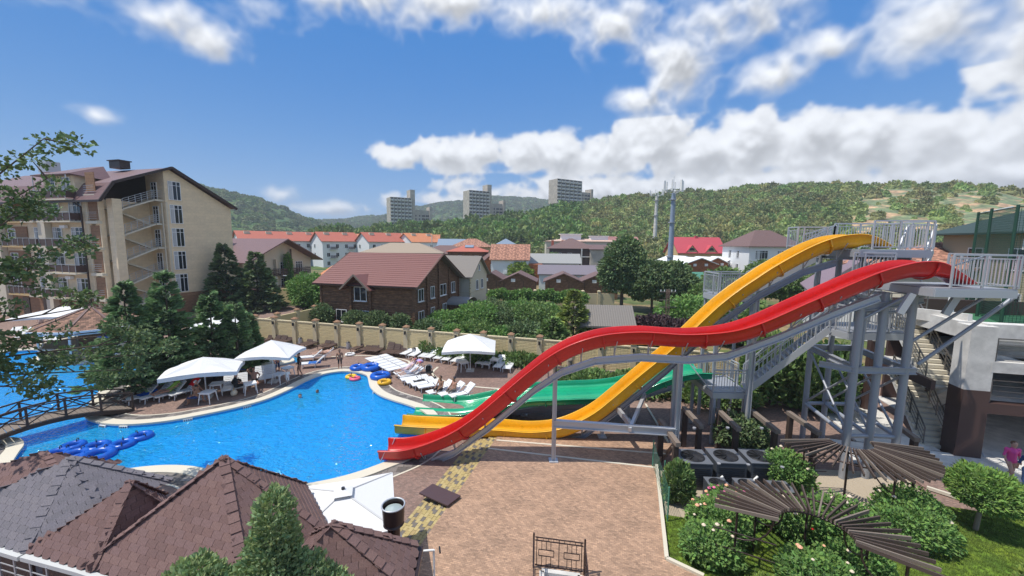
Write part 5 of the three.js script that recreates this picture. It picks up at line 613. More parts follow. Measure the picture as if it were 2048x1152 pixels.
// bins by the wall
for (const [x, z, l] of [[-25, -38.6, 'grey steel litter bin at the corner of the yellow wall'], [-20.4, -37.8, 'grey steel litter bin between the first groups of brown loungers'], [-15.2, -36.4, 'grey steel litter bin in the middle of the yellow wall'], [-8.6, -34.4, 'grey steel litter bin beside the last brown lounger']]) { const t = thing('litter_bin', l, 'bin', [x, 0, z], 0, 'litter bins along the wall'); mb().rod([0, .05, 0], [0, .62, 0], .16, .18, 16).build('drum', M.galv, t); mb().rod([0, .66, 0], [0, .72, 0], .19, .12, 16).build('lid', M.darkmetal, t); mb().rod([0, 0, 0], [0, .06, 0], .14, .14, 14).build('foot', M.darkmetal, t); }
// ================================================================ swim rings
{
  const ring = (label, x, y, z, R, r, m, group, tilt = 0) => { const t = thing('swim_ring', label, 'swim ring', [x, y, z], x * 3, group); const g = new THREE.TorusGeometry(R, r, 14, 30).rotateX(Math.PI / 2 + tilt); const p = g.attributes.position; for (let i = 0; i < p.count; i++) { const a = Math.atan2(p.getZ(i), p.getX(i)); p.setY(i, p.getY(i) * (1 + .04 * Math.sin(a * 9))); } g.computeVertexNormals(); part(t, 'tube', g, m); for (const s of [-1, 1]) { const h = part(t, 'handle', new THREE.TorusGeometry(.09, .018, 6, 12), M.darkmetal); h.position.set(s * R, r * .95, 0); } const v = part(t, 'valve', mb().rod([0, 0, 0], [0, .03, 0], .02).geo(), m); v.position.set(0, r * .97, R); };
  [[-19.3, -17.68, .5, .19], [-20.38, -17.7, .4, .16], [-20.15, -18.45, .4, .16], [-21.32, -17.75, .38, .16], [-21.35, -18.5, .36, .15]].forEach(([x, z, R, r]) => ring('blue swim ring in the raft of rings near the shingled roofs', x, -.07, z, R, r, M.tube, 'raft of blue swim rings'));
  ring('single blue swim ring drifting apart from the raft', -19.14, -.07, -18.71, .38, .15, M.tube); ring('blue swim ring floating furthest from the raft toward the island', -18.99, -.07, -19.53, .38, .15, M.tube);
  ring('large blue swim ring lying on the coping at the head of the pool', -11, .2, -30.4, .54, .22, M.tube); ring('small blue swim ring beside the large one at the head of the pool', -12, .2, -30.3, .4, .18, M.tube); ring('blue swim ring on the coping beside the yellow ring', -9.6, .2, -28.4, .52, .21, M.tube); ring('small yellow swim ring on the coping of the pool bay', -8.95, .14, -27.3, .36, .13, mat(.75, .42, .02, .35)); ring('white lifebuoy lying on the paving near the fence', -14.2, .1, -34.3, .34, .09, M.white);
  ring('yellow toy ring round the child in the pool bay', -11.95, -.05, -28.9, .3, .12, mat(.8, .5, .03, .4)); ring('pink toy ring floating beside the yellow one', -11.5, -.05, -28.5, .3, .11, mat(.8, .12, .2, .4));
}
// ================================================================ footbridge
{
  const t = thing('footbridge', 'dark timber arched footbridge with cross braced railings over the pool', 'bridge', [-24.3, 0, -19.9], headTo(.5, -.86)); const L = 6.6, n = 10, W = 1.3, yy = (f) => .12 + .62 * Math.sin(Math.PI * f), at = (f, x, h) => [x, yy(f) + h, L / 2 - L * f];
  for (let i = 0; i < 30; i++) { const f = (i + .5) / 30; const o = part(t, 'plank', mb().box(0, 0, 0, W, .05, L / 30 - .02).geo(), M.timber); const p = at(f, 0, 0); o.position.set(...p); o.rotation.x = Math.atan2(yy(f + .02) - yy(f - .02), .04 * L); }
  for (const s of [-1, 1]) { const x = s * W / 2, st = mb(), rl = mb(); for (let i = 0; i < n; i++) { const a = i / n, b = (i + 1) / n; st.bar(at(a, x, -.12), at(b, x, -.12), .08, .2); rl.bar(at(a, x, .95), at(b, x, .95), .07, .07).bar(at(a, x, .5), at(b, x, .5), .05, .05); } st.build('stringer', M.timberdark, t); rl.build('handrail', M.timberdark, t); for (let i = 0; i <= 5; i++) mb().bar(at(i / 5, x, -.1), at(i / 5, x, .98), .09, .09).build('post', M.timberdark, t); for (let i = 0; i < 5; i++) mb().bar(at(i / 5, x, .05), at((i + 1) / 5, x, .9), .05, .05).bar(at(i / 5, x, .9), at((i + 1) / 5, x, .05), .05, .05).build('cross_brace', M.timberdark, t); }
}
// ================================================================ swim up bar
{
  const t = thing('swim_up_bar', 'octagonal swim up bar with a brown shingled roof in the back pool', 'kiosk', [-36.9, 0, -34.6]); const R = 3.9, pt = (i, r, y) => [Math.cos(i * .7854 + .39) * r, y, Math.sin(i * .7854 + .39) * r]; const rf = mb(); for (let i = 0; i < 8; i++) rf.tris([[pt(i, R, 2.55), pt(i + 1, R, 2.55), [0, 4.1, 0]]]); const ro = rf.build('roof', M.shakeB, t); for (let i = 0; i < 8; i++) { mb().bar(pt(i, R, 2.58), [0, 4.14, 0], .18, .04).build('hip_cap', M.browntile, ro); mb().bar(pt(i, R, 2.5), pt(i + 1, R, 2.5), .08, .16).build('fascia', M.whitewall, t); mb().rod(pt(i, R - .55, 0), pt(i, R - .55, 2.55), .08).build('post', M.white, t); mb().bar(pt(i, R - .5, 1.05), pt(i + 1, R - .5, 1.05), .35, .06).build('counter', M.coping, t); if (i > 1) mb().bar(pt(i, R - .62, .5), pt(i + 1, R - .62, .5), .1, 1).build('counter_front', M.cream, t); mb().bar(pt(i, R - .55, 2.2), pt(i + 1, R - .55, 2.2), .04, .1).build('rail', M.white, t); }
  mb().box(0, .9, -.4, 2.6, 1.8, 1).build('back_bar', M.wood, t); mb().box(2.2, 1, 1.2, .7, 1.6, .6).build('fridge', M.tube, t); mb().rod([0, -.5, 0], [0, .06, 0], 3.7, 3.7, 24).build('base', M.coping, t); for (let i = 0; i < 10; i++) mb().rod([-1.2 + i * .26, 1.8, -.3], [-1.2 + i * .26, 2.05, -.3], .04).build('bottle', [M.darkmetal, M.ochre, M.white][i % 3], t);
}
// small round pool beyond the steel stair
{ const t = thing('round_pool', 'small round children pool seen through the steel stair', 'pool', [21.6, 0, -32.2]); mb().add(new THREE.TorusGeometry(2.5, .16, 8, 40).rotateX(1.5708), new THREE.Matrix4().makeTranslation(0, .16, 0)).build('rim', M.coping, t); mb().add(new THREE.CylinderGeometry(2.4, 2.4, .02, 40), new THREE.Matrix4().makeTranslation(0, .02, 0)).build('floor', M.pool, t); const g = new THREE.CircleGeometry(2.42, 40).rotateX(-Math.PI / 2).translate(0, .16, 0); part(t, 'water', metreUV(prep(g)), M.water); }
// ================================================================ buildings
// window: frame mesh with a pane (and curtain) as sub-parts, standing in the plane z = 0 of its parent, facing +z
const winCache = {};
function windowPart(parent, x, y, z, w, h, ry = 0, o = {}) {
  const k = w + '_' + h + '_' + (o.bars ?? 1); const G = winCache[k] ||= (() => { const f = mb(), b = .07; f.box(0, h / 2 - b / 2, 0, w, b, .1).box(0, -h / 2 + b / 2, 0, w, b, .1).box(-w / 2 + b / 2, 0, 0, b, h - 2 * b, .1).box(w / 2 - b / 2, 0, 0, b, h - 2 * b, .1); const n = o.bars ?? 1; for (let i = 1; i <= n; i++) f.box(-w / 2 + w * i / (n + 1), 0, .01, .06, h - 2 * b, .08); if (h > 1.8) f.box(0, h * .28, .012, w - 2 * b, .05, .07); return { f: f.geo(), p: mb().box(0, 0, -.01, w - .1, h - .1, .04).geo(), c: mb().box(-w * .27, 0, -.0, w * .3, h - .2, .07).geo(), s: mb().box(0, -h / 2 - .04, .06, w + .16, .06, .2).geo() }; })();
  const f = part(parent, o.name || 'window', G.f, o.m || M.frame); f.position.set(x, y, z); f.rotation.y = ry; part(f, 'pane', G.p, M.glass); if (o.curtain) part(f, 'curtain', G.c, M.curtain); if (o.sill) part(f, 'sill', G.s, M.frame); return f;
}
function gableRoofG(w, d, h, rise, over, th = .16, axis = 'x') { // ridge along axis; w = extent along x, d along z
  const span = (axis === 'x' ? d : w) / 2 + over, len = (axis === 'x' ? w : d) + over * 2, sl = rise / ((axis === 'x' ? d : w) / 2), y0 = h - over * sl; const s = new THREE.Shape([[-span, y0], [0, h + rise], [span, y0], [span, y0 + th], [0, h + rise + th * 1.1], [-span, y0 + th]].map(p => new THREE.Vector2(...p))); const g = new THREE.ExtrudeGeometry(s, { depth: len, bevelEnabled: false }); g.translate(0, 0, -len / 2); if (axis === 'x') g.rotateY(Math.PI / 2); return g;
}
function gableEndG(w, d, h, rise, axis) { const span = (axis === 'x' ? d : w) / 2, len = axis === 'x' ? w : d; const s = new THREE.Shape([[-span, h], [span, h], [0, h + rise]].map(p => new THREE.Vector2(...p))); const g = new THREE.ExtrudeGeometry(s, { depth: len, bevelEnabled: false }); g.translate(0, 0, -len / 2); if (axis === 'x') g.rotateY(Math.PI / 2); return g; }
function hipRoofG(w, d, h, rise, over, th = .14) { const a = w / 2 + over, b = d / 2 + over, r = Math.max(0, Math.abs(w - d) / 2), L = w >= d ? [[-r, 0], [r, 0]] : [[0, -r], [0, r]]; const y = h, m = mb(); const e = [[-a, y, b], [a, y, b], [a, y, -b], [-a, y, -b]], A = [L[0][0], h + rise, L[0][1]], B = [L[1][0], h + rise, L[1][1]]; if (w >= d) m.tris([[e[0], e[1], B], [e[0], B, A], [e[1], e[2], B], [e[2], e[3], A], [e[2], A, B], [e[3], e[0], A]]); else m.tris([[e[0], e[1], B], [e[1], e[2], A], [e[1], A, B], [e[2], e[3], A], [e[3], e[0], B], [e[3], B, A]]); m.box(0, y - th / 2 - .003, 0, a * 2, th, b * 2); return m.geo(); }
function house(o) {
  const t = thing(o.name || 'house', o.label, o.category || 'house', [o.x, o.y || 0, o.z], o.turn || 0, o.group), { w, d, h } = o;
  const wall = mb().box(0, h / 2, 0, w, h, d); if (o.roof === 'gable') wall.add(gableEndG(w - .02, d - .02, h, o.rise, o.axis || 'x')); wall.build('wall', o.wm, t);
  const rf = part(t, 'roof', metreUV(prep(o.roof === 'gable' ? gableRoofG(w, d, h, o.rise, o.over ?? .5, .16, o.axis || 'x') : hipRoofG(w, d, h, o.rise, o.over ?? .5))), o.rm);
  if (o.chimney) mb().box(o.chimney[0], h + o.rise * .8, o.chimney[1], .7, 1.1, .7).box(o.chimney[0], h + o.rise * .8 + .6, o.chimney[1], .9, .12, .9).build('chimney', o.chm || M.cream, rf);
  const face = { f: [0, d / 2, 0], b: [0, -d / 2, Math.PI], r: [w / 2, 0, Math.PI / 2], l: [-w / 2, 0, -Math.PI / 2] };
  for (const [s, list] of Object.entries(o.win || {})) for (const [a, y, ww, hh, bars] of list) { const [fx, fz, ry] = face[s]; const px = s === 'f' ? a : s === 'b' ? -a : fx, pz = s === 'r' ? -a : s === 'l' ? a : fz; const e = .03; windowPart(t, px + (s === 'r' ? e : s === 'l' ? -e : 0), y, pz + (s === 'f' ? e : s === 'b' ? -e : 0), ww, hh, ry, { bars: bars ?? 1, sill: o.sill, curtain: o.curtain, m: o.fm }); }
  if (o.more) o.more(t, rf); return t;
}
const balcony = (t, x, y, z, w, dep, ry, m, railM, close) => { const g = new THREE.Group(); g.name = 'balcony'; g.position.set(x, y, z); g.rotation.y = ry; t.add(g); mb().box(0, -.08, dep / 2, w, .16, dep).build('slab', m, g); const r = mb(); r.bar([-w / 2, 1, dep - .04], [w / 2, 1, dep - .04], .05, .05).bar([-w / 2 + .03, 1, 0], [-w / 2 + .03, 1, dep], .05, .05).bar([w / 2 - .03, 1, 0], [w / 2 - .03, 1, dep], .05, .05); const n = Math.max(2, Math.round(w / 1.2)); for (let i = 0; i <= n; i++) r.bar([-w / 2 + .03 + (w - .06) * i / n, 0, dep - .04], [-w / 2 + .03 + (w - .06) * i / n, 1, dep - .04], .04, .04); r.build('railing', close ? railM : M.galv, g); if (close) { for (let i = 0; i < 3; i++) mb().box(0, .2 + i * .3, dep - .06, w - .1, .2, .03).build('board', railM, g); } else { mb().box(0, .5, dep - .07, w - .1, .78, .03).build('panel', railM, g); for (const s of [-1, 1]) mb().box(s * (w / 2 - .06), .5, dep / 2, .03, .78, dep - .1).build('panel', railM, g); } return g; };
// ---------------------------------------------------------------- hotel on the left: front along local -x, gable on the local +x side
{
  const t = thing('hotel', 'six storey tan hotel with open stair bay, brown balconies and purple metal roof', 'building', [-46, 0, -45.9], TG); const D = 15;
  const bay = M.facade;   // local: x = -u (front runs to -x), z = -v (depth to -z)
  const w = mb(); w.box(-16, 7.3, -7.5, 25.6, 14.6, 14.9); w.box(-1.6, 7.3, -10.6, 3.3, 14.6, 8.8); w.box(-1.7, 7.3, -.35, .8, 14.6, .5); w.box(-.5, 7.3, -1.1, .95, 14.6, .9); w.box(-3, 7.3, -3.2, .3, 14.6, 6.2);
  w.build('wall', bay, t);
  { const s = new THREE.Shape([[-15, 14.58], [-6.25, 14.58], [-6.25, 18.6], [-7, 18.85], [-15, 14.6]].map(p => new THREE.Vector2(...p))); const g = new THREE.ExtrudeGeometry(s, { depth: 3.2, bevelEnabled: false }); g.rotateY(-Math.PI / 2); g.scale(1, 1, 1); part(t, 'gable_wall', metreUV(prep(g)), bay); }
  mb().box(-16, 1.45, -7.45, 25.7, 2.9, 15.05).box(-1.6, 1.45, -10.6, 3.42, 2.9, 8.92).build('plinth', M.brownf, t);
  // roof: long mansard plane, ridge at depth 7
  { const m = mb(), x0 = -29, x1 = .5; const q = (a, b, c, d) => m.tris([[a, b, c], [a, c, d]]); q([x0, 14.2, .7], [x1, 14.2, .7], [x1, 16.4, -.7], [x0, 16.4, -.7]); q([x0, 16.4, -.7], [x1, 16.4, -.7], [x1, 19.1, -7], [x0, 19.1, -7]); q([x0, 19.1, -7], [x1, 19.1, -7], [x1, 14.6, -15.6], [x0, 14.6, -15.6]); const r = m.build('roof', M.purple, t); mb().bar([x1, 14.2, .75], [x1, 16.4, -.65], .16, .3).bar([x1, 16.4, -.65], [x1, 19.1, -7], .16, .3).bar([x1, 19.1, -7], [x1, 14.6, -15.7], .16, .34).bar([x0, 14.2, .75], [x1, 14.2, .75], .14, .22).build('verge', M.brownmetal, r); mb().box(-7.5, 19.6, -6.2, 1.9, .9, 1.2).box(-7.5, 20.1, -6.2, 2.2, .12, 1.5).build('chimney', M.brownmetal, r); mb().box(-17, 19.3, -4, 1.7, 1.4, 1.4).build('vent_box', M.galv, r); }
  // dormer with its balcony
  { const d = new THREE.Group(); d.name = 'dormer'; t.add(d); mb().box(-7.3, 16, -1.2, 5.4, 3, 2.6).build('wall', bay, d); const m = mb(); m.tris([[[-10.6, 17.3, .9], [-4, 17.3, .9], [-6, 18.9, -3.6]], [[-10.6, 17.3, .9], [-6, 18.9, -3.6], [-8.8, 18.9, -3.6]], [[-4, 17.3, .9], [-3.6, 16.9, -3], [-6, 18.9, -3.6]], [[-10.6, 17.3, .9], [-8.8, 18.9, -3.6], [-11, 16.9, -3]]]); m.box(-7.3, 17.25, -.4, 6.5, .1, 2.6); m.build('roof', M.purple, d); windowPart(d, -8.6, 15.9, .14, 1.5, 2.3, 0, { curtain: true }); windowPart(d, -6, 15.9, .14, 1.5, 2.3, 0, { curtain: true }); mb().bar([-10.2, 14.6, .9], [-10.2, 17.2, .9], .07, .07).bar([-4.4, 14.6, .9], [-4.4, 17.2, .9], .07, .07).build('post', M.galv, d); }
  balcony(t, -7.3, 14.5, .1, 6, 1.1, 0, M.cream, M.brownclad);
  // stair bay: flights, landings, rails seen from the side
  for (let f = 0; f < 5; f++) {
    const y = 3 + f * 3, fl = new THREE.Group(); fl.name = 'stair_flight'; t.add(fl); mb().box(-1.5, y - .1, -5.9, 2.4, .2, 1.3).build('landing', M.coping, fl); mb().bar([-.95, y - 1.5, -1.9], [-.95, y - .1, -5.3], 1, .16).build('ramp', M.coping, fl); mb().box(-1.5, y - 1.6, -1.4, 2.4, .18, 1).build('landing', M.coping, fl); if (f) mb().bar([-2.1, y - 1.65, -1.9], [-2.1, y - 3.1, -5.3], .9, .16).build('ramp', M.coping, fl);
    const r = mb(); for (const h of [.35, .6, .85, 1.1]) r.bar([-.45, y - 1.4 + h, -1.9], [-.45, y + h, -5.2], .035, .035).bar([-.42, y + h, -5.3], [-.42, y + h, -6.6], .035, .035).bar([-.4, y - 1.5 + h, -.9], [-.4, y - 1.5 + h, -1.9], .035, .035); for (let i = 0; i <= 5; i++) r.bar([-.45, mix(y - 1.4, y, i / 5), mix(-1.9, -5.2, i / 5)], [-.45, mix(y - 1.4, y, i / 5) + 1.1, mix(-1.9, -5.2, i / 5)], .04, .04); r.build('railing', M.galv, fl);
    const wd = windowPart(t, -1.7, y + 1.15, -6.18, 1, 2.2, 0, { name: 'door', bars: 1 }); wd.userData = {};
    windowPart(t, .06, y + 1.25, -7.4, 1.5, 2.4, Math.PI / 2, { bars: 2, curtain: true });
    // landing openings on the front beside the stair
    const lb = new THREE.Group(); lb.name = 'landing_balcony'; t.add(lb); mb().box(-2.2, y - .15, .0, 1.9, .3, .5).build('slab', M.cream, lb); const q = mb(); for (const h of [.3, .55, .8, 1]) q.bar([-3, y + h, .2], [-1.3, y + h, .2], .03, .03); q.build('railing', M.galv, lb); mb().box(-2.25, y + 1.3, -.08, 1.5, 2.4, .05).build('opening', M.brownf, lb);
  }
  mb().box(-.18, 7.3, -5.9, .12, 14.6, .1).box(.02, 7.4, -6.35, .1, 14.6, .2).build('corner_trim', M.cream, t);
  // front bays
  for (let f = 0; f < 4; f++) {
    const y = 3 + f * 3; balcony(t, -6.9, y, .05, 5.9, 1.15, 0, M.cream, M.brownclad); windowPart(t, -8.7, y + 1.15, .02, 1.6, 2.3, 0, { bars: 1, curtain: true }); windowPart(t, -5.1, y + 1.15, .02, 2.1, 2.3, 0, { bars: 2, curtain: true }); mb().box(-7, y + 2.35, .25, .9, .35, .35).build('air_conditioner', M.frame, t);
    balcony(t, -12.2, y, .05, 2.4, .9, 0, M.cream, M.brownclad); windowPart(t, -12.2, y + 1.15, .02, 1.5, 2.3, 0, { bars: 1, curtain: true });
    mb().box(-16.3, y + 1.25, .02, 4, 2.3, .08).build('loggia', M.brownf, t); balcony(t, -16.3, y, .05, 4.2, .5, 0, M.ochre, M.brownclad); windowPart(t, -17.2, y + 1.1, .09, 1.4, 2.1, 0, { bars: 1 }); windowPart(t, -21.5, y + 1.3, .02, .8, 1.4, 0, {}); windowPart(t, -24.5, y + 1.3, .02, 1.5, 1.8, 0, {});
  }
  for (const x of [-12, -8.2, -4.8, -16]) { mb().box(x, 1.3, .1, 1.3, 2.5, .1).build('door', M.glass, t); }
  mb().box(-10.4, 7.3, .3, 1.3, 14.4, .6).build('pilaster', M.cream, t); mb().box(-19.5, 7.3, .3, 1.6, 14.4, .6).build('pilaster', M.cream, t);
  mb().rod([-3.6, 0, .3], [-3.6, 13.6, .3], .09).rod([-3.6, 13.6, .3], [-4.2, 14.2, .7], .09).build('downpipe', M.brownmetal, t); mb().rod([-9.8, 12.4, .7], [-9.8, 13.6, .7], .08).rod([-9.8, 13.6, .7], [-10.8, 14.1, .7], .08).build('downpipe', M.brownmetal, t);
  mb().box(.03, 1.5, -8.2, .08, 2.6, 1.8).build('door', M.glass, t);
  const tr = thing('terrace_railing', 'steel handrail on the steps of the hotel terrace', 'railing', [-51, 0, -44.2], TG); for (let i = 0; i < 6; i++) mb().rod([i * 1.2, 0, 0], [i * 1.2, 1, 0], .03).build('post', M.galv, tr); mb().rod([0, 1, 0], [6, 1, 0], .03).rod([0, .5, 0], [6, .5, 0], .02).rod([0, 1, 0], [-1.4, .4, 1], .03).build('rail', M.galv, tr);
}
// ---------------------------------------------------------------- chalet with black balconies
{
  const t = thing('chalet', 'cream chalet with black timber balconies and a broad purple roof beside the hotel', 'house', [-44.6, 0, -66], TG);   // gable faces local +x, runs to local -z
  mb().box(-7, 3.3, -7.6, 14, 6.6, 15).add(gableEndG(13.9, 14.9, 6.6, 3.5, 'x'), new THREE.Matrix4().makeTranslation(-7, 0, -7.6)).build('wall', M.cream, t); const rf = part(t, 'roof', metreUV(prep(gableRoofG(15.5, 15, 6.6, 3.5, 1, .18, 'x').translate(-6.6, 0, -7.6))), M.purple); mb().box(-9, 9.7, -4.5, 1.6, 1.6, 1.3).box(-9, 10.6, -4.5, 2, .3, 1.7).box(-11.5, 9.6, -4, 1.5, 1.4, 1.3).box(-11.5, 10.4, -4, 1.9, .3, 1.6).build('chimney', M.ochre, rf);
  for (const y of [.9, 3.9]) { for (const [z, w] of [[-3.3, 5.6], [-10, 7.2]]) balcony(t, 0, y, z, w, 1.3, Math.PI / 2, M.darkwood, M.darkwood, true); for (const z of [-2.6, -8.4, -12]) windowPart(t, .04, y + 1.1, z, 1.7, 2.1, Math.PI / 2, { bars: 2 }); mb().box(.35, y + 1.2, -6.3, .5, 3, .18).build('pier', M.cream, t); }
  mb().box(.3, 5.2, -9.9, .15, 6.4, .25).build('post', M.darkwood, t); part(t, 'ivy', leaves([[.9, 5.4, -8.6, .5, 2.6, .8], [1, 3, -8.6, .6, 2, .7]], 2600, .3, 931), LM.vine); mb().box(1.2, 1.9, -1, 2.4, .12, 5).build('porch_roof', M.purple, t);
  const o = house({ name: 'garden_pavilion', label: 'small open pavilion with orange tiled roof beside the chalet', category: 'pavilion', x: -31.6, z: -76, turn: TG + 1.2, w: 6, d: 8, h: 3.3, roof: 'gable', axis: 'z', rise: 1.7, over: .8, wm: M.cream, rm: M.orange2, win: { f: [[0, 1.7, 3.6, 2.4, 3]], r: [[0, 1.8, 2, 1.8, 1]] } });
  const lp = thing('street_lamp', 'white lamp post in front of the chalet', 'lamp', [-35.5, 0, -60]); mb().rod([0, 0, 0], [0, 4.6, 0], .16, .13, 10).build('post', M.conc, lp); mb().rod([0, 4.6, 0], [1.2, 4.8, .2], .04).build('arm', M.darkmetal, lp); mb().box(1.4, 4.75, .2, .5, .1, .2).build('lamp_head', M.white, lp);
}
// ---------------------------------------------------------------- log house: long front on local -x, gable on local +x
{
  const t = thing('log_house', 'two storey log house with red tiled roof behind the yellow wall', 'house', [-11.3, 0, -45.45], TG), Wd = 12.6, D = 12.8, H = 5.1, R = 3.1; const log = new THREE.CylinderGeometry(.115, .115, 1, 7);
  mb().box(-Wd / 2, H / 2, -D / 2, Wd - .3, H, D - .3).add(gableEndG(Wd - .3, D - .3, H, R, 'x'), new THREE.Matrix4().makeTranslation(-Wd / 2, 0, -D / 2)).build('core', M.wood, t);
  const n = 25; for (let i = 0; i < n; i++) { const y = .12 + i * .205; const f = part(t, 'log', metreUV(prep(log.clone().scale(1, Wd, 1).rotateZ(Math.PI / 2).translate(-Wd / 2, y, -.08))), i % 3 ? M.wood : M.logbrown); }
  for (let i = 0; i < 39; i++) { const y = .2 + i * .205, q = y < H ? 0 : (y - H) / R * D / 2, len = D - 2 * q; if (len < .6) continue; part(t, 'log', metreUV(prep(log.clone().scale(1, len, 1).rotateX(Math.PI / 2).translate(-.08, y, -D / 2))), M.logbrown); }
  for (const [x, z, h] of [[0, 0, H], [-Wd, 0, H], [-8.3, .12, H], [-5.6, .12, H], [0, -3.2, 6.4], [0, -6.4, 8], [0, -9.6, 6.4], [0, -D, H]]) { const m = mb(); for (let k = 0; k * .205 < h; k++) m.box(x + (x ? 0 : .06), .12 + k * .205, z, .24 + (k % 2) * .06, .19, .24 + ((k + 1) % 2) * .06); m.build('corner_post', M.logbrown, t); }
  const tk = M.redtile, cr = 17; for (const s of [0, 1]) for (let i = 0; i < cr; i++) { const f0 = i / cr, f1 = (i + 1.15) / cr, zf = (f) => s ? -D - .7 + (D / 2 + .7) * f : .7 - (D / 2 + .7) * f, yf = (f) => H - .33 + (R + .45) * f; const a = [-Wd / 2 + .1, yf(f0) + .13, zf(f0)], b = [-Wd / 2 + .1, yf(f1) + .09, zf(f1)]; const o = part(t, 'tile_course', mb().bar(a, b, Wd + 1.6, .05).geo(), tk); }
  part(t, 'roof_deck', metreUV(prep(gableRoofG(Wd, D, H - .06, R + .04, .6, .1, 'x').translate(-Wd / 2, 0, -D / 2))), M.timber);
  for (const x of [.75, -Wd - .65]) { const bg = mb(); bg.bar([x, H - .38, .72], [x, H + R + .2, -D / 2], .06, .26).bar([x, H + R + .2, -D / 2], [x, H - .38, -D - .72], .06, .26); bg.build('barge_board', M.timber, t); }
  mb().bar([-Wd - .6, H - .3, .76], [.75, H - .3, .76], .12, .14).build('gutter', M.brownmetal, t);
  { const d = new THREE.Group(); d.name = 'dormer_gable'; t.add(d); mb().add(gableEndG(3, .5, H - .4, 1.25, 'z'), new THREE.Matrix4().makeTranslation(-6.95, 0, .1)).build('wall', M.wood, d); part(d, 'roof', metreUV(prep(gableRoofG(3, 3, H - .4, 1.25, .55, .1, 'z').translate(-6.95, 0, -.75))), M.redtile); mb().bar([-8.9, H - .75, 1.32], [-6.95, H + 1, 1.32], .05, .2).bar([-6.95, H + 1, 1.32], [-5, H - .75, 1.32], .05, .2).build('barge_board', M.timber, d); }
  windowPart(t, -6.95, 3.75, .12, 1.7, 1.7, 0, { bars: 1, sill: true }); windowPart(t, -9.7, 1.0, .12, 1.5, 1.5, 0, { sill: true }); windowPart(t, -6.7, 1.0, .12, 1.7, 1.5, 0, { sill: true });
  for (const [z, w] of [[-1.6, 1.3], [-4.6, 1], [-7.6, 1.9], [-10.9, 1.2]]) windowPart(t, .1, 3.7, z, w, 1.5, Math.PI / 2, { bars: 1, sill: true }); for (const [z, w] of [[-1.6, 1.3], [-4.6, 1], [-8.1, 1.1]]) windowPart(t, .1, 1.05, z, w, 1.5, Math.PI / 2, { bars: 1, sill: true });
  mb().add(new THREE.CylinderGeometry(2, 2, 3, 16, 1, true, 0, Math.PI).rotateZ(Math.PI / 2), new THREE.Matrix4().makeScale(1, .45, 1).setPosition(1.6, 1.5, -10.6)).build('porch_canopy', mat(.25, .25, .25, .5), t);
}
house({ label: 'cream rendered house with grey tiled roof joined to the log house', x: -6.15 + -4.1 * U[0] + 3.65 * W_[0], z: -58.6 - 4.1 * U[1] + 3.65 * W_[1], turn: TG, w: 8.2, d: 7.3, h: 5.1, roof: 'gable', rise: 2.6, over: .5, wm: M.cream, rm: M.greytile, sill: true, win: { r: [[-.9, 3.5, .95, 1.5, 1], [1.3, 3.5, .95, 1.5, 1], [.1, 6.1, .5, .9, 0]], f: [[-2, 3.4, 1, 1.4, 1]] }, more: (t) => { for (let i = 0; i < 12; i++) mb().box(4.06, .4 + i * .4, 3.68, .16 + (i % 2) * .14, .22, .16 + ((i + 1) % 2) * .2).build('quoin', M.fenceP, t); mb().box(0, 2.55, 0, 8.26, .05, 7.36).build('string_course', M.fenceP, t); } });
house({ name: 'garden_hut', label: 'low garden hut with a large grey tiled roof behind the golden fir', category: 'hut', x: 8.9, z: -38.6, turn: TG + .2, w: 4.8, d: 3.6, h: 2.5, roof: 'gable', rise: 1.35, over: .4, wm: M.brownclad, rm: M.greytile, win: { f: [[0, 1.4, .9, .9, 1]] } });
// ---------------------------------------------------------------- brown cabins
[[1.4, -75.5, 6.2, 'brown timber cabin next to the cream house'], [-3.6, -76.5, 5, 'brown timber cabin half hidden by the cream house'], [9.6, -75, 6.6, 'brown timber cabin with an air conditioner in its gable'], [16, -74.6, 6.6, 'brown timber cabin with a satellite dish']].forEach(([x, z, w, l], i) => house({ name: 'cabin', label: l, category: 'cabin', group: 'brown cabins', x, z, turn: -.1, w, d: 6, h: 3, roof: 'gable', axis: 'z', rise: 1.4, over: .4, wm: M.logbrown, rm: M.browntile, more: (t) => { mb().box(-.9, 3.15, 3.12, .75, .55, .3).build('air_conditioner', M.white, t); mb().box(1, 1.5, 3.03, .1, 3, .06).box(-2.6, 1.5, 3.03, .1, 3, .06).build('trim', M.timberdark, t); if (i === 3) { const dsh = part(t, 'satellite_dish', new THREE.SphereGeometry(.42, 16, 6, 0, 6.29, 0, .7).rotateX(1.3), M.white); dsh.position.set(2.2, 1.6, 3.2); } } }));
house({ name: 'shed', label: 'long low shed with a flat purple grey roof behind the cabins', category: 'shed', x: 15, z: -88, turn: -.08, w: 18, d: 9, h: 3.4, roof: 'gable', rise: 1.6, over: .3, wm: M.whitewall, rm: mat(.2, .17, .19, .5) });
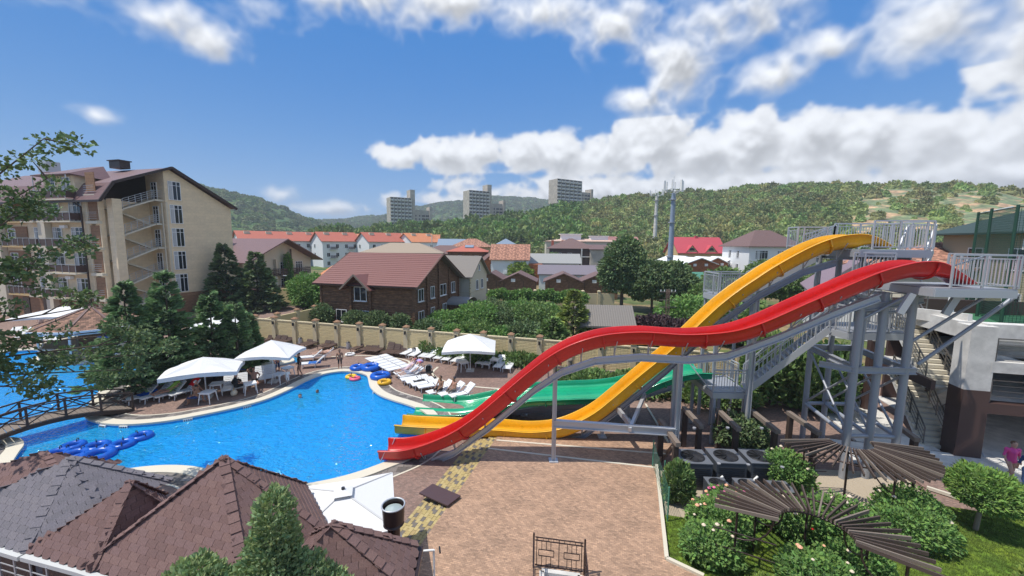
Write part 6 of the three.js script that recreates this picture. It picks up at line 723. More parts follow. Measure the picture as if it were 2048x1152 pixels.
// ---------------------------------------------------------------- houses of the village: [name of look], px-derived positions in metres
const win2 = (xs, ys, w = 1.2, h = 1.4) => xs.flatMap(x => ys.map(y => [x, y, w, h, 1]));
house({ label: 'white house with brown shingle roof and an orange timber annex', x: -.4, z: -101, turn: -.05, w: 9, d: 9, h: 6, roof: 'gable', rise: 3.4, over: .4, wm: M.whitewall, rm: M.shake, win: { r: win2([0], [4.2]) }, more: (t) => { mb().box(6.2, 2.4, 2.5, 3.4, 4.8, 4).build('annex', M.orangewood, t); mb().box(-1, 2.8, 4.7, .9, .7, .4).build('air_conditioner', M.white, t); } });
house({ label: 'low white house with grey roof and a crossed timber veranda rail', x: 10.2, z: -106, turn: -.06, w: 14, d: 9, h: 5, roof: 'gable', rise: 2, over: .6, wm: M.whitewall, rm: mat(.3, .3, .29, .7), win: { f: win2([3.5, 5.5], [3.2]) }, more: (t) => { const m = mb(); for (let i = 0; i < 4; i++) { const x = -.5 + i * 1.8; m.bar([x, .6, 4.9], [x + 1.8, 1.6, 4.9], .06, .06).bar([x, 1.6, 4.9], [x + 1.8, .6, 4.9], .06, .06).bar([x, 0, 4.9], [x, 3.4, 4.9], .1, .1); } m.build('veranda', M.timberdark, t); } });
house({ label: 'maroon house with hipped brown roof and open concrete balconies', x: 18, z: -124, turn: -.1, w: 13, d: 12, h: 8.4, roof: 'hip', rise: 3, over: .8, wm: M.brownclad, rm: M.browntile, win: { f: win2([-3.5, -.5], [6.4]) }, more: (t) => { for (const y of [.3, 3.2, 6]) mb().box(4.6, y, 6.3, 3.6, .25, 1.2).build('balcony', M.conc, t); for (const x of [2.9, 6.3]) mb().box(x, 4.2, 6.7, .35, 8.4, .35).build('column', M.conc, t); mb().box(-5.6, 9.6, -3, .8, 2.4, .8).box(-2.4, 9.6, -4, .8, 2.4, .8).build('chimney', M.orangetile, t); } });
house({ label: 'large grey blockwork building with a lean to brown roof', category: 'building', x: 28.4, z: -122, turn: -.06, w: 11, d: 14, h: 8.2, roof: 'gable', rise: 1.2, over: .5, wm: M.hotelconc, rm: M.browntile });
house({ label: 'pale flat roofed house with rooftop rooms on the slope behind', category: 'building', x: 25, z: -146, turn: -.04, w: 26, d: 12, h: 10.6, roof: 'hip', rise: .9, over: .4, wm: M.cream, rm: mat(.55, .38, .3, .7), win: { f: win2([-8, -4, 0, 4], [8.6]) }, more: (t) => { mb().box(-4, 12, 0, 7, 2, 5).box(-4, 13.1, 0, 8, .25, 6).build('roof_room', M.frame, t); mb().box(6, 11.6, 0, 6, 1.6, 5).box(6, 12.5, 0, 6.6, .2, 5.6).build('roof_room', M.whitewall, t); } });
house({ label: 'tan hip roofed house with ochre walls rising behind the log house', x: -30, z: -112, turn: .1, w: 20, d: 12, h: 7, roof: 'hip', rise: 2.6, over: .9, wm: M.ochre, rm: M.tanroof, win: { f: win2([-4, 3, 6], [5.6]) } });
house({ label: 'cream house with mauve hip roof beside the tan roofed house', x: -19.5, z: -118, turn: .05, w: 14, d: 10, h: 6.6, roof: 'hip', rise: 2.4, over: .7, wm: M.cream, rm: M.browntile, win: { f: win2([3, 5], [5]) } });
house({ label: 'brown timber house with bright orange red roof and skylight', x: -12.6, z: -116, turn: .02, w: 10, d: 10, h: 7.4, roof: 'hip', rise: 2, over: .8, wm: M.logbrown, rm: M.orangetile, win: { f: win2([-2, 2.6], [5.6]) }, more: (t, r) => mb().box(.4, 8.8, 2.4, 2.4, .1, 1.6, 0, .4).build('skylight', M.blueroof, r) });
house({ label: 'blue grey metal roofed house left of the brown roofed house', x: -21.5, z: -158, turn: .05, w: 14, d: 10, h: 8.4, roof: 'gable', rise: 2.6, over: .5, wm: M.whitewall, rm: M.blueroof, win: { f: win2([-4, 0, 4], [6.4]) } });
house({ label: 'ochre house with brown hip roof and solar panel', x: -14.2, z: -142, turn: 0, w: 13, d: 10, h: 8.4, roof: 'hip', rise: 2.8, over: .7, wm: M.ochre, rm: M.shake, win: { f: win2([4], [6]) }, more: (t, r) => mb().box(-1.5, 10, 2.2, 4, .12, 2, 0, .5).build('solar_panel', M.blueroof, r) });
house({ label: 'small orange timber house with stepped gable roofs', x: -7.2, z: -112, turn: .5, w: 5, d: 7, h: 5, roof: 'gable', axis: 'z', rise: 2, over: .5, wm: M.orangewood, rm: M.browntile, win: { f: win2([0], [3.4], 1, 1.2) } });
house({ label: 'white house with blue grey pyramid roof before the wooded slope', x: -2.4, z: -146, turn: .1, w: 9, d: 9, h: 8.4, roof: 'hip', rise: 3, over: .6, wm: M.whitewall, rm: M.blueroof, win: { f: win2([-2, 2], [6.4]) } });
house({ name: 'villa', label: 'white three storey villa with brown hipped roof and tall windows', x: 62.5, z: -101, turn: .12, w: 14, d: 10, h: 9.6, roof: 'hip', rise: 4, over: .7, wm: M.whitewall, rm: M.browntile, curtain: true, win: { f: [[-3.8, 7.6, 3.2, 2, 3], [1.8, 7.2, 3, 2.8, 2], [5.6, 7.4, 1.8, 2.2, 1], [-3.8, 4.2, 3, 2.2, 3], [1.8, 3.6, 3, 1.8, 2]], l: [[-2, 7.6, 1, 1.8, 1], [1, 7.6, 1, 1.8, 1], [-2, 4.4, 1, 1.8, 1], [1, 4.4, 1, 1.8, 1]] }, more: (t) => mb().box(-3.8, 2.6, 5.1, 3.4, .9, .3).build('balcony_front', M.brownclad, t) });
house({ label: 'yellow house with bright pink roof and two arched dormers', x: 58, z: -128, turn: .08, w: 15, d: 9, h: 7.6, roof: 'gable', rise: 4.4, over: .5, wm: M.ochre, rm: M.pinkroof, more: (t) => { for (const x of [-3.4, 2.8]) { const d = new THREE.Group(); d.name = 'dormer'; t.add(d); mb().add(gableEndG(4, 2, 7.4, 2.2, 'z'), new THREE.Matrix4().makeTranslation(x, 0, 3.7)).build('wall', M.ochre, d); part(d, 'roof', metreUV(prep(gableRoofG(4, 4.4, 7.4, 2.2, .3, .12, 'z').translate(x, 0, 2.4))), M.pinkroof); const w = part(d, 'arched_window', new THREE.CircleGeometry(.85, 18, 0, Math.PI), M.glass); w.position.set(x, 8, 4.74); } mb().box(.2, 11.6, 0, .8, 2, .8).build('chimney', M.pinkroof, t); } });
[[44.5, -100, 9, 'timber holiday cabin with white roof nearest the phone mast'], [50.4, -104, 7, 'timber holiday cabin with white roof in the middle'], [55.6, -106, 6, 'timber holiday cabin with white roof beside the villa'], [46, -112, 8, 'timber holiday cabin with white roof in the second row']].forEach(([x, z, w, l]) => house({ name: 'white_roofed_cabin', label: l, category: 'cabin', group: 'white roofed cabins', x, z, turn: .25, w, d: 7, h: 4.2, y: 1, roof: 'gable', axis: 'z', rise: 1.4, over: .5, wm: M.orangewood, rm: M.white, more: (t) => { for (const s of [-1, 1]) mb().box(s * 1.6, 4, 3.6, .8, .6, .3).build('air_conditioner', M.white, t); } }));
single('site_fence', mb().box(43, 1.4, -90, 10, 2.8, .2, .1).geo(), mat(.03, .13, .3, .6), 'blue sheet metal fence below the white roofed cabins', 'fence');
house({ label: 'house with pale pink metal roof behind the shorter mast', x: 49, z: -190, turn: .2, w: 20, d: 11, h: 9, roof: 'gable', rise: 4, over: .5, wm: M.conc, rm: mat(.42, .2, .18, .6) });
house({ label: 'small house with pink hip roof in the trees left of the masts', x: 40, z: -168, turn: .1, w: 9, d: 8, h: 6.6, roof: 'hip', rise: 3, over: .6, wm: M.cream, rm: M.pinkroof });
house({ name: 'shed', label: 'shed with a green roof behind the utility pole', category: 'shed', x: 35.5, z: -84, turn: .05, w: 9, d: 6, h: 2.6, roof: 'gable', rise: 1.4, over: .4, wm: M.whitewall, rm: M.greenroof });
house({ label: 'white gabled house with mauve roof seen between the yellow and red slides', x: 39.4, z: -46.5, turn: -.55, w: 7.5, d: 11, h: 5.2, roof: 'gable', axis: 'z', rise: 3.2, over: .5, wm: M.whitewall, rm: mat(.24, .17, .2, .6), win: { r: win2([-2, 2], [3.4]) } });
house({ label: 'long mauve roofed house behind the steel platforms', x: 49, z: -44, turn: -.5, w: 14, d: 9, h: 6.4, roof: 'gable', rise: 2.4, over: .5, wm: mat(.3, .22, .26, .8), rm: M.browntile });
house({ label: 'tan stone house with dark green roof behind the sports net', x: 47.5, z: -32, turn: TG, w: 14, d: 12, h: 11.2, roof: 'hip', rise: 3.2, over: 1, wm: mat(.34, .3, .2, .85), rm: M.darkgreenroof, win: { l: win2([-2, 2], [9, 5.4], 1.6, 1.8) }, more: (t) => { mb().box(-7.3, 10.2, 3.6, .5, .8, 1.2).build('air_conditioner', M.white, t); } });
house({ label: 'house with broad dusty brown roof beside the dark green roofed house', x: 45.6, z: -40, turn: TG, w: 16, d: 10, h: 8, roof: 'hip', rise: 2.4, over: .8, wm: M.cream, rm: M.shake });
// ---------------------------------------------------------------- red roofed apartment rows
[[-88, -156, 32, 'longest apartment block with red roof behind the chalet'], [-69, -157, 14, 'apartment block with red roof and stacked dark balconies in the middle of the row'], [-51, -160, 18, 'apartment block with red roof and a white gable right of the stacked balconies'], [-38.5, -164, 12, 'last apartment block of the row with orange roof'], [-70, -190, 70, 'apartment row with red roof further back']].forEach(([x, z, w, l], i) => {
  const d = 11, t = house({ name: 'apartment_block', label: l, category: 'building', group: 'red roofed apartment blocks', x, z, turn: i === 4 ? .1 : .8, w, d, h: 10, roof: 'gable', rise: 3.2, over: .6, wm: M.whitewall, rm: i > 2 ? M.orange2 : M.orangetile, win: { f: [...Array(Math.floor(w / 3.4))].flatMap((_, k) => [1.6, 4.8, 8].map(y => [-w / 2 + 2 + k * 3.4, y, 1.2, 1.5, 1])), l: [[-2, 8, 1.2, 1.4, 1], [-2, 4.8, 1.2, 1.4, 1]] }, more: (t, r) => { for (let k = 0; k < Math.floor(w / 6.8); k++) for (const y of [3.6, 6.8]) balcony(t, -w / 2 + 3.7 + k * 6.8, y, d / 2, 2.6, 1.2, 0, M.conc, M.darkwood, true); for (let k = 0; k < Math.max(2, w / 8); k++) mb().box(-w / 2 + 3 + k * 7, 12.6, 1.4, 1.8, 1.2, 1).build('chimney', M.cream, r); } });
});
// ---------------------------------------------------------------- concrete hotel blocks on the slope
function block(label, px, base, dist, wf, ws, floors, slim, sc) {
  const a = px * Math.PI / 180, t = thing('concrete_tower', label, 'building', [dist * Math.sin(a), base, -dist * Math.cos(a)], .55, 'concrete towers on the slope'), fh = 3.1, H = floors * fh; t.scale.setScalar(sc);
  mb().box(0, H / 2 + 2, -.9, wf - .1, H, 11.2).box(-wf / 2 + .2, H / 2 + 2, 5.5, .35, H, 2).build('wall', M.hotelconc, t); for (let k = 1; k <= 6; k++) mb().box(-wf / 2 + wf * k / 6 - .15, H / 2 + 2, 5.6, .3, H, 1.8).build('fin', M.conc, t); for (let f = 0; f <= floors; f++) mb().box(0, 2 + f * fh, 5.6, wf - .4, .24, 1.74).build('floor_slab', M.conc, t); mb().box(0, -9, 0, wf - 4, 18, 9).build('podium', M.hotelconc, t); for (let i = 0; i < 5; i++) mb().box(-wf / 2 + 1.4 + i * (wf - 2.8) / 4, 1, 4, .8, 2.2, .8).build('stilt', M.hotelconc, t); 
  const nb = 6; for (let f = 0; f < floors; f++) for (let k = 0; k < nb; k++) { const x = -wf / 2 + wf * (k + .5) / nb, y = 2 + f * fh; const c = new THREE.Group(); c.name = 'balcony'; c.position.set(x, y, 6.5); t.add(c); mb().box(0, 1.5, -1.7, wf / nb - .9, 2.4, .1).build('glazing', M.glass, c); mb().box(-.1, .85, .35, wf / nb - .9, 1.3, .7).build('parapet', M.conc, c); }
  const tw = new THREE.Group(); tw.name = 'stair_tower'; t.add(tw); mb().box(wf / 2 + 2.2, (H + slim) / 2 + 1, -3, 4.4, H + slim + 2, 10).build('wall', M.hotelconc, tw); mb().box(wf / 2 + 1.2, H / 2 + 1, 2.05, 1, H - 3, .1).build('glazing', M.glass, tw);
  const wing = new THREE.Group(); wing.name = 'side_wing'; t.add(wing); const wl = 15, wh = H * .66; mb().box(wf / 2 + 4.4 + wl / 2, wh / 2 + 1, -7, wl, wh, 8).box(wf / 2 + 4.4 + wl + 1.2, wh / 2 + 2.4, -6, 2.6, wh + 4, 9).build('wall', M.hotelconc, wing); const wf2 = Math.floor(floors * .62); for (let f = 0; f < wf2; f++) for (let k = 0; k < 4; k++) mb().box(wf / 2 + 6.4 + k * 3.7, 3 + f * fh, -2.97, k < 2 ? 1.3 : 3.1, 1.6, .1).build('glazing', M.glass, wing);
}
block('concrete tower with stair turret standing lowest among the trees', -15.6, 24, 460, 19, 10, 8, 8, 1.22); block('middle concrete tower with gridded balconies and tall turret', -5.1, 32, 425, 21, 10, 8, 7, 1.12); block('concrete tower highest on the hillside with gridded balconies', 7.3, 48, 432, 29, 10, 7, .5, 1.12);
// ---------------------------------------------------------------- masts and poles
function mast(label, x, z, base, h, r, m) { const t = thing('phone_mast', label, 'mast', [x, base, z]); mb().rod([0, 0, 0], [0, h * .35, 0], r * 1.5, r * 1.3, 14).build('base', m, t); mb().rod([0, h * .35, 0], [0, h, 0], r * 1.2, r * .8, 14).build('tube', m, t); for (const f of [.35, .7, .93]) mb().rod([0, h * f, 0], [0, h * f + .25, 0], r * 1.7, r * 1.7, 14).build('flange', M.steel, t); const ring = part(t, 'antenna_frame', new THREE.TorusGeometry(r * 4, .07, 6, 18).rotateX(1.57), M.galv); ring.position.y = h + .6; for (let i = 0; i < 6; i++) { const a = i * 1.047; mb().rod([0, h - .4, 0], [Math.cos(a) * r * 4, h + .6, Math.sin(a) * r * 4], .05).build('strut', M.galv, t); mb().box(Math.cos(a) * r * 4.4, h + 1.4, Math.sin(a) * r * 4.4, .4, 2.2, .25, -a).build('panel_antenna', M.white, t); } mb().rod([0, h, 0], [0, h + 3.4, 0], .04).build('lightning_rod', M.galv, t); mb().bar([r * 1.6, 2, 0], [r * 1.1, h, 0], .3, .04).build('ladder', M.galv, t); }
mast('taller blue grey phone mast with antenna head', 33.4, -85, 0, 20.5, .42, mat(.25, .31, .4, .5)); mast('shorter phone mast with concrete foot behind the trees', 67, -190, 2, 30, .7, M.conc);
{ const t = thing('utility_pole', 'rusty lattice utility pole with transformer gear above the bushes', 'pole', [17.3, 0, -44]); for (const [x, z] of [[-.2, -.2], [.2, -.2], [-.2, .2], [.2, .2]]) mb().rod([x, 0, z], [x * .6, 5, z * .6], .045).build('leg', mat(.2, .13, .1, .8), t); for (let i = 0; i < 8; i++) mb().bar([-.2, .4 + i * .6, .2], [.2, .7 + i * .6, .2], .03, .03).build('lacing', mat(.2, .13, .1, .8), t); for (const y of [3, 3.8, 4.7]) mb().bar([-.9, y, 0], [.9, y, 0], .08, .08).build('cross_arm', M.timber, t); for (const x of [-.8, -.4, .4, .8]) mb().rod([x, 4.75, 0], [x, 4.95, 0], .05).build('insulator', M.white, t); }
{ const t = thing('power_line', 'overhead wires crossing the village below the hill', 'wire', [0, 0, 0]); for (const dy of [0, .5, 1]) { const c = new THREE.CatmullRomCurve3([V(-30, 11.4 + dy, -150), V(8, 10.6 + dy, -150), V(45, 11.4 + dy, -150)]); part(t, 'wire', new THREE.TubeGeometry(c, 30, .04, 4), M.darkmetal); } for (const x of [-30, 45]) mb().rod([x, 0, -150], [x, 12.6, -150], .15).build('pole', M.conc, t); }
{ const c = thing('parked_car', 'white parked car glimpsed beside the white house', 'car', [-7, 0, -99], 1.4); const s = new THREE.Shape([[-2.1, .35], [-2.1, .8], [-1.5, .95], [-.8, 1.45], [.8, 1.45], [1.5, .95], [2.1, .85], [2.1, .35]].map(p => new THREE.Vector2(...p))); part(c, 'body', new THREE.ExtrudeGeometry(s, { depth: 1.6, bevelSize: .06, bevelThickness: .06, bevelSegments: 2 }).translate(0, 0, -.8), M.white); for (const [x, z] of [[-1.3, -.8], [1.3, -.8], [-1.3, .8], [1.3, .8]]) mb().add(new THREE.CylinderGeometry(.32, .32, .22, 18).rotateX(1.57), new THREE.Matrix4().makeTranslation(x, .32, z)).build('wheel', M.dark, c); mb().box(0, 1.2, .88, 2, .36, .02).box(0, 1.2, -.88, 2, .36, .02).build('window', M.glass, c); }
// ================================================================ concrete stair building on the right
{
  const t = thing('terrace_building', 'white and brown concrete building with open stairs under a sports court', 'building', [21.5, 0, -18.2], TG);   // local x along U, -z away
  mb().box(.1, 1.7, -.1, 1.0, 3.4, .9).build('pillar_base', M.brownclad, t); mb().box(.1, 4.9, -.1, .98, 3, .88).build('pillar', M.conc, t);
  mb().box(6, 6.1, -.3, 11.2, .75, .6).box(.1, 6.1, -3.4, .9, .75, 5.8).build('parapet', M.conc, t);
  mb().box(6.6, 5.62, -5, 12, .22, 9.8).build('court_slab', M.conc, t); mb().box(6, 4.55, .1, 11, .5, .5).box(6.6, 4.3, -4, 11.4, .16, 8).build('upper_floor', M.conc, t); mb().box(6.4, 2.6, .1, 11.6, .5, .5).build('floor_edge', M.brownclad, t); mb().box(6.2, 5.15, -1.7, 11, 1.1, .1).build('inner_wall', M.conc, t); mb().box(6.6, 2.76, -4, 11.4, .16, 8).build('lower_floor', M.conc, t);
  mb().box(7, 3.4, -8, 12, 6.6, .2).box(12.4, 3, -4, .2, 6, 8).build('back_wall', M.brownclad, t); mb().box(6.6, .04, -4, 12, .06, 8).build('floor', M.conc, t); mb().box(4.4, 1.4, .1, .5, 2.8, .5).build('pillar', M.brownclad, t);
  mb().bar([1, 4.8, -.6], [8, 2.9, -.6], .16, .5).build('inner_ramp', M.conc, t); mb().box(3, 2.55, .42, .24, .28, .18).build('wall_lamp', M.galv, t);
  const rail = (a, b, n = 4) => { const r = mb(); for (const h of [.3, .55, .8]) r.bar([a[0], a[1] + h, a[2]], [b[0], b[1] + h, b[2]], .02, .02); r.bar([a[0], a[1] + 1.05, a[2]], [b[0], b[1] + 1.05, b[2]], .05, .05); for (let i = 0; i <= n; i++) { const f = i / n; r.bar([mix(a[0], b[0], f), mix(a[1], b[1], f), mix(a[2], b[2], f)], [mix(a[0], b[0], f), mix(a[1], b[1], f) + 1.05, mix(a[2], b[2], f)], .045, .045); } r.build('railing', mat(.2, .19, .18, .35, { metalness: .7 }), t); };
  rail([.7, 4.8, .2], [11, 4.8, .2], 8); rail([.7, 2.86, .2], [11, 2.86, .2], 8);
  function stairs(x, y0, y1, z0, z1, w) { const f = new THREE.Group(); f.name = 'stair_flight'; t.add(f); const n = 13; mb().bar([x, y0 - .12, z0], [x, y1 - .12, z1], w, .2).build('slab', M.conc, f); const g = mb().box(0, 0, 0, w, .16, .3).geo(); for (let i = 0; i < n; i++) { const o = part(f, 'step', g, M.coping); o.position.set(x, mix(y0, y1, (i + .5) / n) + .03, mix(z0, z1, (i + .5) / n)); } rail([x - w / 2 + .05, y0, z0], [x - w / 2 + .05, y1, z1], 5); rail([x + w / 2 - .05, y0, z0], [x + w / 2 - .05, y1, z1], 5); }
  stairs(-.55, 0, 2.9, -.5, -3.4, 1.2); stairs(.75, 2.9, 3.15, -3.4, -1, 1.1); stairs(-.55, 3.15, 5.9, -.9, -3.9, 1.2); stairs(.75, 1.4, 3.1, -3.6, -1.4, 1);
  mb().box(.1, 2.85, -4.2, 2.6, .2, 1.6).box(.1, 5.8, -4.6, 2.6, .2, 1.6).build('landing', M.conc, t); mb().box(-1.25, 3.35, -2.3, .18, .45, 4.4).build('stringer', M.brownclad, t); mb().box(-1.3, 2.4, -5, .4, 4.8, .4).build('rear_pillar', M.brownclad, t); mb().box(-1.2, 5.2, -5, .5, 1.6, .5).build('rear_pillar', M.conc, t);
  mb().bar([-1.4, 6.2, -6.6], [.2, 6.5, -.7], .2, .6).build('sloping_parapet', M.conc, t); rail([-1.6, 6, -6.4], [.8, 6.3, -4.6], 4); rail([-1.2, 5.9, -4.9], [-1.2, 4.9, -2.6], 3);
  mb().box(-2.4, .1, -3.2, 3.4, .12, 6.4).build('paving', M.conc, t); mb().box(1.6, 0.1, 1.2, 14, .1, 2.2).build('forecourt', M.conc, t); mb().bar([.9, .05, 0.2], [1.2, 1.1, -1.4], .04, .04).bar([1.2, 1.1, -1.4], [1.2, .1, -1.4], .04, .04).build('hand_rail', M.galv, t);
  const c = struct('sports_court', mb().box(9.2, 5.86, -8, 15, .06, 14).geo(), mat(.03, .14, .06, .9)); c.position.set(21.5, 0, -18.2); c.rotation.y = TG; const ln = struct('court_line', mb().box(8.4, 5.9, -3.2, 11, .01, .08).box(8.4, 5.9, -9, 11, .01, .08).geo(), M.white); ln.position.copy(c.position); ln.rotation.y = TG;
  const n = thing('sports_net', 'tall green sports net on dark green posts above the concrete building', 'net', [21.5, 5.6, -18.2], TG); const gm = mat(.015, .06, .035, .5); const posts = [[5.9, -9.7], [4.5, -6.7], [4, -4.4], [9, -2.6]]; posts.forEach(([x, z]) => mb().rod([x, 0, z], [x, 6.6, z], .08, .07, 10).build('post', gm, n)); const net = (a, b) => { const m = mb(), L = Math.hypot(b[0] - a[0], b[1] - a[1]); for (let y = .2; y < 6.5; y += .13) m.bar([a[0], y, a[1]], [b[0], y, b[1]], .012, .012); for (let s = 0; s < L; s += .13) { const f = s / L; m.bar([mix(a[0], b[0], f), .1, mix(a[1], b[1], f)], [mix(a[0], b[0], f), 6.5, mix(a[1], b[1], f)], .012, .012); } m.build('mesh', gm, n).userData.kind = 'stuff'; }; net([5.9, -9.7], [4, -4.4]); net([4, -4.4], [9, -2.6]); mb().rod([5.9, 6.5, -9.7], [4, 6.5, -4.4], .03).rod([4, 6.5, -4.4], [9, 6.5, -2.6], .03).build('top_rail', gm, n); mb().bar([5.9, 6.5, -9.7], [7.4, 6.9, -9.5], .12, .06).build('floodlight', M.white, n); mb().rod([1.5, -.1, -4], [1.5, 2.4, -4], .14).rod([6, -.1, -4.5], [6, 2.2, -4.5], .14).build('white_post', M.white, n);
}
// ================================================================ people: one continuous body each, from tapered capsules blended on a grid
function bodyGeo(bones, res, ext, colors) {
  const mc = new MarchingCubes(res, new THREE.MeshBasicMaterial(), false, false, 90000); mc.isolation = 0; const half = ext / 2, c0 = [0, 0, 0]; let lo = [1e9, 1e9, 1e9], hi = [-1e9, -1e9, -1e9]; for (const b of bones) for (const p of [b[0], b[1]]) for (let i = 0; i < 3; i++) { lo[i] = Math.min(lo[i], p[i]); hi[i] = Math.max(hi[i], p[i]); } for (let i = 0; i < 3; i++) c0[i] = (lo[i] + hi[i]) / 2;
  const dist = (x, y, z, b) => { const [p, q, r1, r2] = b; const dx = q[0] - p[0], dy = q[1] - p[1], dz = q[2] - p[2]; const L = dx * dx + dy * dy + dz * dz; let t = L ? ((x - p[0]) * dx + (y - p[1]) * dy + (z - p[2]) * dz) / L : 0; t = t < 0 ? 0 : t > 1 ? 1 : t; return Math.hypot(x - p[0] - dx * t, y - p[1] - dy * t, z - p[2] - dz * t) - (r1 + (r2 - r1) * t); };
  const f = mc.field, k = .035; let n = 0; for (let z = 0; z < res; z++) for (let y = 0; y < res; y++) for (let x = 0; x < res; x++) { const X = c0[0] + ((x - res / 2) / (res / 2)) * half, Y = c0[1] + ((y - res / 2) / (res / 2)) * half, Z = c0[2] + ((z - res / 2) / (res / 2)) * half; let d = 1; for (const b of bones) { const e = dist(X, Y, Z, b), h = Math.max(k - Math.abs(d - e), 0) / k; d = Math.min(d, e) - h * h * k * .25; } f[n++] = -d; }
  mc.update(); const cnt = mc.count, pos = new Float32Array(mc.positionArray.slice(0, cnt * 3)), nor = new Float32Array(mc.normalArray.slice(0, cnt * 3)), col = new Float32Array(cnt * 3);
  for (let i = 0; i < cnt; i++) { const x = c0[0] + pos[i * 3] * half, y = c0[1] + pos[i * 3 + 1] * half, z = c0[2] + pos[i * 3 + 2] * half; pos[i * 3] = x; pos[i * 3 + 1] = y; pos[i * 3 + 2] = z; let bd = 9, bi = 0; bones.forEach((b, j) => { const e = dist(x, y, z, b); if (e < bd) { bd = e; bi = j; } }); const c = colors[bones[bi][4]]; col[i * 3] = c[0]; col[i * 3 + 1] = c[1]; col[i * 3 + 2] = c[2]; }
  const g = new THREE.BufferGeometry(); g.setAttribute('position', new THREE.BufferAttribute(pos, 3)); g.setAttribute('normal', new THREE.BufferAttribute(nor, 3)); g.setAttribute('color', new THREE.BufferAttribute(col, 3)); return g;
}
const bodyMat = new THREE.MeshStandardMaterial({ vertexColors: true, roughness: .7 });
// pose: joint positions in metres (x right, y up, z towards the facing side); colour slots s skin, t top, b bottom, o shoe
function person(label, pos, turn, J, colors, scale = 1, hair = [.05, .03, .02], res = 56, extra) {
  const B = []; const bone = (a, b, r1, r2, c) => B.push([J[a], J[b], r1, r2, c]);
  bone('pelvis', 'chest', .135, .15, colors.belly || 't'); bone('chest', 'neck', .15, .06, 't'); bone('neck', 'head', .055, .06, 's'); B.push([J.head, [J.head[0], J.head[1] + .1, J.head[2] + .01], .088, .092, 's']); B.push([[J.head[0], J.head[1] + .02, J.head[2] + .09], [J.head[0], J.head[1] + .05, J.head[2] + .1], .018, .014, 's']);
  for (const s of ['L', 'R']) { bone('chest', 'sh' + s, .11, .065, 't'); bone('sh' + s, 'el' + s, .055, .042, colors.sleeve ? 't' : 's'); bone('el' + s, 'ha' + s, .042, .03, 's'); const h = J['ha' + s], e = J['el' + s], d = V(h[0] - e[0], h[1] - e[1], h[2] - e[2]).normalize(); for (let k = 0; k < 4; k++) B.push([h, [h[0] + d.x * .1 + (k - 1.5) * .018, h[1] + d.y * .1 - .01 * Math.abs(k - 1.5), h[2] + d.z * .1 + (k - 1.5) * .006], .02, .011, 's']); B.push([h, [h[0] + .03, h[1] + d.y * .04, h[2] + d.z * .04 + .03], .016, .011, 's']); bone('pelvis', 'hip' + s, .125, .1, 'b'); bone('hip' + s, 'kn' + s, .09, .06, colors.shorts === 0 ? 's' : 'b'); bone('kn' + s, 'an' + s, .056, .038, colors.trousers ? 'b' : 's'); const a = J['an' + s], f = J['to' + s]; B.push([a, f, .042, .032, 'o']); }
  let lo = 1e9, hi = -1e9; for (let i = 0; i < 3; i++) { let a = 1e9, b = -1e9; for (const q of B) for (const p of [q[0], q[1]]) { a = Math.min(a, p[i]); b = Math.max(b, p[i]); } if (b - a > hi) hi = b - a; }
  const g = bodyGeo(B, res, (hi + .5) * 1.08, { s: colors.s, t: colors.t, b: colors.b, o: colors.o || colors.s });
  const t = thing('person', label, 'person', pos, turn); t.scale.setScalar(scale); part(t, 'body', g, bodyMat);
  const hm = mat(...hair, .8), hg = new THREE.SphereGeometry(.112, 18, 12, 0, 6.29, 0, 1.75); const p = hg.attributes.position; for (let i = 0; i < p.count; i++) { const z = p.getZ(i), y = p.getY(i); if (z > .03 && y < .055) p.setZ(i, .03 + (z - .03) * .3); } hg.computeVertexNormals(); const h = part(t, 'hair', hg, hm); h.position.set(J.head[0], J.head[1] + .09, J.head[2] - .012);
  if (extra) extra(t, J); return t;
}
const stand = (arm = 0, step = 0, lean = 0) => ({ pelvis: [0, .95, 0], chest: [0, 1.3, lean], neck: [0, 1.5, lean + .01], head: [0, 1.6, lean + .03], shL: [-.2, 1.42, lean], shR: [.2, 1.42, lean], elL: [-.27, 1.14, lean - .04 + arm * .1], elR: [.27, 1.14, lean + .02 - arm * .1], haL: [-.25, .9, lean + .1 + arm * .15], haR: [.25, .92, lean + .12 - arm * .1], hipL: [-.1, .92, 0], hipR: [.1, .92, 0], knL: [-.11, .5, step], knR: [.11, .5, .06 - step * .3], anL: [-.12, .08, step * 1.2 - .04], anR: [.12, .08, -step * 1.3], toL: [-.13, .03, step * 1.2 + .12], toR: [.13, .03, -step * 1.3 + .16] });
const sitJ = () => ({ pelvis: [0, .5, 0], chest: [0, .84, -.06], neck: [0, 1.04, -.04], head: [0, 1.14, 0], shL: [-.2, .96, -.05], shR: [.2, .96, -.05], elL: [-.26, .7, .08], elR: [.26, .7, .08], haL: [-.14, .62, .32], haR: [.16, .6, .32], hipL: [-.1, .48, .02], hipR: [.1, .48, .02], knL: [-.14, .5, .44], knR: [.14, .5, .44], anL: [-.13, .09, .46], anR: [.13, .09, .5], toL: [-.13, .04, .62], toR: [.13, .04, .66] });
const lieJ = (up = .25) => ({ pelvis: [0, .12, 0], chest: [0, .16 + up * .4, -.34], neck: [0, .2 + up * .75, -.54], head: [0, .22 + up * .85, -.64], shL: [-.2, .16 + up * .6, -.46], shR: [.2, .16 + up * .6, -.46], elL: [-.34, .2 + up, -.62], elR: [.32, .14 + up * .4, -.25], haL: [-.14, .26 + up, -.78], haR: [.24, .14 + up * .2, 0], hipL: [-.1, .1, .04], hipR: [.1, .1, .04], knL: [-.12, .18, .46], knR: [.12, .1, .46], anL: [-.12, .06, .86], anR: [.13, .06, .88], toL: [-.14, .15, .94], toR: [.16, .15, .95] });
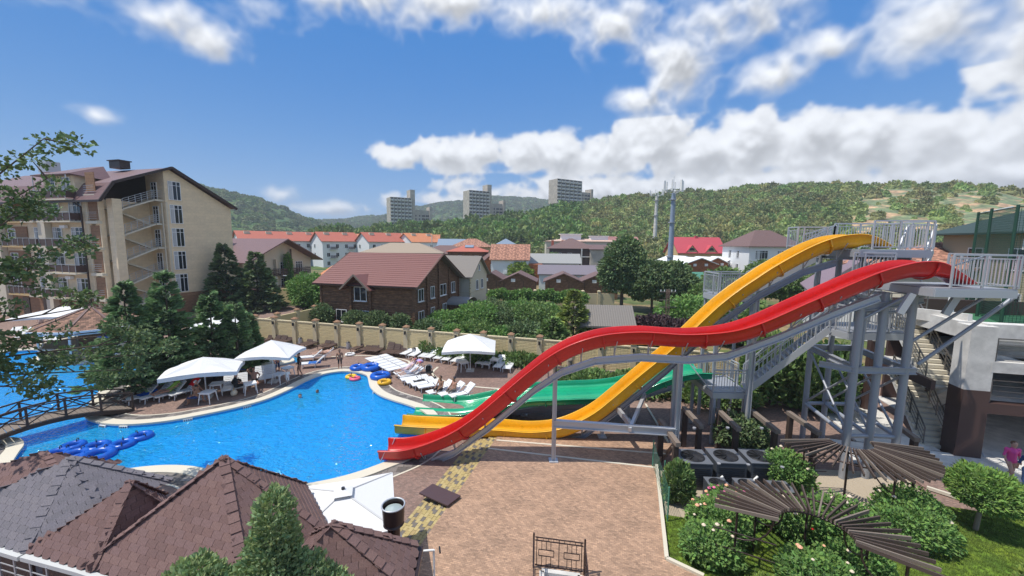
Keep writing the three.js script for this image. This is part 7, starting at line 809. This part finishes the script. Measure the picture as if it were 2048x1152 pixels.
const swimJ = () => ({ pelvis: [0, -.62, 0], chest: [0, -.25, 0], neck: [0, -.02, .01], head: [0, .08, .03], shL: [-.2, -.12, 0], shR: [.2, -.12, 0], elL: [-.42, -.16, .12], elR: [.42, -.15, .14], haL: [-.6, -.14, .26], haR: [.6, -.12, .3], hipL: [-.1, -.66, 0], hipR: [.1, -.66, 0], knL: [-.12, -.95, .16], knR: [.12, -.92, .2], anL: [-.12, -1.15, -.05], anR: [.12, -1.15, 0], toL: [-.12, -1.2, .06], toR: [.12, -1.2, .1] });
const S1 = [.42, .22, .15], S2 = [.52, .32, .24], S3 = [.3, .16, .1], BK = [.015, .015, .018], NV = [.02, .05, .16], WH = [.75, .75, .74];
person('person in a pink blouse and shorts walking on the path past the concrete building', [21.3, .06, -16.1], -.3, stand(.6, .28), { s: S2, t: [.75, .08, .32], b: [.7, .1, .34], sleeve: 1, shorts: 0, o: [.7, .7, .7] }, 1, [.12, .06, .03], 72);
person('person in a navy top and cropped jeans walking beside the one in pink', [21.1, .06, -15.35], 2.7, stand(-.4, .2), { s: S2, t: [.02, .06, .18], b: [.13, .22, .4], sleeve: 1, trousers: 1, o: [.05, .04, .04] }, 1.02, [.02, .015, .015], 72);
person('bare chested person in dark shorts standing at the rim of the children pool', [-17.6, .02, -29.2], 1.2, stand(.3), { s: S1, t: S1, b: NV }, 1.02); person('person in a black swimsuit standing beside the children pool', [-15.7, .02, -28.8], -.8, stand(.2, .1), { s: S1, t: BK, b: BK, shorts: 0 }, .98, [.08, .04, .02]);
person('person in dark shorts standing at the head of the pool', [-13.4, .07, -30.4], .4, stand(.2), { s: S3, t: S3, b: BK }, .86); person('small child in white standing by the second parasol table', [-15.6, .02, -27], .3, stand(), { s: S2, t: WH, b: WH, sleeve: 1 }, .6, [.2, .12, .06]);
person('swimmer with arms spread in the middle of the pool', [-13.7, -.16, -25], .5, swimJ(), { s: S2, t: S2, b: NV }, 1); person('dark haired swimmer behind the first swimmer', [-13, -.18, -25.9], -.3, swimJ(), { s: S3, t: S3, b: BK }, .9); person('child in the toy rings in the pool bay', [-11.7, -.2, -28.7], 0, swimJ(), { s: S2, t: [.7, .1, .2], b: [.7, .1, .2] }, .7, [.3, .15, .06]); person('swimmer in the small children pool', [-20.4, -.25, -31.6], 1, swimJ(), { s: S2, t: S2, b: BK }, .8);
person('sunbather in a green top lying back on an island lounger', [-21.65, .42, -24.45], headTo(.42, -.9), lieJ(.45), { s: S1, t: [.35, .55, .08], b: [.35, .55, .08], shorts: 0 }, 1, [.2, .1, .05]); person('person in a white cap sitting forward under the long parasol', [-19.5, .02, -23.9], 1.6, sitJ(), { s: S1, t: S1, b: [.2, .02, .03] }, 1, [.75, .75, .74]); person('person sitting in dark shorts beside the island table', [-19.2, .02, -23.5], -1.2, sitJ(), { s: S3, t: S3, b: NV }, .9); person('person in black bending under the right end of the long parasol', [-18, .02, -25.3], 2.2, sitJ(), { s: S1, t: BK, b: BK, sleeve: 1 }, 1.02); person('person lying in dark shorts between the two parasols', [-17.5, .42, -26.4], headTo(-.6, -.8), lieJ(.5), { s: S1, t: S1, b: BK }, 1);
person('sunbather lying on a lounger beside the children pool', [-16, .42, -33.2], headTo(.9, -.3), lieJ(.1), { s: S2, t: S2, b: [.5, .3, .2], shorts: 0 }, 1, [.25, .15, .08]);
person('sunbather in a floral dress on the pool bay loungers', [-7.8, .42, -29], headTo(.8, -.6), lieJ(.5), { s: S2, t: [.55, .42, .46], b: [.5, .4, .44] }, 1, [.35, .06, .06]); person('sunbather with pink hat beside the one in the floral dress', [-7.3, .42, -28.4], headTo(.8, -.6), lieJ(.45), { s: S2, t: [.6, .6, .62], b: [.4, .42, .5] }, 1, [.6, .12, .2]); person('tanned person sitting on a lounger behind the green slide end', [-4.6, .02, -25.2], -.6, sitJ(), { s: S3, t: S3, b: BK }, 1); person('tanned person in a dark cap sitting next to the first at the green slide', [-3.7, .02, -25], -.9, sitJ(), { s: S3, t: S1, b: [.1, .1, .1] }, 1, [.03, .03, .05]);
person('person standing on the hotel terrace by the steps', [-51.5, .02, -43], .4, stand(.2), { s: S2, t: [.6, .45, .38], b: [.5, .36, .3] }, 1); person('person in a light top by the hotel doors', [-46.9, .02, -43.6], -.5, stand(.1), { s: S2, t: WH, b: [.3, .25, .22], sleeve: 1 }, 1);
// pushchairs and bags beside the loungers
{ const t = thing('pushchair', 'pushchair with a white and black hood behind the sunbathers', 'pushchair', [-6, 0, -28.4], .7); mb().rod([-.25, .3, .3], [-.25, .95, -.35], .018).rod([.25, .3, .3], [.25, .95, -.35], .018).rod([-.25, .95, -.35], [.25, .95, -.35], .018).rod([-.25, .15, -.3], [-.2, .6, .1], .018).rod([.25, .15, -.3], [.2, .6, .1], .018).build('frame', M.darkmetal, t); mb().box(0, .52, .05, .42, .06, .4).box(0, .72, -.16, .42, .4, .06, 0, -.3).build('seat', M.dark, t); const hd = part(t, 'hood', new THREE.SphereGeometry(.28, 16, 8, 0, Math.PI, 0, 1.8).rotateY(Math.PI).rotateX(-.3), M.white); hd.position.set(0, .82, -.05); for (const [x, z] of [[-.28, .3], [.28, .3], [-.28, -.32], [.28, -.32]]) mb().add(new THREE.TorusGeometry(.12, .025, 6, 16).rotateY(1.57), new THREE.Matrix4().makeTranslation(x, .14, z)).build('wheel', M.dark, t); }
{ const t = thing('sunshade_hood', 'lilac toddler sunshade on a folding chair behind the sunbathers', 'chair', [-7, 0, -29.6], .3); mb().box(0, .4, 0, .4, .05, .4).build('seat', mat(.4, .42, .05, .7), t); const h = part(t, 'hood', new THREE.SphereGeometry(.36, 16, 8, 0, 6.29, 0, 1.3).rotateX(-.5), mat(.42, .33, .62, .7)); h.position.set(0, .75, -.05); for (const [x, z] of [[-.18, .18], [.18, .18], [-.18, -.18], [.18, -.18]]) mb().rod([x, 0, z], [x, .75, z * 1.1], .015).build('leg', M.galv, t); }
[[-6.6, .0, -27.9, 'dark beach bag on the paving behind the flat loungers'], [-18.4, .4, -25.9, 'black bag lying on an island lounger'], [-17.9, 0, -24.9, 'pale bag and sandals left on the island paving']].forEach(([x, y, z, l], i) => { const t = thing('beach_bag', l, 'bag', [x, y, z], i); const g = new THREE.SphereGeometry(.24, 14, 10).scale(1.3, .8, .8).translate(0, .18, 0); const p = g.attributes.position; for (let k = 0; k < p.count; k++) if (p.getY(k) < .05) p.setY(k, .01); g.computeVertexNormals(); part(t, 'body', g, i === 2 ? M.cream : M.dark); part(t, 'strap', new THREE.TorusGeometry(.14, .015, 6, 14), i === 2 ? M.ochre : M.brownmetal).position.set(0, .36, 0); });
scene.fog = new THREE.FogExp2(new THREE.Color(.72, .8, .9), .00035);
scene.traverse(o => { if (o.isMesh) { o.castShadow = true; o.receiveShadow = true; } });
renderer.render(scene, camera);
